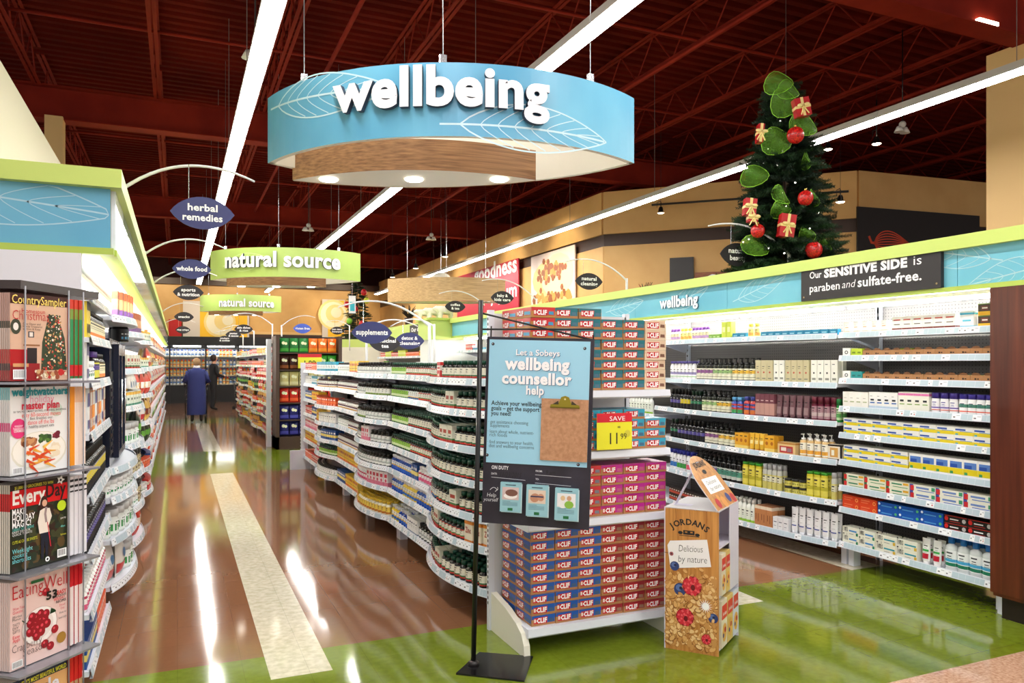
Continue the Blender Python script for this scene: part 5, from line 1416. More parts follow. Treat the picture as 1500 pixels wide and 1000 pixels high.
# drinks cooler standing on the bulging bay
NAVY = mat((24, 30, 52), .25, .3)
t = thing('countertop_cooler', 'navy countertop drinks cooler with two glass doors standing on the left case shelf', 'cooler')
g = G(); g.box(-.83, 5.12, .93, -.37, 5.98, 1.70, NAVY); g.build('cabinet', t)
for k in range(2):
    y0 = 5.36 + k * .32 
    g = G(); f0 = -.37
    for a, b, c, d in ((y0, .96, y0 + .03, 1.67), (y0 + .27, .96, y0 + .30, 1.67), (y0 + .03, .96, y0 + .27, 1.0), (y0 + .03, 1.60, y0 + .27, 1.67)): g.box(f0 + .002, a, b, f0 + .035, c, d, NAVY)
    dr = g.build('door', t)
    g = G(); g.box(f0 + .012, y0 + .03, 1.0, f0 + .018, y0 + .27, 1.60, mat((150, 170, 200), .08)); gl = g.build('glass_pane', dr)
    g = G(); A_ = Art(g, plane_fn((f0 + .018, y0 + .03, 1.0), (0, 1, 0), (0, 0, 1)), .001)
    for r_ in range(6):
        for c_ in range(4): A_.rect(.015 + c_ * .055, .03 + r_ * .09, .055 + c_ * .055, .09 + r_ * .09, mat(rr.choice([(200, 210, 220), (120, 160, 190), (90, 130, 110), (190, 190, 170)]), .5), 1)
    g.build('bottle_print', gl)
    g = G(); g.tube([(f0 + .05, y0 + .015, 1.15), (f0 + .05, y0 + .015, 1.45)], .007, CHROME, 6); g.build('handle', dr)
g = G(); g.box(-.375, 5.14, 1.0, -.366, 5.34, 1.5, DARKMET)
for k in range(9): g.box(-.366, 5.16, 1.03 + k * .05, -.36, 5.32, 1.05 + k * .05, NAVY)
g.build('side_grille', t)
fill(LB, 0, 5.99, 6.2, POTK, 'black tub standing on top at the cooler end', 'black tubs on the cooler', z=1.7, back=0)

cl = thing('lit_canopy', 'lime trimmed canopy with blue leaf end panel on the left case', 'canopy')
bx(cl, 'top_trim', -1.75, 3.93, 2.355, -.235, 24.6, 2.44, LIME)
bx(cl, 'bottom_trim', -1.75, 3.96, 2.05, -.27, 4.02, 2.08, LIMED)
bx(cl, 'bottom_trim', -.33, 4.02, 2.05, -.26, 24.6, 2.08, LIMED)
bx(cl, 'soffit', -.85, 4.02, 2.06, -.33, 24.6, 2.09, mat((250, 250, 245), .5))
ep = bx(cl, 'end_panel', -1.70, 3.98, 2.08, -.285, 4.0, 2.355, BLUEP)
for q_ in ((.55, .245, .9, .13, -.10), (.62, .03, .8, .19, 3.0)):
    g = G(); Art(g, plane_fn((-1.70, 3.98, 2.08), (1, 0, 0), (0, 0, 1)), .001).leaf(*q_, mat((170, 208, 226), .4), .006, 1, 6)
    g.v = [(min(x, -.29), y, min(max(z, 2.085), 2.35)) for x, y, z in g.v]; g.build('leaf_print', ep)
SP = mat((120, 146, 150), .12)
y = 4.02
k = 0
while y < 24.4:
    L = .55 if k == 0 else 1.2
    bx(cl, 'fascia_panel', -.285, y + .003, 2.08, -.265, y + L - .003, 2.355, mat((238, 244, 244), .15) if k == 0 else SP); y += L; k += 1
case_tube(-.5, 4.08, 24.4, 2.02, 'fluorescent tube under the canopy of the left case')
# end wall of the left case behind the rack
t = thing('case_end_panel', 'white end panel of the left case above the magazine rack', 'panel')
bx(t, 'panel', -1.75, 3.96, 0, -.40, 3.99, 2.05, mat((226, 226, 236), .45))

# far continuation gondola beyond the green band and chip endcap
FU = []
for k in range(5):
    y0 = 14.95 + 1.9 * k
    FU.append(shelving(['nearest', 'second', 'third', 'fourth', 'last'][k] + ' far grocery bay beyond the green floor band', 1.62, 2.1, -1, y0, y0 + 1.89, [1.75, 1.5, 1.25, 1.0, .75, .5, .2], .1 if k % 2 else .02, seed=70 + k, zback=1.95, rail_m=LIMED, back=PEGL))
gl = [[CYEL, CRED, ZBX], [CRED, CORNG, POTB], [BAG1, CRED], [BAG1, BAG4, CYEL], [CORNG, BAG2], [BAG1, ZBX, PLT], [CYEL, BAG2, CRED]]
for u in FU:
    for si in range(7):
        y = u.y0 + .03
        while y < u.y1 - .1:
            p = rr.choice(gl[si]); L = rr.uniform(.25, .6); e = min(y + L, u.y1 - .02)
            if e - y < p.w: break
            fill(u, si, y, e, p, 'x', 'x', back=0, single=False, stack=1); y = e + .01
BROWN = mat((70, 48, 36), .5)
ce = thing('chip_endcap', 'dark brown endcap stand of snack bags beyond the green floor band', 'display stand')
bx(ce, 'side_panel', 1.62, 14.25, 0, 1.68, 14.85, 2.05, BROWN); bx(ce, 'side_panel', 2.74, 14.25, 0, 2.80, 14.85, 2.05, BROWN)
bx(ce, 'back_panel', 1.68, 14.80, 0, 2.74, 14.85, 2.05, mat((40, 30, 26), .6)); bx(ce, 'base', 1.62, 14.25, 0, 2.80, 14.85, .22, BROWN)
CH = [.24, .53, .84, 1.14, 1.44, 1.75]
for z in CH[1:]: bx(ce, 'shelf', 1.68, 14.3, z - .025, 2.74, 14.8, z - .005, BROWN)
bx(ce, 'divider', 2.3, 14.3, .23, 2.32, 14.8, .83, BROWN)
bx(ce, 'end_post', 1.52, 14.8, 0, 1.60, 14.95, 2.0, STEELW)
def chip(c, c2, c3=(240, 240, 200)):
    return pouch('snack_bag', .165, .08, .26, c, [(.08, .3, c2)], [('o', -.12, .66, .03, c3), ('o', .14, .62, .026, c3)], cat='snack bag')
rows = [(5, [((20, 120, 50), (80, 180, 70), 'green', 3), ((240, 110, 20), (250, 160, 50), 'orange', 3)]), (4, [((70, 30, 20), (150, 90, 50), 'brown', 3), ((60, 170, 50), (150, 210, 90), 'bright green', 3)]),
        (3, [((206, 196, 130), (230, 226, 180), 'pale yellow', 6)]), (2, [((206, 40, 26), (250, 110, 60), 'red', 6)]), (1, [((40, 40, 120), (90, 90, 190), 'violet', 3), ((220, 150, 40), (240, 190, 80), 'amber', 2)]), (0, [((30, 34, 110), (80, 80, 180), 'deep violet', 3), ((200, 110, 30), (240, 180, 80), 'dull orange', 2)])]
SHN = ['bottom', 'second lowest', 'third lowest', 'middle', 'second highest', 'top']
for si, runs in rows:
    x = 1.70
    for c, c2, nm, n in runs:
        p = chip(c, c2)
        for k in range(n):
            put(p, (x + .085, 14.42, CH[si]), 0, f'{nm} snack bag, {SHN[si]} shelf of the distant brown endcap, {ORD[k]} from left', f'{nm} snack bags on the {SHN[si]} endcap shelf'); x += .172
        if si < 2: x = 2.34
g = G(); g.box(2.0, 14.2, 1.46, 2.42, 14.21, 1.72, mat((230, 226, 60), .5)); A_ = Art(g, plane_fn((2.0, 14.2, 1.46), (1, 0, 0), (0, 0, 1)), .001); A_.rect(0, .2, .42, .26, mat((210, 30, 50), .5)); A_.text('1.99', .21, .05, .13, INK, align='C')
tag(g.build('price_card'), 'yellow and red price card on the distant snack bag endcap', 'price sign')

# far wall dairy cooler at the end of the aisle
t = thing('dairy_cooler', 'lit multideck cooler with bottles at the far end of the aisle', 'cooler')
bx(t, 'back', -1.6, 33.3, 0, 3.4, 33.4, 2.3, mat((235, 240, 246), .5)); bx(t, 'base', -1.6, 32.5, 0, 3.4, 33.3, .7, BLACK); bx(t, 'hood', -1.6, 32.4, 2.25, 3.4, 33.3, 2.4, BLACK)
for x in (-1.6, -.3, 1.0, 2.2, 3.35): bx(t, 'mullion', x, 32.4, 0, x + .05, 32.5, 2.3, BLACK)
for z in (.7, 1.05, 1.4, 1.8): bx(t, 'shelf', -1.55, 32.6, z, 3.35, 33.3, z + .02, OFFW)
for x in (-.9, .35, 1.6, 2.8):
    g = G(); g.box(x - .5, 32.6, 2.2, x + .5, 32.66, 2.24, mat((255, 255, 250), .5, emit=14)); g.build('case_lamp', t)
JU = bottle('juice_bottle', .05, .28, (240, 190, 60), (230, 60, 40), (250, 240, 200), [(.2, .6, (240, 150, 40))])
JW = bottle('juice_bottle', .05, .28, (244, 244, 240), (60, 90, 180), (246, 246, 246), [(.2, .6, (90, 140, 200))])
for z, p in ((1.07, JU), (1.42, JU), (1.82, JW), (.72, JW)):
    x = -1.4
    while x < 3.2:
        pp = p if x < 1 else rr.choice((JW, JU)); put(pp, (x, 32.75, z), 0, 'x', 'x', single=False); x += .13
# ============================================================ ENDCAP OF SNACK BAR BOXES
EX0, EX1, EY0, EY1 = 1.70, 2.585, 3.66, 4.11
ec = thing('endcap_shelving', 'white steel endcap shelving stacked with snack bar boxes at the aisle end', 'shelving')
EZ = [.143, .70, 1.065, 1.40]
def rounded_shelf(z, th):
    q = G(); q.box(EX0 - .005, EY0, z - th, EX1 + .01, EY1, z, STEELW)
    q.prism([(EY0 - .012, z - th * .8), (EY0, z - th), (EY0, z), (EY0 - .006, z)], EX0 - .005, EX1 + .01, STEELW, T=Matrix(((0, 0, 1, 0), (1, 0, 0, 0), (0, 1, 0, 0), (0, 0, 0, 1))))
    return q
for i, z in enumerate(EZ): rounded_shelf(z, .045 if i else .05).build('shelf', ec)
for x in (EX0 - .045, EX1 - .01):
    q = G(); q.box(x, EY1, 0, x + .035, EY1 + .03, 1.86, STEELW)
    z = .15
    while z < 1.82: q.box(x - .0008, EY1 + .008, z, x, EY1 + .02, z + .016, INK); z += .03
    q.build('upright', ec)
for x in (EX0 - .03, EX1 - .02):
    q = G(); pr = [(EY1, 0), (EY1, .22), (EY0 + .24, .19), (EY0 + .1, .15), (EY0 + .03, .115), (EY0 - .005, .06), (EY0 - .012, 0)]
    q.prism(pr, x, x + .035, OFFW, T=Matrix(((0, 0, 1, 0), (1, 0, 0, 0), (0, 1, 0, 0), (0, 0, 0, 1)))); q.build('foot', ec)
bx(ec, 'back_panel', EX0 - .01, EY1, .1, EX1, EY1 + .012, 1.84, mat((214, 216, 222), .5))
BW, BH, BD = .1435, .0565, .195
def bar_box(top, side=None, face=KRAFT, pic=(60, 90, 130), logo=(196, 24, 40)):
    p = Proto('snack_bar_box', 'snack box', BW, BD, BH); g = p.body
    g.box(-BW / 2 + .0008, -BD / 2, 0, BW / 2 - .0008, BD / 2, BH - .0012, mat(face, .5))
    for (o, r, wd) in (((-BW / 2, -BD / 2, 0), (1, 0, 0), BW), ((-BW / 2, BD / 2, 0), (0, -1, 0), BD), ((BW / 2, -BD / 2, 0), (0, 1, 0), BD)):
        A_ = Art(g, plane_fn(o, r, (0, 0, 1)), .0006)
        lw = min(wd * .56, .085)
        A_.rect(.002, BH * .62, wd - .002, BH - .002, mat(top, .35), 1)
        A_.rect(wd * .62, BH * .22, wd * .97, BH * .62, mat(top, .35), 1)
        A_.poly([(.012, BH * .2), (.012 + lw, BH * .16), (.016 + lw, BH * .8), (.014, BH * .76)], mat(logo, .35), 2)
        A_.text('CLIF', .029, BH * .27, BH * .62, PRINTW, 3, w=lw * .78, bold=.045, res=1)
        A_.rect(.015, BH * .32, .026, BH * .66, mat((240, 220, 210), .4), 3)
        A_.poly([(lw + .022, BH * .3), (wd - .01, BH * .26), (wd - .012, BH * .58), (lw + .024, BH * .6)], mat(pic, .4), 3)
    g.quad((-BW / 2 + .002, -BD / 2 + .002, BH - .0008), (BW / 2 - .002, -BD / 2 + .002, BH - .0008), (BW / 2 - .002, BD / 2 - .002, BH - .0008), (-BW / 2 + .002, BD / 2 - .002, BH - .0008), mat(top, .35))
    return p.finish()
CBL = bar_box((20, 84, 170)); CRD = bar_box((150, 30, 40), pic=(150, 110, 90)); CMG = bar_box((186, 30, 140), pic=(190, 90, 130)); CCY = bar_box((40, 160, 190), pic=(60, 110, 140))
CTL = bar_box((20, 110, 120), pic=(70, 110, 130)); CTR = bar_box((206, 40, 44), face=(186, 130, 60), pic=(60, 150, 190)); CTN = bar_box((216, 190, 160), face=(226, 206, 176), pic=(120, 80, 60)); CRS = bar_box((206, 44, 50), pic=(120, 120, 130))
X0c = 1.728
CAPS = CAP; CAP = 400
def stackc(tier, col, rows, p, what, deep=1):
    for k in range(rows):
        for d in range(deep):
            if d and col: continue
            put(p, (X0c + BW * (col + .5) + random.uniform(-.0025, .0025), EY0 + .03 + BD * (d + .5) + random.uniform(-.004, .004), EZ[tier] + .001 + k * BH), random.uniform(-.02, .02),
                f"{what}, {'bottom' if k == 0 else ('top' if k == rows - 1 else ORD[k] + ' up')}" + (' behind' if d else ''), what + ' stack' + (' behind' if d else ''), True)
cw = ['first', 'second', 'third', 'fourth', 'fifth', 'sixth']
for c in range(6):
    stackc(0, c, 9, CBL if c < 3 else CRD, f"{'blue' if c < 3 else 'dark red'} topped bar box, {cw[c]} column of floor level stack", 2)
    stackc(1, c, 5, CRS if c < 3 else CMG, f"{'red' if c < 3 else 'magenta'} topped bar box, {cw[c]} column of second tier", 1)
    stackc(2, c, 3 if c == 5 else 4, CCY, f"cyan topped bar box, {cw[c]} column of third tier", 1)
    stackc(3, c, 8 if c < 3 else 7, [CTR, CTL, CTL, CTL, CTL, CTN][c], f"{['red', 'teal', 'teal', 'teal', 'teal', 'pale'][c]} topped bar box, {cw[c]} column of top tier", 2)
CAP = CAPS
pc = thing('price_card', 'yellow SAVE price card reading 11.99 on the third endcap shelf', 'price sign')
g = G(); g.box(2.10, 3.635, 1.075, 2.325, 3.637, 1.275, mat((236, 232, 40), .5)); g.build('card', pc)
g = G(); A_ = Art(g, plane_fn((2.10, 3.635, 1.075), (1, 0, 0), (0, 0, 1)), .0006)
A_.rect(0, .15, .225, .2, mat((214, 24, 44), .5), 1); A_.text('SAVE', .13, .158, .036, PRINTW, 2, align='C', w=.1, bold=.0)
A_.text('ea', .14, .118, .02, INK, 2, align='C'); A_.text('11', .082, .03, .09, INK, 2, w=.048, bold=.0); A_.text('99', .15, .055, .045, INK, 2, w=.04, bold=.0)
A_.disc(.195, .085, .02, mat((214, 206, 60), .5), 2); g.build('lettering', pc)

# ============================================================ COUNSELLOR SIGN STAND
st = thing('sign_stand', 'black floor sign stand carrying the blue wellbeing counsellor board', 'sign stand', (0, 0, 0))
pb = LD(-.198, 3.91, 0); ptop = LD(-.160, 3.93, 1.875)
g = G(); cs_ = [LD(-.279, 3.80), LD(-.175, 4.078), LD(.111, 4.02), LD(.06, 3.71)]
g.prism([(p.x, p.y) for p in cs_][::-1], 0.0, .009, mat((20, 18, 20), .22)); g.build('base_plate', st)
g = G(); g.tube([pb, ptop], .0135, mat((20, 19, 21), .3), 8); g.build('pole', st)
g = G(); g.lathe([(.03, .009), (.028, .022), (.016, .03)], 12, mat((40, 36, 36), .3), pb.x, pb.y); g.build('pole_collar', st)
PO = LD(-.158, 3.95, .727); PTL = LD(-.131, 3.95, 1.688); PTR = LD(.414, 3.84, 1.672)
rv = (PTR - PTL).normalized(); uv = (PTL - PO).normalized(); nv = rv.cross(uv).normalized(); uv = nv.cross(rv).normalized()
PWd, PHt = .556, .962
fnp = lambda x, y, h: PO + rv * x + uv * y + nv * h
g = G(); P = [fnp(a, b, 0) for a, b in ((0, 0), (PWd, 0), (PWd, PHt), (0, PHt))] + [fnp(a, b, -.012) for a, b in ((0, 0), (PWd, 0), (PWd, PHt), (0, PHt))]
g.add(P, [(0, 1, 2, 3), (5, 4, 7, 6), (0, 4, 5, 1), (1, 5, 6, 2), (2, 6, 7, 3), (3, 7, 4, 0)], speckle('chalkboard', (36, 32, 44), (48, 44, 58), 8, .6)); pn = g.build('backing_board', st)
A1 = fnp(.0, PHt + .012, 0); A2 = fnp(.54, PHt + .0, 0)
g = G(); g.tube([Vector(pb).lerp(ptop, .965), fnp(.55, PHt - .006, -.006)], .005, BLACK, 5); g.tube([Vector(pb).lerp(ptop, .92), fnp(.55, PHt + .05, -.006), fnp(.55, PHt - .01, -.006)], .005, BLACK, 5)
g.tube([fnp(.02, PHt + .055, -.006), fnp(.02, PHt - .005, -.006)], .004, BLACK, 5); g.build('hanging_arm', st)
def PX_(c): return (c - 45) / 1000 * 1.005
def PY_(c): return PHt - (c - 10) / 1000 * .985
g = G(); pp_ = []
x0, x1, y0, y1 = .016, .537, PY_(668), PHt - .014
P = [fnp(a, b, .006) for a, b in ((x0, y0), (x1, y0), (x1, y1), (x0, y1))] + [fnp(a, b, 0.0005) for a, b in ((x0, y0), (x1, y0), (x1, y1), (x0, y1))]
g.add(P, [(0, 1, 2, 3), (0, 4, 5, 1), (1, 5, 6, 2), (2, 6, 7, 3), (3, 7, 4, 0)], mat((158, 212, 238), .4)); g.build('blue_panel', pn)
fn2 = lambda x, y, h: fnp(x, y, h + .006)
for t_, cx, by, wd, sz, bo in (('Let a Sobeys', 315, 103, 225, .042, .02), ('wellbeing', 312, 176, 335, .085, .045), ('counsellor', 312, 250, 360, .08, .045), ('help', 306, 304, 92, .062, .035)):
    v_, f_, w0 = text_geo(t_, bo, 3)
    g = G(); m1 = mat((248, 248, 252), .4); sx = wd / 1000 / w0
    A_ = Art(g, fn2, .001); A_.text(t_, PX_(cx) + .0025, PY_(by) - .0022, sz, mat((70, 120, 170), .5), 1, w=wd / 1000, align='C', bold=bo, res=3); A_.text(t_, PX_(cx), PY_(by), sz, m1, 5, w=wd / 1000, align='C', bold=bo, res=3)
    g.build('raised_lettering', pn)
g = G(); A_ = Art(g, fn2, .0006)
NK = mat((30, 44, 56), .6); NK2 = mat((56, 80, 96), .6)
for t_, x, y, wd, sz, bo, m in (('Achieve your wellbeing', 80, 366, 262, .032, .02, NK), ('goals – get the support', 80, 393, 252, .032, .02, NK), ('you need!', 80, 420, 105, .032, .02, NK),
    ('· get assistance choosing', 68, 463, 208, .026, -.005, NK2), ('supplements', 78, 482, 100, .026, -.005, NK2), ('· learn about whole, nutrient-', 66, 513, 240, .026, -.005, NK2), ('rich foods', 76, 531, 92, .026, -.005, NK2),
    ('· find answers to your health,', 66, 568, 240, .026, -.005, NK2), ('diet and wellbeing concerns', 74, 588, 236, .026, -.005, NK2)):
    A_.text(t_, PX_(x), PY_(y), sz, m, 1, w=wd / 1000, bold=bo)
WH = mat((225, 225, 232), .5)
for t_, x, y, wd, sz, bo in (('ON DUTY', 90, 702, 90, .026, .03), ('DATE:', 90, 731, 30, .014, .01), ('FROM:', 320, 705, 34, .014, .01), ('TO:', 320, 747, 18, .014, .01), ('Help', 70, 848, 48, .028, -.005), ('yourself', 52, 872, 76, .028, -.005)):
    Art(g, fnp, .0006).text(t_, PX_(x), PY_(y), sz, WH, 1, w=wd / 1000, bold=bo, slant=.15 if t_ in ('Help', 'yourself') else 0)
A3 = Art(g, fnp, .0006)
A3.line([(PX_(90), PY_(745)), (PX_(268), PY_(752))], .0018, WH); A3.line([(PX_(318), PY_(720)), (PX_(502), PY_(724))], .0018, WH); A3.line([(PX_(318), PY_(762)), (PX_(502), PY_(768))], .0018, WH)
A3.line([(PX_(85 + 10 * i), PY_(812 - 14 * sin(pi * i / 4))) for i in range(5)], .003, WH, taper=False); A3.line([(PX_(112), PY_(820)), (PX_(127), PY_(806)), (PX_(124), PY_(796))], .003, WH)
BKM = mat((12, 10, 14), .3)
A3.text('11/23/2015', PX_(135), PY_(740), .036, BKM, 1, w=.11, bold=.0, slant=.2); A3.text('9 am', PX_(370), PY_(714), .03, BKM, 1, w=.05, slant=.2)
g.build('lettering', pn)
for x, y in ((80, 48), (552, 60), (66, 630), (536, 655)):
    g = G(); Art(g, fn2, .001).disc(PX_(x), PY_(y), .008, mat((60, 56, 64), .3, .6), 1); Art(g, fn2, .001).disc(PX_(x) - .002, PY_(y) + .002, .003, mat((180, 180, 190), .3, .6), 2); g.build('bolt', pn)
cbd = thing('clipboard', 'brown hardboard clipboard with a brass clip on the blue counsellor board', 'clipboard')
g = G(); x0, x1, y0, y1 = PX_(342), PX_(580), PY_(640), PY_(322)
P = [fnp(a, b, .016) for a, b in ((x0, y0), (x1, y0), (x1, y1), (x0, y1))] + [fnp(a, b, .0125) for a, b in ((x0, y0), (x1, y0), (x1, y1), (x0, y1))]
g.add(P, [(0, 1, 2, 3), (5, 4, 7, 6), (0, 4, 5, 1), (1, 5, 6, 2), (2, 6, 7, 3), (3, 7, 4, 0)], speckle('hardboard', (176, 128, 92), (196, 148, 112), 60, .6)); g.build('board', cbd)
g = G(); BR = mat((150, 136, 44), .35, .7); cx = PX_(462)
A_ = Art(g, fnp, 1.0)
A_.poly([(cx - .075, PY_(368)), (cx + .075, PY_(368)), (cx + .073, PY_(352)), (cx + .03, PY_(340)), (cx + .02, PY_(312)), (cx, PY_(305)), (cx - .02, PY_(312)), (cx - .03, PY_(340)), (cx - .073, PY_(352))], BR, .022)
for sg in (-1, 1): A_.poly([(cx + sg * .032, PY_(350)), (cx + sg * .062, PY_(350)), (cx + sg * .034, PY_(330))][::sg], mat((60, 50, 30), .5), .0235)
A_.rect(cx - .075, PY_(368), cx + .075, PY_(362), mat((110, 98, 30), .35, .7), .024); A_.disc(cx, PY_(322), .005, mat((220, 210, 150), .3, .7), .024)
g.v += []; g.build('clip', cbd)
for k, (a, b, c, d, cap_) in enumerate(((145, 765, 252, 916, 'bowl of grains'), (280, 770, 390, 930, 'two hands'), (426, 778, 542, 940, 'smiling couple'))):
    g = G(); x0, x1, y0, y1 = PX_(a), PX_(b if False else c), PY_(d), PY_(b)
    P = [fnp(p, q_, .028) for p, q_ in ((x0, y0), (x1, y0), (x1, y1), (x0, y1))] + [fnp(p, q_, .0015) for p, q_ in ((x0, y0), (x1, y0), (x1, y1), (x0, y1))]
    lf = thing('leaflet_stack', f'pale blue leaflet stack with a picture of {cap_}, on the chalkboard', 'leaflets', group=None)
    g.add(P, [(0, 1, 2, 3), (0, 4, 5, 1), (1, 5, 6, 2), (2, 6, 7, 3), (3, 7, 4, 0)], mat((150, 200, 214), .45)); g.build('leaflet', lf)
    g = G(); fz = lambda x, y, h: fnp(x, y, h + .028); A_ = Art(g, fz, .0006); w_ = x1 - x0; h_ = y1 - y0
    A_.rect(x0 + w_ * .1, y0 + h_ * .42, x0 + w_ * .9, y0 + h_ * .85, mat([(214, 190, 190), (226, 206, 190), (236, 236, 240)][k], .5), 1)
    if k == 0: A_.disc(x0 + w_ * .5, y0 + h_ * .55, w_ * .33, mat((244, 240, 240), .5), 2, h_ * .1); A_.disc(x0 + w_ * .55, y0 + h_ * .66, w_ * .3, mat((120, 80, 70), .5), 3, h_ * .12)
    if k == 1: A_.disc(x0 + w_ * .4, y0 + h_ * .6, w_ * .22, mat((196, 140, 110), .5), 2, h_ * .14, ang=.5); A_.disc(x0 + w_ * .68, y0 + h_ * .62, w_ * .16, mat((206, 150, 120), .5), 2.5, h_ * .12); A_.rect(x0 + w_ * .2, y0 + h_ * .62, x0 + w_ * .8, y0 + h_ * .66, mat((30, 40, 90), .5), 3)
    if k == 2:
        for q_, (cx_, c1, c2) in enumerate(((.35, (240, 240, 240), (226, 196, 150)), (.62, (140, 190, 70), (206, 160, 130)))):
            A_.disc(x0 + w_ * cx_, y0 + h_ * .5, w_ * .2, mat(c1, .5), 2 + q_, h_ * .12); A_.disc(x0 + w_ * cx_, y0 + h_ * .7, w_ * .1, mat(c2, .5), 2.4 + q_, h_ * .08)
    for j in range(4): A_.rect(x0 + w_ * .12, y0 + h_ * (.22 + .045 * j), x0 + w_ * (.85 if j < 3 else .5), y0 + h_ * (.235 + .045 * j), mat((90, 130, 150), .5), 1)
    A_.rect(x0 + w_ * .38, y0 + h_ * .05, x0 + w_ * .62, y0 + h_ * .14, mat((20, 110, 60), .5), 1); A_.rect(x0 + w_ * .25, y0 + h_ * .91, x0 + w_ * .75, y0 + h_ * .94, mat((40, 70, 90), .5), 1)
    g.build('print', lf)
    g = G(); P = [fnp(p + .006, q_ - .004, .022) for p, q_ in ((x0, y0), (x1, y0), (x1, y1), (x0, y1))]; g.add(P, [(0, 1, 2, 3)], mat((190, 214, 220), .5)); g.build('rear_leaflet', lf)

# ============================================================ CEREAL DISPLAY
FLc, NRc, BRc = Vector((2.433, 3.481, 0)), Vector((2.618, 3.253, 0)), Vector((2.932, 3.469, 0))
BLc = FLc + BRc - NRc; HB = .765
jd = thing('cereal_display', 'tall cardboard floor display reading JORDANS with berries and flakes', 'display')
fr = (NRc - FLc); FWd = fr.length; fr.normalize(); sr = (BRc - NRc); SWd = sr.length; sr.normalize()
WOODP = wood('printed_wood_boards', (176, 112, 48), (216, 156, 84), 'z', 5, .35)
LAV = mat((226, 222, 238), .4)
g = G(); t0 = .006
ff = plane_fn(FLc, fr, (0, 0, 1)); fs_ = plane_fn(NRc, sr, (0, 0, 1)); fl_ = plane_fn(BLc, (FLc - BLc), (0, 0, 1)); fb_ = plane_fn(BRc, (BLc - BRc), (0, 0, 1))
def slab(fn, w_, h_, m, t=.006, z0=0.0):
    g = G(); P = [fn(a, b, 0) for a, b in ((0, z0), (w_, z0), (w_, h_), (0, h_))] + [fn(a, b, -t) for a, b in ((0, z0), (w_, z0), (w_, h_), (0, h_))]
    g.add(P, [(0, 1, 2, 3), (5, 4, 7, 6), (0, 4, 5, 1), (1, 5, 6, 2), (2, 6, 7, 3), (3, 7, 4, 0)], m); return g
slab(ff, FWd, HB, WOODP).build('front_panel', jd)
slab(fl_, SWd, HB, LAV).build('left_panel', jd); slab(fb_, FWd, HB, LAV).build('rear_panel', jd)
# open right side: pillar edges, white inner partition, shelves
g = slab(fs_, .05, HB, LAV); 
gg = G(); P = [fs_(a, b, c) for c in (0, -.006) for a, b in ((SWd * .45, 0), (SWd, 0), (SWd, HB), (SWd * .45, HB))]
g2 = slab(lambda x, y, h: fs_(x + SWd * .55, y, h), SWd * .45, HB, LAV, z0=.30); g2.build('side_panel', jd)
for z in (.02, .30, .56):
    g = G(); c_ = [FLc, NRc, BRc, BLc]; cen = sum(c_, Vector()) / 4; g.prism([((cen + (p - cen) * .96).x, (cen + (p - cen) * .96).y) for p in c_], z, z + .008, LAV); g.build('shelf', jd)
g = G(); c_ = [FLc, NRc, BRc, BLc]; g.prism([(p.x, p.y) for p in c_], HB - .004, HB + .004, mat((214, 212, 214), .45)); g.build('top_panel', jd)
# printed side skirt with cereal pattern
CER = [mat((206, 60, 50), .4), mat((240, 226, 200), .4), mat((50, 80, 150), .4), mat((230, 170, 70), .4)]
def cereal_carton(fn, x, y, w_, h_, d_, col, lab, grp):
    o = bpy.data.objects.new('cereal_carton', None)
    g = G(); P = [fn(a, b, c) for c in (.004, -d_) for a, b in ((x, y), (x + w_, y), (x + w_, y + h_), (x, y + h_))]
    g.add(P, [(0, 1, 2, 3), (5, 4, 7, 6), (0, 4, 5, 1), (1, 5, 6, 2), (2, 6, 7, 3), (3, 7, 4, 0)], mat(col, .4))
    A_ = Art(g, lambda a, b, h: fn(a + x, b + y, h + .004), .0008)
    A_.rect(.004, h_ * .6, w_ - .004, h_ * .9, mat((226, 60, 50) if col[2] > 100 else (40, 70, 150), .4), 1); A_.disc(w_ * .5, h_ * .3, w_ * .38, mat((236, 180, 90), .4), 1, h_ * .2)
    A_.disc(w_ * .6, h_ * .35, w_ * .15, mat((190, 30, 50), .4), 2); A_.disc(w_ * .3, h_ * .25, w_ * .12, mat((50, 60, 130), .4), 2); A_.text('Jordans', w_ * .5, h_ * .68, h_ * .12, PRINTW, 3, align='C', w=w_ * .7, res=1)
    tag(g.build('cereal_carton'), lab, 'cereal box', grp)
k = 0
for zz, xs_, nm, hh in ((.03, (.04, .15, .26), 'lower shelf', .25), (.31, (.04, .12), 'upper shelf', .22)):
    for j, x in enumerate(xs_):
        cereal_carton(fs_, x, zz, .10 if zz < .1 else .075, hh, .16, [(236, 226, 200), (230, 200, 120), (220, 226, 240)][j % 3], f"cereal carton on the {nm} of the cardboard display, {['nearest', 'second', 'third'][j]} from its printed front", 'cereal cartons in the display')
# roof: printed header leaning inwards from the right edge, white strut from the left
ridge_in = .20
up1 = (-fr * ridge_in + Vector((0, 0, .265))).normalized(); Lh = sqrt(ridge_in ** 2 + .265 ** 2)
O1 = NRc + Vector((0, 0, HB))
fh = plane_fn(O1, sr, up1)
pts = [(0, 0), (SWd * .98, 0), (SWd * .98, Lh * .45)] + [(SWd * (.49 + .45 * cos(a)), Lh * (.62 + .38 * sin(a))) for a in [pi * i / 10 for i in range(11)]] + [(0, Lh * .45)]
pts = [(0, 0), (SWd, 0), (SWd, Lh * .5)] + [(SWd * (.5 + .5 * cos(a)), Lh * (.5 + .5 * sin(a))) for a in [pi * i / 12 for i in range(1, 12)]] + [(0, Lh * .5)]
g = G(); n = len(pts); vs = [fh(x, y, 0) for x, y in pts] + [fh(x, y, -.005) for x, y in pts]
g.add(vs, [tuple(range(n))], WOODP); k = g.mi(LAV); g.f.append(list(range(n, 2 * n))[::-1]); g.m.append(k); g.sm.append(False)
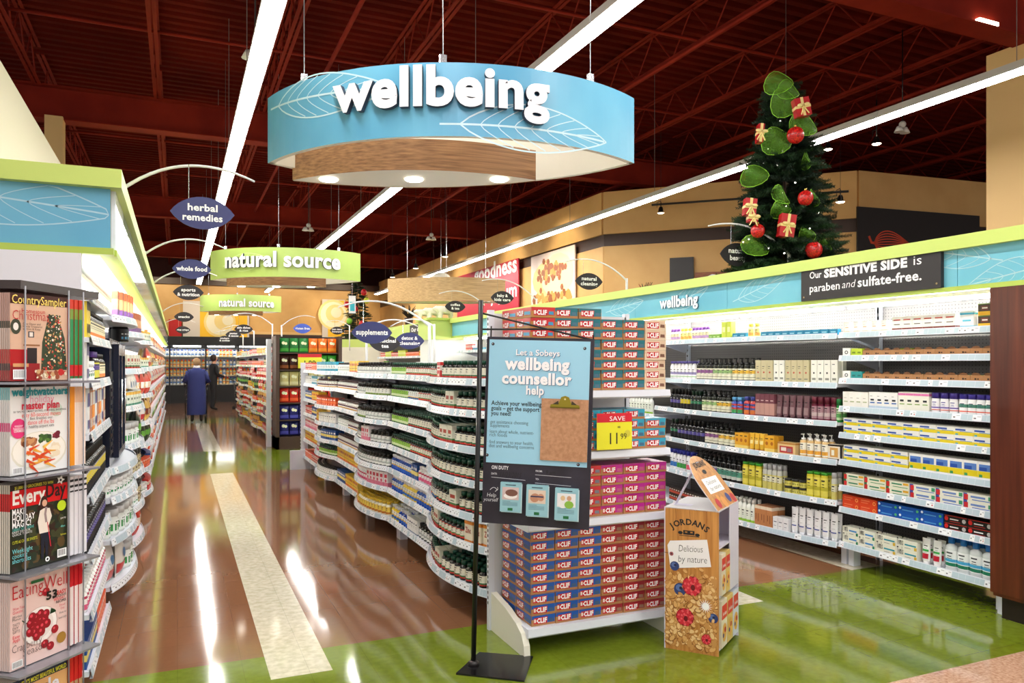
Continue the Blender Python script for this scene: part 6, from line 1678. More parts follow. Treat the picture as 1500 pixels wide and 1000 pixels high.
for i in range(n): g.f.append([i, n + i, n + (i + 1) % n, (i + 1) % n]); g.m.append(k); g.sm.append(False)
A_ = Art(g, fh, .0008); A_.text('JORDANS', SWd * .5, Lh * .78, .05, INK, 2, align='C', w=SWd * .5, bold=.03)
A_.disc(SWd * .5, Lh * .68, .03, INK, 2, .014); A_.poly([(SWd * .15, Lh * .3), (SWd * .8, Lh * .28), (SWd * .82, Lh * .56), (SWd * .18, Lh * .58)], PRINTW, 2); A_.text('Delicious', SWd * .48, Lh * .45, .035, INK, 3, align='C', w=SWd * .4, bold=-.01, slant=.15); A_.text('by nature', SWd * .5, Lh * .34, .035, INK, 3, align='C', w=SWd * .45, bold=-.01, slant=.15)
for x, y, r_, c in ((.2, .12, .03, (190, 30, 50)), (.45, .1, .035, (226, 160, 80)), (.7, .14, .03, (50, 60, 130)), (.88, .1, .03, (190, 30, 50)), (.32, .2, .02, (226, 160, 80))): A_.disc(SWd * x, Lh * y, r_, mat(c, .4), 2)
g.build('header_panel', jd)
g = G(); a = FLc + fr * .03 + sr * .07 + Vector((0, 0, HB)); b = O1 + up1 * Lh * .86 + sr * SWd * .42 
sd_ = sr * .045
g.add([a, a + sd_, b + sd_, b, a + Vector((0, 0, .006)), a + sd_ + Vector((0, 0, .006)), b + sd_ + Vector((0, 0, .006)), b + Vector((0, 0, .006))], [(0, 3, 2, 1), (4, 5, 6, 7), (0, 1, 5, 4), (1, 2, 6, 5), (2, 3, 7, 6), (3, 0, 4, 7)], LAV); g.build('strut', jd)
g = G(); g.add([a - fr * .02, a + fr * .09, a + fr * .09 + sr * .06, a - fr * .02 + sr * .06], [(0, 1, 2, 3)], LAV); g.v = [(x, y, HB + .006) for x, y, z in g.v]; g.build('strut_tab', jd)
# printed artwork on the front
g = G(); A_ = Art(g, ff, .0004)
def JX(c): return (c - 38) / 287 * FWd
def JY(c): return HB - (c - 288) / 655 * HB
for x in (100, 175, 262): A_.line([(JX(x), JY(290)), (JX(x + 2), JY(330)), (JX(x), JY(345))], .002, mat((110, 60, 24), .5), 1)
s_ = 'JORDANS'
for i, ch in enumerate(s_):
    an = (i - 3) / 3 * .62; R_ = .15
    A_.text(ch, JX(170) + R_ * sin(an), JY(352) - R_ + R_ * cos(an) - .008, .045, INK, 2, align='C', rot=-an, bold=.03)
A_.disc(JX(125), JY(398), .013, INK, 2, .009); A_.disc(JX(215), JY(402), .013, INK, 2, .008); A_.rect(JX(140), JY(405), JX(200), JY(385), INK, 2); A_.rect(JX(150), JY(396), JX(162), JY(390), mat((190, 130, 60), .4), 3); A_.rect(JX(178), JY(396), JX(190), JY(390), mat((190, 130, 60), .4), 3); A_.rect(JX(120), JY(412), JX(225), JY(409), INK, 2)
A_.line([(JX(40), JY(497)), (JX(78), JY(500))], .003, mat((90, 50, 40), .5), 2)
rr = random.Random(5)
FLK = [mat((206, 150, 84), .45), mat((226, 176, 108), .45), mat((190, 126, 62), .45), mat((238, 200, 140), .45), mat((150, 92, 40), .45)]
for k in range(520):
    y = rr.uniform(590, 925); x = rr.uniform(44, 318)
    if y < 640 and 60 < x < 180 and rr.random() < .6: continue
    r_ = rr.uniform(.011, .025)
    cx, cy, an = JX(x), JY(y), rr.uniform(0, 3.1)
    cx = min(max(cx, r_ + .002), FWd - r_ - .002); cy = max(cy, r_ + .003)
    A_.disc(cx, cy, r_, FLK[rr.choice((2, 4, 0))], 3 + k * .012, r_ * .6, 8, an); A_.disc(cx + .001, cy + .002, r_ * .8, FLK[rr.choice((0, 1, 3))], 3.006 + k * .012, r_ * .45, 8, an + .2)
for x, y in ((150, 575), (200, 548), (235, 560), (260, 585), (285, 600), (240, 620), (280, 640), (115, 590), (90, 610)):
    r_ = .017; A_.disc(JX(x), JY(y), r_, FLK[2], 8, r_ * .6, 9, x); A_.disc(JX(x) + .001, JY(y) + .002, r_ * .8, FLK[1], 8.1, r_ * .45, 9, x + .2)
def berry(cx, cy, r_):
    A_.disc(cx, cy, r_, mat((150, 14, 34), .4), 9)
    for i in range(46):
        a = i * 2.4; q = r_ * .9 * sqrt(i / 46); A_.disc(cx + q * cos(a), cy + q * sin(a), r_ * .15, mat((214, 40, 60) if i % 3 else (236, 90, 100), .3), 9.3 + i * .02, n=7)
    A_.disc(cx + r_ * .1, cy - r_ * .15, r_ * .22, mat((110, 8, 24), .4), 10.4, r_ * .3)
def blue(cx, cy, r_):
    A_.disc(cx, cy, r_, mat((44, 62, 120), .4), 8.6); A_.disc(cx - r_ * .2, cy + r_ * .25, r_ * .5, mat((90, 116, 176), .4), 8.7); A_.disc(cx + r_ * .1, cy + r_ * .2, r_ * .3, mat((24, 30, 66), .4), 8.8, n=5)
sc_ = FWd / 287
blue(JX(95), JY(555), 25 * sc_); blue(JX(125), JY(660), 34 * sc_); blue(JX(297), JY(772), 26 * sc_); berry(JX(187), JY(638), 52 * sc_); berry(JX(150), JY(785), 48 * sc_); berry(JX(262), JY(872), 27 * sc_)
pts = []
for i in range(32):
    a = pi * i / 16; q = (38 if i % 2 == 0 else 14) * sc_; pts.append((JX(258) + q * cos(a), JY(722) + q * sin(a)))
A_.poly(pts, mat((250, 248, 255), .4), 11); A_.disc(JX(258), JY(722), 18 * sc_, mat((255, 255, 255), .4), 11.3)
A_.poly([(JX(72), JY(568)), (JX(287), JY(540)), (JX(266), JY(418)), (JX(70), JY(440)), (JX(56), JY(462))], mat((248, 246, 248), .4), 8.2)
A_.disc(JX(78), JY(500), .011, mat((160, 80, 90), .4), 8.4); A_.disc(JX(78), JY(500), .004, INK, 8.6)
A_.text('Delicious', JX(180), JY(482), .052, INK, 8.8, align='C', w=125 * sc_, bold=-.012, slant=.12, rot=.06); A_.text('by nature', JX(190), JY(530), .052, INK, 8.8, align='C', w=150 * sc_, bold=-.012, slant=.12, rot=.06)
g.v = [tuple(v) for v in g.v]
g.build('front_print', jd)

# ============================================================ MAGAZINE RACK
md = (LD(-1.472, 2.52) - LD(-1.532, 2.324)).normalized(); mn = Vector((md.y, -md.x, 0)); MO = LD(-1.532, 2.324); MW = .205
mr = thing('magazine_rack', 'dark topped chrome magazine rack at the end of the left case', 'rack')
def mf(x, y, h): return MO + md * x + mn * h + Vector((0, 0, y))
def mbox(nm, x0, x1, h0, h1, z0, z1, m, parent):
    g = G(); P = [mf(x, z, h) for z in (z0, z1) for x, h in ((x0, h1), (x1, h1), (x1, h0), (x0, h0))]
    g.add(P, [(0, 3, 2, 1), (4, 5, 6, 7), (0, 1, 5, 4), (1, 2, 6, 5), (2, 3, 7, 6), (3, 0, 4, 7)], m); return g.build(nm, parent)
g = G(); q = [LD(-1.90, 2.36), LD(-1.545, 2.40), LD(-1.52, 2.81), LD(-1.95, 2.95)]; g.prism([(p.x, p.y) for p in q], 1.785, 1.812, mat((52, 38, 36), .35)); g.build('top_board', mr)
mbox('back_panel', -.02, .36, -.16, -.15, .1, 1.785, mat((70, 50, 48), .5), mr)
mbox('base', -.02, .42, -.2, .05, .0, .24, mat((50, 52, 56), .4), mr)
for x in (.045, .204, .262):
    g = G(); h = .012; g.tube([mf(x, .2, h), mf(x, 1.79, h)], .0026, mat((150, 150, 156), .45, .2), 6); g.build('wire', mr)
TOPS = [1.766, 1.476, 1.178, .88, .575]
HH = .270
ACR = mat((150, 150, 160), .15, .4)
for z in TOPS: mbox('wire_shelf', -.02, .28, -.12, .065, z - HH - .010, z - HH - .003, ACR, mr)
def mag(i, h, x, z, cover, name, label, grp, art=None, spine=None, th=.006, w_=MW, hh=HH):
    g = G(); P = [mf(xx, zz, hq) for zz in (z, z + hh) for xx, hq in ((x, h), (x + w_, h), (x + w_, h - th), (x, h - th))]
    g.add(P, [(0, 3, 2, 1), (4, 5, 6, 7), (1, 2, 6, 5)], mat((244, 240, 232), .5)); g.add(P, [(2, 3, 7, 6), (0, 1, 5, 4)], mat(cover, .25))
    sp = spine or [(0, 1, cover)]
    for a, b, c in sp:
        Q = [mf(x - .0003, z + hh * zz, hq) for zz in (a, b) for hq in (h, h - th)]; g.add(Q, [(1, 0, 2, 3)], mat(c, .3))
    if art: art(Art(g, lambda a, b, c: mf(x + a, z + b, h + c), .0005))
    return tag(g.build('magazine'), label, 'magazine', grp)
def smag(x, h, z, cover, label, grp, sp, th):
    hh = .262; g = G(); P = [mf(xx, zz, hq) for zz in (z, z + hh) for xx, hq in ((x, h), (x + th, h), (x + th, h - .19), (x, h - .19))]
    g.add(P, [(0, 3, 2, 1), (4, 5, 6, 7), (0, 1, 5, 4), (1, 2, 6, 5), (2, 3, 7, 6), (3, 0, 4, 7)], mat(cover, .3))
    for a, b, c in sp:
        g.add([mf(x, z + hh * a, h + .0004), mf(x + th, z + hh * a, h + .0004), mf(x + th, z + hh * b, h + .0004), mf(x, z + hh * b, h + .0004)], [(0, 1, 2, 3)], mat(c, .3))
    return tag(g.build('magazine'), label, 'magazine', grp)
def blobs(A_, x0, y0, x1, y1, cols, n, r0, r1, seed, L=3):
    q = random.Random(seed)
    for k in range(n):
        r_ = q.uniform(r0, r1); A_.disc(q.uniform(x0 + r_, x1 - r_), q.uniform(y0 + r_, y1 - r_), r_, mat(q.choice(cols), .4), L + k * .01, r_ * q.uniform(.5, 1), 7, q.uniform(0, 3))
def lines(A_, rows_, L=6):
    for t_, x, y, wd, sz, c, bo in rows_: A_.text(t_, x * MW, y * HH, sz, mat(c, .4), L, w=wd * MW, bold=bo)
def art1(A_):
    A_.rect(0, 0, MW, HH, mat((214, 176, 150), .3), 1); A_.rect(0, HH * .88, MW, HH, mat((70, 34, 28), .3), 1.5)
    A_.rect(0, 0, MW * .5, HH * .2, mat((150, 24, 30), .3), 1.5); A_.rect(.0, HH * .18, MW * .3, HH * .36, mat((176, 20, 26), .3), 1.6); A_.rect(MW * .28, HH * .2, MW * .45, HH * .38, mat((40, 28, 30), .3), 1.7); A_.rect(MW * .22, HH * .4, MW * .5, HH * .42, mat((150, 100, 60), .3), 1.7); A_.rect(MW * .3, HH * .5, MW * .4, HH * .57, mat((60, 60, 66), .3), 1.8); A_.rect(MW * .32, HH * .51, MW * .38, HH * .56, mat((230, 220, 210), .3), 1.9)
    pts = [(MW * (.5 + .48 * (1 - t)), HH * (.12 + .66 * t)) for t in (0, .5, 1)]
    A_.poly([(MW * .52, HH * .12), (MW * .99, HH * .12), (MW * .95, HH * .5), (MW * .82, HH * .78), (MW * .66, HH * .78), (MW * .54, HH * .45)], mat((46, 60, 36), .4), 2)
    q = random.Random(3)
    for k in range(230):
        y = q.uniform(.13, .78); hw = .24 * (1 - (y - .13) * .9); A_.disc(MW * (.75 + q.uniform(-hw, hw)), HH * y, q.uniform(.0016, .0045), mat(q.choice([(206, 60, 50), (230, 190, 130), (70, 90, 50), (40, 50, 30), (236, 226, 210), (170, 120, 70)]), .4), 3 + k * .01, n=6)
    blobs(A_, MW * .4, .0, MW, HH * .14, [(206, 160, 110), (236, 220, 190), (150, 70, 40), (196, 30, 30)], 26, .005, .012, 5, 5.5)
    A_.disc(MW * .09, HH * .62, .018, mat((56, 60, 40), .4), 3, .024); A_.disc(MW * .09, HH * .62, .009, mat((236, 226, 220), .4), 3.5, .012)
    A_.rect(MW * .04, HH * .16, MW * .3, HH * .2, mat((206, 150, 100), .4), 5); A_.rect(MW * .04, HH * .02, MW * .26, HH * .13, mat((246, 246, 246), .4), 5.5)
    for k in range(9): A_.rect(MW * (.06 + .02 * k), HH * .04, MW * (.066 + .02 * k), HH * .12, INK, 6)
    lines(A_, [('CountrySampler', .02, .885, .95, .038, (250, 220, 110), .005), ('Homespun', .18, .78, .4, .02, (190, 30, 40), .0), ('Christmas', .03, .70, .62, .042, (190, 20, 36), -.01), ('Cozy Decor and', .2, .645, .3, .009, (60, 40, 36), 0), ('Handy Treasures', .2, .615, .33, .009, (60, 40, 36), 0), ('to Give & Keep', .2, .585, .3, .009, (60, 40, 36), 0)], 7)
def art2(A_):
    A_.rect(0, 0, MW, HH, mat((238, 238, 236), .3), 1); A_.disc(MW * .8, HH * .72, .022, mat((206, 220, 206), .4), 1.3)
    A_.disc(MW * .5, HH * .25, MW * .485, mat((226, 222, 206), .4), 1.5, HH * .23, 20); A_.disc(MW * .5, HH * .26, MW * .46, mat((244, 240, 230), .4), 2, HH * .21, 20)
    blobs(A_, MW * .12, HH * .3, MW * .48, HH * .44, [(176, 110, 70), (206, 150, 100), (130, 76, 44)], 34, .006, .013, 1, 3)
    blobs(A_, MW * .45, HH * .32, MW * .72, HH * .46, [(60, 96, 40), (90, 130, 50), (40, 70, 30)], 22, .006, .012, 2, 3.5); blobs(A_, MW * .7, HH * .36, MW * .88, HH * .47, [(110, 24, 44), (150, 40, 60)], 12, .006, .01, 3, 3.8)
    blobs(A_, MW * .64, HH * .14, MW * .88, HH * .34, [(236, 220, 190), (246, 234, 210)], 9, .014, .022, 4, 4)
    q = random.Random(8)
    for k in range(20):
        a = q.uniform(-.9, .9); x, y = MW * q.uniform(.26, .6), HH * q.uniform(.08, .3); L = q.uniform(.03, .05)
        A_.line([(x, y), (x + L * cos(a), y + L * sin(a))], .011, mat(q.choice([(236, 170, 60), (226, 90, 30), (246, 200, 90), (214, 70, 30)]), .4), 5 + k * .02, taper=True)
    A_.disc(MW * .13, HH * .53, .027, mat((226, 50, 120), .4), 6.5, .031); A_.rect(MW * .03, HH * .015, MW * .22, HH * .09, mat((250, 250, 250), .4), 6)
    for k in range(7): A_.rect(MW * (.05 + .02 * k), HH * .025, MW * (.058 + .02 * k), HH * .08, INK, 6.5)
    lines(A_, [('weightwatchers', .01, .905, .98, .034, (20, 140, 150), .045), ('holiday', .32, .815, .42, .036, (230, 110, 150), -.015), ('master plan', .18, .745, .66, .034, (206, 30, 60), .03), ('50 TIPS FOR SMART EATING, COOKING, SHOPPING', .04, .71, .92, .008, (50, 50, 50), .01),
               ('easy 60-second moves', .18, .655, .68, .02, (230, 70, 50), .0), ('Best. Breakfast. ever.', .32, .62, .4, .012, (50, 50, 50), 0), ('dance off the lbs', .28, .565, .46, .02, (230, 60, 60), 0), ('healthy airport eats', .3, .525, .44, .013, (50, 50, 50), 0), ('easier', .06, .55, .14, .011, (255, 220, 235), .01), ('healthier', .04, .52, .18, .011, (255, 220, 235), .01), ('COOKIES', .05, .49, .17, .011, (255, 255, 255), .02)], 8)
def art3(A_):
    A_.rect(0, 0, MW, HH, mat((40, 44, 30), .3), 1); blobs(A_, 0, 0, MW, HH * .8, [(30, 40, 24), (60, 64, 36), (90, 70, 36), (50, 30, 20), (36, 50, 34)], 130, .008, .024, 1, 1.2)
    A_.rect(0, HH * .93, MW, HH, mat((44, 36, 30), .3), 3); A_.rect(0, HH * .73, MW, HH * .93, mat((222, 24, 30), .3), 3.2)
    A_.text('Every', .006, HH * .775, .06, mat((250, 246, 240), .4), 7, w=MW * .56, bold=.03); A_.text('Day', MW * .60, HH * .79, .062, mat((40, 16, 16), .4), 7, w=MW * .36, bold=.02)
    A_.poly([(MW * .86 + .016 * (1 if i % 2 == 0 else .5) * cos(i * pi / 5), HH * .97 + .016 * (1 if i % 2 == 0 else .5) * sin(i * pi / 5)) for i in range(10)], PRINTW, 8); A_.disc(MW * .86, HH * .97, .004, INK, 8.5)
    A_.disc(MW * .56, HH * .72, .014, mat((60, 30, 22), .4), 7.5, .026); A_.disc(MW * .57, HH * .73, .009, mat((230, 180, 150), .4), 8, .011)
    A_.poly([(MW * .45, HH * .52), (MW * .49, HH * .65), (MW * .56, HH * .67), (MW * .66, HH * .66), (MW * .70, HH * .56), (MW * .64, HH * .45), (MW * .66, HH * .38), (MW * .48, HH * .38)], mat((236, 226, 214), .4), 8); A_.line([(MW * .6, HH * .68), (MW * .58, HH * .6), (MW * .6, HH * .5)], .008, mat((160, 140, 140), .4), 8.3)
    A_.poly([(MW * .5, HH * .38), (MW * .65, HH * .38), (MW * .63, HH * .1), (MW * .59, HH * .1), (MW * .57, HH * .3), (MW * .55, HH * .08), (MW * .51, HH * .08)], mat((24, 26, 44), .4), 8); A_.line([(MW * .62, HH * .5), (MW * .68, HH * .2)], .003, mat((206, 30, 60), .4), 8.6); A_.disc(MW * .62, HH * .06, .008, PRINTW, 8.6); A_.disc(MW * .62, HH * .06, .004, INK, 8.8)
    A_.disc(MW * .88, HH * .66, .017, mat((200, 226, 40), .4), 8); A_.rect(MW * .8, HH * .04, MW * .97, HH * .14, PRINTW, 8)
    for k in range(6): A_.rect(MW * (.82 + .022 * k), HH * .06, MW * (.83 + .022 * k), HH * .13, INK, 8.5)
    lines(A_, [('$1,000 IN GROCERIES TO WIN', .06, .945, .66, .013, (230, 226, 60), .01), ('MAKE', .02, .655, .22, .027, (255, 255, 255), .02), ('HOLIDAY', .02, .58, .38, .027, (255, 255, 255), .02), ('MAGIC!', .02, .51, .31, .027, (255, 255, 255), .02), ('GREAT GIFT IDEAS', .02, .475, .36, .012, (90, 210, 200), .0), ('EASY DECOR', .02, .45, .3, .009, (240, 240, 240), 0), ('QUICK TREATS', .02, .42, .33, .009, (240, 240, 240), 0),
               ("CUTE AS CAN BE SWEETS", .02, .33, .42, .013, (220, 226, 50), 0), ('Weeknight', .02, .22, .34, .02, (120, 220, 226), 0), ('cooking', .02, .165, .25, .02, (120, 220, 226), 0), ('shortcuts', .02, .11, .31, .02, (120, 220, 226), 0), ('party', .86, .5, .1, .009, (240, 240, 240), 0), ('dips', .86, .4, .08, .009, (120, 220, 210), 0), ('bites', .86, .3, .1, .009, (230, 226, 60), 0)], 9)
def art4(A_):
    A_.rect(0, 0, MW, HH, mat((236, 206, 200), .3), 1); A_.disc(MW * .5, HH * .4, MW * .32, mat((206, 176, 170), .4), 1.5, HH * .225, 22); A_.disc(MW * .5, HH * .41, MW * .3, mat((250, 244, 240), .4), 2, HH * .21, 22); A_.disc(MW * .5, HH * .41, MW * .24, mat((236, 226, 222), .4), 2.3, HH * .16, 22)
    q = random.Random(6)
    for k in range(60):
        a = q.uniform(0, .9) + (0 if k % 2 else 1.9); x, y = (MW * .68, HH * .5) if k % 2 else (MW * .3, HH * .46); A_.line([(x, y), (x + .022 * cos(a * 1.6), y + .022 * sin(a))], .0018, mat((40, 80, 46), .4), 3)
    for k in range(17):
        a = k * 2.4; r_ = MW * .19 * sqrt(k / 17); A_.disc(MW * .46 + r_ * cos(a), HH * .43 + r_ * sin(a), .0135, mat((150, 16, 36), .35), 4 + k * .1, .0145); A_.disc(MW * .46 + r_ * cos(a) - .003, HH * .43 + r_ * sin(a) + .004, .005, mat((226, 70, 90), .35), 4.05 + k * .1)
    for x, y in ((.76, .3), (.58, .17), (.68, .12), (.6, .78)): A_.disc(MW * x, HH * y, .0135, mat((160, 18, 38), .35), 6); A_.disc(MW * x - .003, HH * y + .004, .004, mat((230, 90, 100), .35), 6.2)
    A_.disc(MW * .88, HH * .17, .018, mat((170, 126, 50), .4), 6); A_.rect(MW * .34, HH * .92, MW * .56, HH * .955, mat((40, 110, 60), .4), 6); A_.rect(MW * .02, HH * .02, MW * .2, HH * .1, PRINTW, 6)
    for k in range(7): A_.rect(MW * (.035 + .022 * k), HH * .03, MW * (.045 + .022 * k), HH * .09, INK, 6.5)
    lines(A_, [('EatingWell', .03, .80, .95, .062, (196, 24, 40), -.01), ('53', .60, .68, .2, .036, (30, 24, 24), .04), ('EASY', .80, .70, .17, .018, (214, 40, 50), .03), ('DELICIOUS', .72, .67, .24, .010, (60, 50, 50), .02), ('HOLIDAY', .74, .635, .2, .012, (214, 60, 70), .02), ('RECIPES', .78, .60, .18, .011, (40, 30, 30), .03), ('Wow Your', .03, .68, .2, .013, (214, 60, 80), 0), ('Guests', .03, .64, .16, .013, (214, 60, 80), 0), ('Effortless', .03, .59, .15, .011, (60, 40, 40), 0), ('Menus', .03, .56, .13, .011, (60, 40, 40), 0),
               ('TASTY', .03, .5, .12, .012, (60, 40, 40), 0), ('DIY', .03, .46, .1, .012, (60, 40, 40), 0), ('GIFTS', .03, .42, .12, .012, (60, 40, 40), 0), ('Easy', .03, .36, .12, .014, (214, 60, 80), .01), ('Apps', .03, .32, .12, .014, (214, 60, 80), .01), ('Cranberry', .02, .2, .5, .034, (70, 40, 44), -.015), ('Season!', .2, .12, .44, .034, (70, 40, 44), -.015), ('Diced', .84, .55, .1, .011, (214, 60, 80), 0), ('Out', .86, .51, .07, .011, (214, 60, 80), 0), ('How to', .84, .46, .12, .01, (60, 50, 50), 0), ('Sweet & light', .82, .4, .15, .01, (60, 50, 50), 0)], 8)
def art5(A_):
    A_.rect(0, 0, MW, HH, mat((230, 180, 120), .3), 1); A_.rect(0, HH * .9, MW, HH, mat((30, 40, 70), .3), 2); A_.disc(MW * .55, HH * .55, .05, mat((220, 170, 140), .3), 3); A_.disc(MW * .55, HH * .62, .058, mat((90, 60, 40), .3), 2.5)
    lines(A_, [("COUNTRY'S MOST BEAUTIFUL WORLD", .03, .915, .94, .02, (240, 240, 60), .02), ('People', .04, .72, .8, .06, (240, 240, 255), .03)], 5)
arts = [art1, art2, art3, art4, art5]
mn_ = ['CountrySampler Christmas magazine in the top pocket of the rack', 'weightwatchers magazine with a plate of vegetables in the second pocket', 'EveryDay magazine with a red masthead in the third pocket', 'EatingWell magazine with cranberries in the fourth pocket', 'magazine with a dark blue masthead in the lowest pocket']
spl = [[(0, .12, (170, 24, 30)), (.12, .2, (60, 30, 40)), (.2, .36, (190, 40, 36)), (.36, .6, (220, 200, 190)), (.6, .68, (60, 60, 44)), (.68, 1, (200, 160, 150))], [(0, .5, (226, 222, 220)), (.5, .6, (226, 60, 130)), (.6, .86, (236, 236, 236)), (.86, 1, (120, 190, 196))],
       [(0, .7, (230, 226, 214)), (.7, .9, (214, 30, 34)), (.9, 1, (200, 196, 180))], [(0, 1, (232, 214, 210))], [(0, 1, (210, 190, 170))]]
cov = [(206, 170, 150), (236, 236, 234), (60, 50, 36), (236, 206, 200), (220, 180, 130)]
spr = [[(0, .03, (40, 120, 60)), (.03, .17, (206, 36, 40)), (.17, .75, (40, 140, 80)), (.75, .88, (120, 150, 60)), (.88, 1, (206, 60, 40))], [(0, 1, (240, 150, 30))], [(0, .8, (232, 230, 236)), (.8, .82, (40, 40, 44)), (.82, .86, (232, 230, 236)), (.86, .89, (40, 40, 44)), (.89, .93, (232, 230, 236)), (.93, .96, (40, 40, 44)), (.96, 1, (232, 230, 236))],
       [(0, .74, (240, 228, 226)), (.74, 1, (206, 30, 44))], [(0, .7, (190, 160, 120)), (.7, 1, (214, 40, 40))]]
pk = ['top', 'second', 'third', 'fourth', 'lowest']
for r_ in range(5):
    z = TOPS[r_] - HH
    mag(0, .004, 0, z, cov[r_], 'm', mn_[r_], None, arts[r_], spl[r_])
    for k in range(1, 10):
        mag(k, .004 - .0078 * k, -.0 - .0004 * k, z, cov[r_], 'm', f'copy {ORD[k - 1]} behind the front magazine in the {pk[r_]} pocket', f'copies behind in the {pk[r_]} pocket', None, spl[r_])
    nn = [6, 1, 8, 6, 6][r_]
    for k in range(nn):
        smag(.216 + .0088 * k, .004 - .003 * (k % 2), z + .004, spr[r_][-1][2], f"{['green and red spined', 'orange covered', 'white dotted spined', 'red topped white', 'red topped tan'][r_]} magazine in the {pk[r_]} side pocket, {ORD[k]} from left", f'spine-on magazines in the {pk[r_]} side pocket', spr[r_], .008 if r_ != 1 else .018)
    if r_ == 1:
        for k in range(5): smag(.236 + .0088 * k, .002, z + .004, (246, 236, 230), f'peach and white copy right of the orange magazine, {ORD[k]} from left', 'peach white magazines in the second side pocket', [(0, .8, (246, 224, 210)), (.8, 1, (240, 190, 150))], .008)

# ============================================================ LEAF CATEGORY SIGNS
NAVYS = mat((52, 56, 108), .5); CHAR = mat((38, 34, 38), .5); ROYAL = mat((70, 96, 200), .5)
ARMW = mat((226, 226, 224), .35)
def leaf_sign(lines_, u, v, d, m, words, base, tip, wd=.40, base_z=None, hang=.12, nm='leaf_sign', arm=True, wire=None):
    c = W(u, v, d); t = thing(nm, words, 'hanging sign', c)
    a = wd / 2; b = wd * .27
    R = (a * a + b * b) / (2 * b); th = math.asin(a / R); N = 12
    up = [(R * sin(-th + 2 * th * i / N), R * cos(-th + 2 * th * i / N) - (R - b)) for i in range(N + 1)]
    pts = up[::-1] + [(x, -y) for x, y in up[1:-1]]
    g = G(); n = len(pts)
    g.add([(x, 0, y) for x, y in pts] + [(x, .01, y) for x, y in pts], [tuple(range(n))[::-1] if False else tuple(range(n)), tuple(range(n, 2 * n))[::-1]] + [(i, n + i, n + (i + 1) % n, (i + 1) % n) for i in range(n)], m)
    g.build('sign_panel', t)
    g = G()
    A_ = Art(g, plane_fn((0, -.0005, 0), (1, 0, 0), (0, 0, 1)), .0015)
    if len(lines_) == 1: A_.text(lines_[0], 0, -.02, .07, PRINTW, 1, align='C', w=min(wd * .78, .038 * len(lines_[0]) * 1.0), bold=.03)
    else:
        A_.text(lines_[0], 0, .014, .064, PRINTW, 1, align='C', w=min(wd * .7, .031 * len(lines_[0])), bold=.03); A_.text(lines_[1], 0, -.052, .064, PRINTW, 1, align='C', w=min(wd * .72, .031 * len(lines_[1])), bold=.03)
    g.build('lettering', t)
    bw = W(*base) - c; tw = W(*tip) - c
    # arm arcs upward between base and tip
    mid = (bw + tw) / 2; L = (tw - bw).length
    pts = []
    for i in range(15):
        s = i / 14; p = bw.lerp(tw, s); p.z += L * .16 * 4 * s * (1 - s) * (1.1 - .2 * s) ; pts.append(p)
    g = G(); g.tube(pts, .012, ARMW, 6, r2=.007); ar = g.build('curved_arm', t)
    g = G(); hp = min(pts, key=lambda p: abs(p.x - (-a * .42))); g.tube([(hp.x, 0, hp.z), (hp.x, 0.004, b * .8)], .0025, CHROME, 4)
    hp2 = min(pts, key=lambda p: abs(p.x - (a * .3)))
    g.build('hanger_wire', t)
    if base_z is not None:
        g = G(); q = bw; g.tube([(q.x, q.y, base_z - c.z), (q.x, q.y, q.z + .03)], .016, ARMW, 8); g.build('post', t)
    return t
leaf_sign(['herbal', 'remedies'], 297, 312, 5.1, NAVYS, 'navy leaf shaped sign reading herbal remedies', (176, 279, 5.0), (373, 266, 5.2), base_z=2.42)
leaf_sign(['whole food'], 281, 394, 8.4, NAVYS, 'navy leaf shaped sign reading whole food', (212, 372, 8.3), (330, 364, 8.5), base_z=2.42)
leaf_sign(['sports', '& nutrition'], 276, 428, 10.7, CHAR, 'charcoal leaf shaped sign reading sports & nutrition', (224, 415, 10.6), (318, 404, 10.8), base_z=2.42)
leaf_sign(['snacks'], 269.5, 464, 16.6, CHAR, 'charcoal leaf shaped sign reading snacks', (237, 457, 16.5), (298, 449, 16.7), base_z=2.42)
leaf_sign(['rice crisps'], 268, 483, 21.9, CHAR, 'smallest charcoal leaf sign of the left row', (237, 476, 21.8), (286, 472, 22.0), base_z=2.40)
leaf_sign(['supplements'], 545, 487, 7.4, NAVYS, 'large navy leaf shaped sign reading supplements', (629, 478, 7.4), (495, 450, 7.3), base_z=1.44)
leaf_sign(['medicinal', 'tea'], 564, 503, 9.6, CHAR, 'charcoal leaf sign reading tea half hidden behind the supplements sign', (537, 482, 9.6), (612, 478, 9.7), wd=.40, base_z=1.44)
leaf_sign(['detox &', 'cleansing'], 600, 499, 9.9, NAVYS, 'navy leaf shaped sign reading detox & cleansing', (636, 478, 9.8), (572, 478, 9.9), base_z=1.44)
leaf_sign(['coffee', '& tea'], 667, 449, 14, CHAR, 'charcoal leaf shaped sign reading coffee & tea', (710, 447, 13.9), (643, 430, 14), base_z=None)
leaf_sign(['baby &', 'kids care'], 736, 436, 12.2, CHAR, 'charcoal leaf shaped sign reading baby & kids care', (786, 440, 12.1), (706, 411, 12.2), base_z=2.3)
leaf_sign(['natural', 'cleaning'], 863, 412, 9.8, CHAR, 'charcoal leaf shaped sign reading natural cleaning', (918, 411, 9.7), (829, 383, 9.8), base_z=2.33)
leaf_sign(['natural', 'beauty'], 1081, 373, 7.0, CHAR, 'charcoal leaf shaped sign reading natural beauty', (1156, 373, 6.9), (1037, 331, 7.0), base_z=2.33)
leaf_sign(['side dishes', '& rice'], 357, 482, 17.2, CHAR, 'charcoal leaf shaped sign reading side dishes & rice', (399, 476, 17.1), (330, 465, 17.2), base_z=2.0)
leaf_sign(['pastas', '& sauces'], 342, 490, 20.2, CHAR, 'charcoal leaf sign second in the far grocery row', (372, 486, 20.2), (325, 482, 20.2), base_z=2.0, wd=.4)
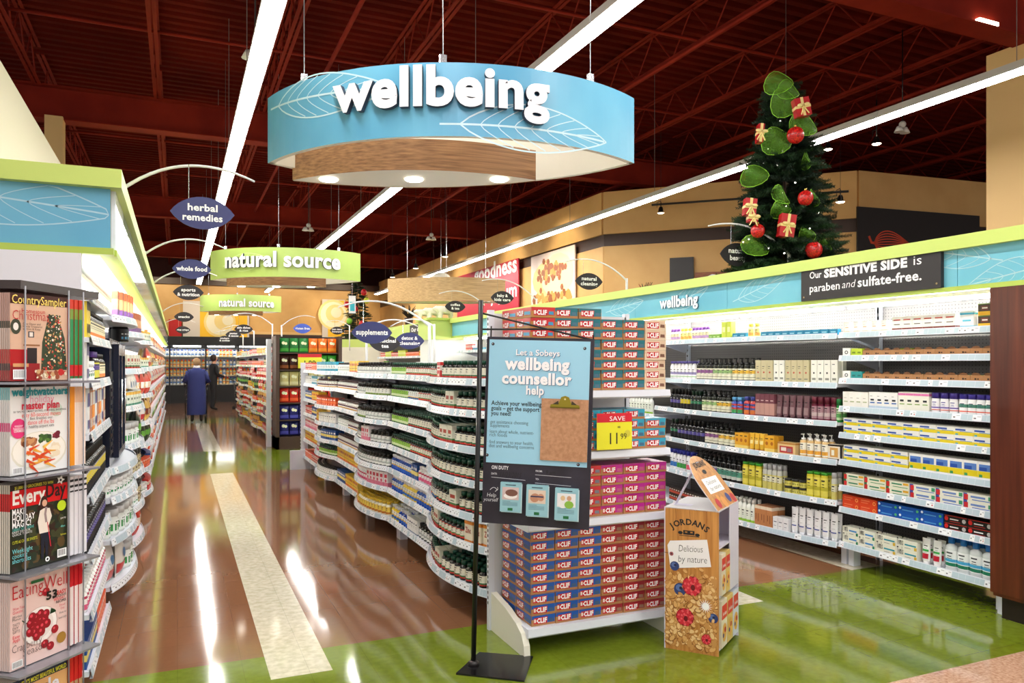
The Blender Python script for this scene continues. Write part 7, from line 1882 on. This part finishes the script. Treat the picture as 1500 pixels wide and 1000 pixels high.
leaf_sign(['crackers', '& cookies'], 329, 497, 22.4, CHAR, 'smallest charcoal leaf sign of the far grocery row', (356, 492, 22.4), (314, 488, 22.4), base_z=2.0)
leaf_sign(['gluten free'], 443, 481, 16.8, ROYAL, 'royal blue leaf shaped sign reading gluten free', (412.5, 478, 16.8), (462, 465, 16.8), base_z=1.85)
leaf_sign(['non dairy', 'beverages'], 494, 484, 21, CHAR, 'small charcoal leaf sign by the yellow citrus poster', (512, 478, 21), (478, 472, 21), base_z=1.9)

# ============================================================ CHRISTMAS TREES
NEED = [mat((24, 50, 26), .6), mat((34, 66, 32), .6), mat((18, 38, 24), .6)]
def xmas(name, label, base, H, R0, seed, nb=420):
    t = thing(name, label, 'Christmas tree', base); q = random.Random(seed)
    g = G(); g.tube([(0, 0, 0), (0, 0, H * .97)], .022, mat((70, 46, 30), .7), 6, r2=.008); g.build('trunk', t)
    vs = [[], [], []]; fs = [[], [], []]
    def sprig(p, d, L, k):
        side = d.cross(Vector((0, 0, 1))).normalized(); upv = side.cross(d).normalized(); V = vs[k]; F_ = fs[k]
        n = max(5, int(L / .013))
        for j in range(n):
            s = j / n; c = p + d * L * s; nl = .042 * (1 - .45 * s)
            for a in (0.2, 2.2, 4.2, 5.6):
                dv = (side * cos(a + j) + upv * sin(a + j)) * .85 + d * .75; dv.normalize(); w_ = d * .0055
                o = len(V); V.extend([tuple(c - w_), tuple(c + w_), tuple(c + dv * nl)]); F_.append((o, o + 1, o + 2))
    for i in range(nb):
        s = q.random() ** .75 if i > nb * .1 else q.random(); z = H * (.02 + .95 * (1 - s) ) if False else H * q.random() ** 1.15 * .97
        rr_ = R0 * (1 - z / H) ** .75 + .05; a = q.uniform(0, 2 * pi); L = rr_ * q.uniform(.75, 1.12)
        d = Vector((cos(a), sin(a), q.uniform(-.28, .1))).normalized(); p0 = Vector((0, 0, z)) + d * L * .15; k = q.randrange(3)
        sprig(p0, d, L * .85, k)
        for j in range(int(2 + L / .1)):
            s2 = q.uniform(.3, .95); sd = (d + Vector((-d.y, d.x, 0)) * q.choice((-1, 1)) * q.uniform(.5, 1) + Vector((0, 0, q.uniform(-.2, .3)))).normalized(); sprig(Vector((0, 0, z)) + d * L * s2, sd, q.uniform(.07, .14), k)
    g = G()
    for k in range(3): g.add(vs[k], fs[k], NEED[k])
    fo = g.build('foliage', t); fo['kind'] = 'stuff'
    return t
tb = W(1149, 392, 7.15); TB = (tb.x, tb.y, 2.36)
xmas('christmas_tree', 'tall decorated Christmas tree standing on the right wall canopy', TB, 1.86, .50, 3, 900)
RIB = mat((104, 160, 44), .5, alpha=.5); RIBE = mat((150, 206, 70), .4)
def ribbon(u, v, w_, h_, ang, d=6.98, label=''):
    """loop of mesh ribbon, a cupped oval sheet with a wired edge"""
    c = W(u, v, d); t = thing('ribbon_loop', label, 'ribbon', c); R_ = Vector((CS, -SN, 0)); Fv = Vector((SN, CS, 0)); n = 14
    def P(a, s):
        x = w_ / 2 * s * cos(a); z = h_ / 2 * s * sin(a); x, z = x * cos(ang) - z * sin(ang), x * sin(ang) + z * cos(ang)
        return R_ * x + Vector((0, 0, z)) + Fv * (-.07 * (1 - s * s) + .05 * sin(a * 2 + ang) * s)
    g = G(); vs = [P(0, 0)]
    for s in (.35, .7, 1): vs += [P(2 * pi * i / n, s) for i in range(n)]
    f = [(0, 1 + i, 1 + (i + 1) % n) for i in range(n)] + [(1 + n * k + i, 1 + n * (k + 1) + i, 1 + n * (k + 1) + (i + 1) % n, 1 + n * k + (i + 1) % n) for k in range(2) for i in range(n)]
    g.add(vs, f, RIB, True); g.build('mesh_fabric', t)
    g = G(); g.tube([P(2 * pi * i / n, 1) for i in range(n + 1)], .0035, RIBE, 4); g.build('wired_edge', t)
for k, (u, v, w_, h_, a, lb) in enumerate(((1140, 121, .26, .2, .2, 'green ribbon loop crowning the tree, left half'), (1155, 132, .2, .16, -.5, 'green ribbon loop crowning the tree, lower right half'), (1148, 150, .24, .27, .3, 'green ribbon loop just below the crown'),
        (1177, 182, .26, .2, -.6, 'green ribbon loop right of the upper red bauble'), (1137, 206, .27, .25, .2, 'large green ribbon loop left of the upper red bauble'), (1105, 257, .26, .19, .3, 'green ribbon loop sticking out at the left of the tree'),
        (1144, 286, .2, .11, -.9, 'narrow bright green ribbon loop at mid height'), (1143, 306, .18, .16, .5, 'green ribbon loop above the front gift ornament'), (1106, 360, .26, .17, -.4, 'green ribbon loop low on the left of the tree'), (1181, 343, .14, .16, .6, 'dark green ribbon loop low in the middle'),
        (1207, 358, .1, .16, .3, 'pale green ribbon loop at the lower right'), (1180, 235, .06, .17, .1, 'narrow hanging ribbon tail on the right side'), (1191, 290, .08, .16, .3, 'pale green ribbon loop behind the right red bauble'))):
    ribbon(u, v, w_, h_, a, 6.86 + .02 * (k % 3), lb)
REDB = speckle('red_glitter', (120, 6, 10), (230, 40, 36), 90, .3)
for u, v, r_, lb in ((1165, 198, .075, 'red glitter bauble near the top of the tree'), (1180, 290, .068, 'red glitter bauble at the middle right of the tree'), (1110, 338, .062, 'red glitter bauble at the lower left of the tree'), (1192, 366, .075, 'red glitter bauble at the lower right of the tree')):
    t = thing('bauble', lb, 'ornament', W(u, v, 6.72)); g = G(); g.ball((0, 0, 0), r_, REDB, 12, 8); g.build('ball', t); g = G(); g.lathe([(.012, r_ * .97), (.012, r_ + .015)], 8, mat((200, 170, 80), .3, .8)); g.build('hook_cap', t)
for u, v, w_, h_, a, lb in ((1174, 158, .13, .16, -.2, 'red gift ornament with cream ribbon near the crown'), (1152, 331, .13, .2, .15, 'red gift ornament with gold bow at the front centre'), (1098, 304, .1, .15, .1, 'red gift ornament with gold bow at the left of the tree'), (1113, 196, .05, .16, .1, 'narrow gift ornament edge-on at the upper left of the tree'), (1102, 320, .08, .07, .1, 'small red gift ornament below the left gift')):
    t = thing('gift_ornament', lb, 'ornament', W(u, v, 6.7)); t.rotation_euler = (0, a, -YAW)
    g = G(); g.box(-w_ / 2, -.04, -h_ / 2, w_ / 2, .04, h_ / 2, mat((176, 14, 20), .3)); g.build('box', t)
    GD = mat((232, 210, 140), .4); g = G(); g.box(-.012, -.043, -h_ / 2, .012, .043, h_ / 2 + .002, GD); g.box(-w_ / 2 - .002, -.043, -.012, w_ / 2 + .002, .043, .012, GD); g.build('ribbon', t)
    g = G(); 
    for sg in (-1, 1): g.ball((sg * .03, -.055, .012), .026, GD, 8, 5, (1, .4, .6)); g.tube([(0, -.05, 0), (sg * .035, -.055, -.07)], .006, GD, 4)
    g.build('bow', t)
q = random.Random(9)
g = G()
for k in range(46):
    z = q.uniform(.05, 1.45); a = q.uniform(0, 2 * pi); r_ = .46 * (1 - z / 1.88) ** .85 * q.uniform(.8, 1.05); g.ball((TB[0] + r_ * cos(a), TB[1] + r_ * sin(a), TB[2] + z), .008, mat((255, 250, 235), .3, emit=3.0), 6, 4)
o = g.build('string_lights'); tag(o, 'tiny white string lights scattered over the tall tree', 'lights', kind='stuff')
tb2 = W(524, 492, 21.9)
xmas('christmas_tree', 'small distant Christmas tree with red ornaments left of the wooden sign', (tb2.x, tb2.y, 2.22), 1.68, .46, 8, 260)
for u, v, c, lb in ((508, 446, (190, 20, 30), 'red ornament on the upper part of the small tree'), (520, 452, (200, 30, 30), 'red ornament at the centre of the small tree'), (533, 428, (180, 20, 30), 'red gift on the upper right of the small tree'), (537, 440, (190, 200, 60), 'lime ribbon on the right of the small tree'), (512, 470, (120, 180, 50), 'green ribbon low on the small tree'), (530, 474, (180, 30, 30), 'red ornament low on the small tree')):
    g = G(); g.ball((0, 0, 0), .085, mat(c, .4), 8, 6, (1, 1, 1.1)); tag(g.build('ornament', None, W(u, v, 21.6)), lb, 'ornament')
t = thing('price_flag', 'white flag hanging from the roof before the small tree', 'flag', W(516, 442, 20.0)); g = G(); g.box(-.09, -.01, -.3, .09, .01, .16, mat((236, 240, 244), .5)); g.build('card', t); g = G(); g.box(-.06, -.014, -.24, .06, -.01, .0, mat((60, 180, 200), .5)); g.build('blue_print', t); g = G(); g.tube([(0, 0, .16), (0, 0, 6.36 - t.location.z)], .004, CHROME, 4); g.build('cord', t)

# ============================================================ FIGURES
def skin_mesh(name, verts, edges, radii, m, parent=None, sub=2, root=0):
    me = bpy.data.meshes.new(name); me.from_pydata(verts, edges, []); o = bpy.data.objects.new(name, me); C.objects.link(o)
    md_ = o.modifiers.new('s', 'SKIN'); md_.use_smooth_shade = True
    sv = me.skin_vertices[0].data
    for i, r_ in enumerate(radii):
        sv[i].radius = (r_, r_) if not isinstance(r_, tuple) else r_
        sv[i].use_root = (i == root)
    ms_ = o.modifiers.new('b', 'SUBSURF'); ms_.levels = sub; ms_.render_levels = sub
    dg = bpy.context.evaluated_depsgraph_get(); ev = o.evaluated_get(dg)
    nm = bpy.data.meshes.new_from_object(ev); o.modifiers.clear(); o.data = nm; bpy.data.meshes.remove(me)
    nm.materials.clear(); nm.materials.append(m)
    for p in nm.polygons: p.material_index = 0; p.use_smooth = True
    if parent: o.parent = parent
    return o
SKIN = mat((214, 160, 130), .5)
def person(name, label, loc, rz, H, coat, trouser, hair, long_coat=False, pose='walk'):
    t = thing(name, label, 'person', loc, rz); k = H / 1.75
    # joints: pelvis, spine, chest, neck, head, arms reaching forward (+Y), legs
    V = [(0, 0, .95), (0, .01, 1.15), (0, .02, 1.36), (0, .03, 1.50), (0, .04, 1.56), (0, .05, 1.66), (0, .045, 1.74),
         (-.19, .02, 1.42), (-.24, .04, 1.15), (-.17, .28, 1.08), (-.14, .34, 1.10), (.19, .02, 1.42), (.24, .04, 1.15), (.17, .28, 1.08), (.14, .34, 1.10),
         (-.1, 0, .88), (-.11, .05, .5), (-.11, -.02, .08), (-.12, .12, .04), (.1, 0, .88), (.11, .0, .5), (.12, -.05, .08), (.13, .09, .04)]
    E = [(0, 1), (1, 2), (2, 3), (3, 4), (4, 5), (5, 6), (2, 7), (7, 8), (8, 9), (9, 10), (2, 11), (11, 12), (12, 13), (13, 14), (0, 15), (15, 16), (16, 17), (17, 18), (0, 19), (19, 20), (20, 21), (21, 22)]
    R_ = [(.16, .11), (.15, .11), (.17, .12), (.06, .06), (.055, .055), (.085, .10), (.06, .07), .065, .05, .04, .025, .065, .05, .04, .025, .095, .065, .045, .035, .095, .065, .045, .035]
    V = [(x * k, y * k, z * k) for x, y, z in V]; R_ = [tuple(a * k for a in r_) if isinstance(r_, tuple) else r_ * k for r_ in R_]
    b = skin_mesh('body', V, E, R_, mat(trouser, .7), t)
    # colour the body: skin above the collar and at the hands, coat on the torso and arms
    for mm in (mat(coat, .75), SKIN, BLACK): b.data.materials.append(mm)
    for p in b.data.polygons:
        c = p.center
        if c.z > 1.5 * k: p.material_index = 2
        elif c.y > .3 * k and c.z > .9 * k: p.material_index = 2
        elif c.z > .93 * k: p.material_index = 1
        elif c.z < .07 * k: p.material_index = 3
    g = G(); g.ball((0, .02 * k, 1.675 * k), .105 * k, mat(hair, .8), 12, 8, (.95, 1.05, 1.12)); 
    g.v = [(x, min(y, .085 * k) if z < 1.73 * k else y, z) for x, y, z in g.v]; g.build('hair', t)
    for sx in (-.04, .04):
        g = G(); g.ball((sx * k, .14 * k, 1.665 * k), .012 * k, PRINTW, 6, 4); g.build('eye', t)
    g = G(); g.ball((0, .155 * k, 1.64 * k), .018 * k, SKIN, 6, 4, (.8, 1, 1.4)); g.build('nose', t)
    for s in (-1, 1):                      # hands with fingers closing forward
        for f_ in range(5):
            g = G(); hx, hy, hz = s * .14 * k, .35 * k, 1.10 * k
            if f_ < 4: g.tube([(hx + (f_ - 1.5) * .018 * k, hy, hz + .01), (hx + (f_ - 1.5) * .019 * k, hy + .05 * k, hz), (hx + (f_ - 1.5) * .017 * k, hy + .065 * k, hz - .035 * k)], .009 * k, SKIN, 6)
            else: g.tube([(hx - s * .03 * k, hy - .02, hz), (hx - s * .045 * k, hy + .03 * k, hz - .01)], .0095 * k, SKIN, 6)
            g.build('finger', t)
    if long_coat:
        g = G(); n = 20; vs = []; prof = [(.20, .30 if False else .22), (.36, .33), (.9, .27), (1.15, .24), (1.35, .24), (1.44, .19), (1.50, .09)]
        prof = [(.22, .255), (.5, .25), (.95, .235), (1.2, .225), (1.36, .225), (1.44, .18), (1.51, .09)]
        for z, r_ in prof:
            for i in range(n):
                a = 2 * pi * i / n; fo_ = 1 + .035 * sin(5 * a) * (1.2 - z) if z < 1.2 else 1; vs.append((r_ * k * fo_ * cos(a), r_ * k * .72 * fo_ * sin(a) + .01, z * k))
        g.add(vs, [(j * n + i, j * n + (i + 1) % n, (j + 1) * n + (i + 1) % n, (j + 1) * n + i) for j in range(len(prof) - 1) for i in range(n)], mat(coat, .8), True)
        for s in (-1, 1): g.tube([(s * .2 * k, .02, 1.4 * k), (s * .3 * k, .05, 1.14 * k), (s * .19 * k, .29 * k, 1.07 * k)], .078 * k, mat(coat, .8), 10, r2=.055 * k)
        g.build('long_coat', t)
        g = G(); g.lathe([(.085 * k, 1.49 * k), (.1 * k, 1.53 * k), (.08 * k, 1.57 * k)], 12, mat((220, 220, 224), .7), 0, .03); g.build('scarf', t)
    return t
wp = LD((288 - 750) / F * 20.0, 20.0)
person('person', 'person in a long navy coat seen from behind pushing a cart', (wp.x, wp.y, 0), 0.0, 1.66, (40, 50, 110), (60, 50, 52), (150, 120, 86), True)
mp = LD((312 - 750) / F * 25.3, 25.3)
person('person', 'person in black clothes standing side-on with a cart at the aisle end', (mp.x, mp.y, 0), -1.2, 1.80, (22, 22, 26), (20, 20, 24), (50, 32, 26))
# shopping cart in front of the coat
def cart(label, loc, rz, col):
    t = thing('shopping_cart', label, 'shopping cart', loc, rz)
    g = G(); M_ = mat(col, .35, .6)
    P0 = [(-.26, 0, .55), (.26, 0, .55), (.2, .8, .6), (-.2, .8, .6)]; P1 = [(-.3, -.02, .98), (.3, -.02, .98), (.24, .9, .92), (-.24, .9, .92)]
    for P in (P0, P1):
        for i in range(4): g.tube([P[i], P[(i + 1) % 4]], .01, M_, 5)
    for i in range(4):
        a0, a1, b0, b1 = map(Vector, (P0[i], P0[(i + 1) % 4], P1[i], P1[(i + 1) % 4]))
        for k in range(7): g.tube([a0.lerp(a1, k / 6), b0.lerp(b1, k / 6)], .004, M_, 4)
        for k in (1, 2): g.tube([a0.lerp(b0, k / 3), a1.lerp(b1, k / 3)], .004, M_, 4)
    g.build('basket', t)
    g = G(); g.tube([(-.3, -.16, 1.03), (.3, -.16, 1.03)], .016, mat((30, 100, 60), .4), 8)
    for s in (-1, 1): g.tube([(s * .3, -.16, 1.03), (s * .29, 0, .95)], .012, M_, 6)
    g.build('handle', t)
    g = G()
    for s in (-1, 1): g.tube([(s * .28, 0, .9), (s * .26, .02, .2), (s * .22, .75, .16)], .014, M_, 6); g.tube([(s * .26, .02, .2), (s * .27, -.03, .11)], .012, M_, 6)
    g.build('frame', t)
    for s in (-1, 1):
        for y in (-.03, .76):
            g = G(); g.lathe([(.06, -.015), (.06, .015)], 12, BLACK, T=Matrix.Translation((s * .25, y, .062)) @ Matrix.Rotation(pi / 2, 4, 'Y')); g.build('wheel', t)
    return t
cart('dark shopping cart pushed by the person in the navy coat', (wp.x, wp.y + .5, 0), 0, (60, 60, 66))
cart('shopping cart beside the person in black at the aisle end', (mp.x + .75, mp.y - .1, 0), -1.3, (70, 66, 62))
# polar bears
WB = mat((242, 238, 220), .7)
def bear(u, v, d, rz, s, label):
    p = W(u, v, d)
    p.z = 2.42
    V = [(0, 0, .42), (.28, 0, .44), (-.3, 0, .46), (-.46, 0, .52), (-.6, 0, .5), (-.7, 0, .46), (.3, .1, .2), (.3, .1, .03), (.3, -.1, .2), (.3, -.1, .03), (-.26, .1, .2), (-.28, .1, .03), (-.26, -.1, .2), (-.28, -.1, .03), (.42, 0, .45)]
    E = [(0, 1), (0, 2), (2, 3), (3, 4), (4, 5), (1, 6), (6, 7), (1, 8), (8, 9), (2, 10), (10, 11), (2, 12), (12, 13), (1, 14)]
    R_ = [.22, .2, .19, .13, .1, .05, .1, .08, .1, .08, .09, .08, .09, .08, .04]
    t = thing('polar_bear_figure', label, 'figurine', (p.x, p.y, p.z - .05), rz)
    skin_mesh('body', [tuple(a * s for a in q) for q in V], E, [r_ * s for r_ in R_], WB, t)
    for y in (-.07, .07):
        g = G(); g.ball((-.5 * s, y * s, .62 * s), .03 * s, WB, 8, 5); g.build('ear', t)
bear(621, 470, 14.35, .1, .30, 'white polar bear figure at the left of three on the lime block')
bear(635, 470, 14.25, .2, .33, 'white polar bear figure in the middle of three on the lime block')
bear(652, 470, 14.15, .1, .37, 'largest white polar bear figure, right of three on the lime block')
g = G(); p = W(646, 409, 17); g.tube([(0, 0, .1), (0, 0, 6.36 - p.z)], .004, CHROME, 4); g.ball((0, 0, 0), .22, WB, 12, 8, (1, 1, .7)); tag(g.build('white_dome_lamp', None, p), 'white dome shape showing above the wooden curved sign', 'lamp')
p = W(592, 466, 17.6); t = thing('potted_plant', 'dark potted plant silhouette left of the polar bears', 'plant', (4.9, p.y, 2.50))
g = G(); q = random.Random(2)
for k in range(40):
    a = q.uniform(0, 6.28); g.tube([(0, 0, .1), (.16 * cos(a), .1 * sin(a), .1 + q.uniform(.05, .3))], .02, mat((40, 26, 22), .6), 4, r2=.004)
g.build('foliage', t); g = G(); g.lathe([(.08, -.1), (.11, .1)], 10, mat((60, 30, 24), .6)); g.build('pot', t)
# small figure and poinsettia on the canopy near the cleaning sign
p = W(945, 410, 9.5); t = thing('poinsettia', 'small red and green plant on the canopy right of the natural cleaning sign', 'plant', (p.x, p.y, 2.36))
g = G()
for k in range(40):
    a = q.uniform(0, 6.28); g.tube([(0, 0, .04), (.09 * cos(a), .09 * sin(a), q.uniform(.06, .2))], .012, mat(q.choice([(40, 70, 36), (150, 30, 30), (90, 60, 40)]), .6), 4, r2=.003)
g.build('foliage', t); g = G(); g.lathe([(.04, 0), (.05, .06)], 10, mat((120, 70, 40), .6)); g.build('pot', t)

# hidden-row stock and distant stock: uncounted merchandise, one object of each kind
names_ = {}
for key, items in STUFF.items():
    me = merge_many(items); nm, lb = names_.get(key, ('stock_' + key.replace(' ', '_'), f'distant and second-row {key} stock filling the shelves'))
    o = bpy.data.objects.new(nm, me); C.objects.link(o); tag(o, lb, ' '.join(key.split()[-2:]), kind='stuff')
print('COUNT', COUNT, {k: len(v) for k, v in STUFF.items()})
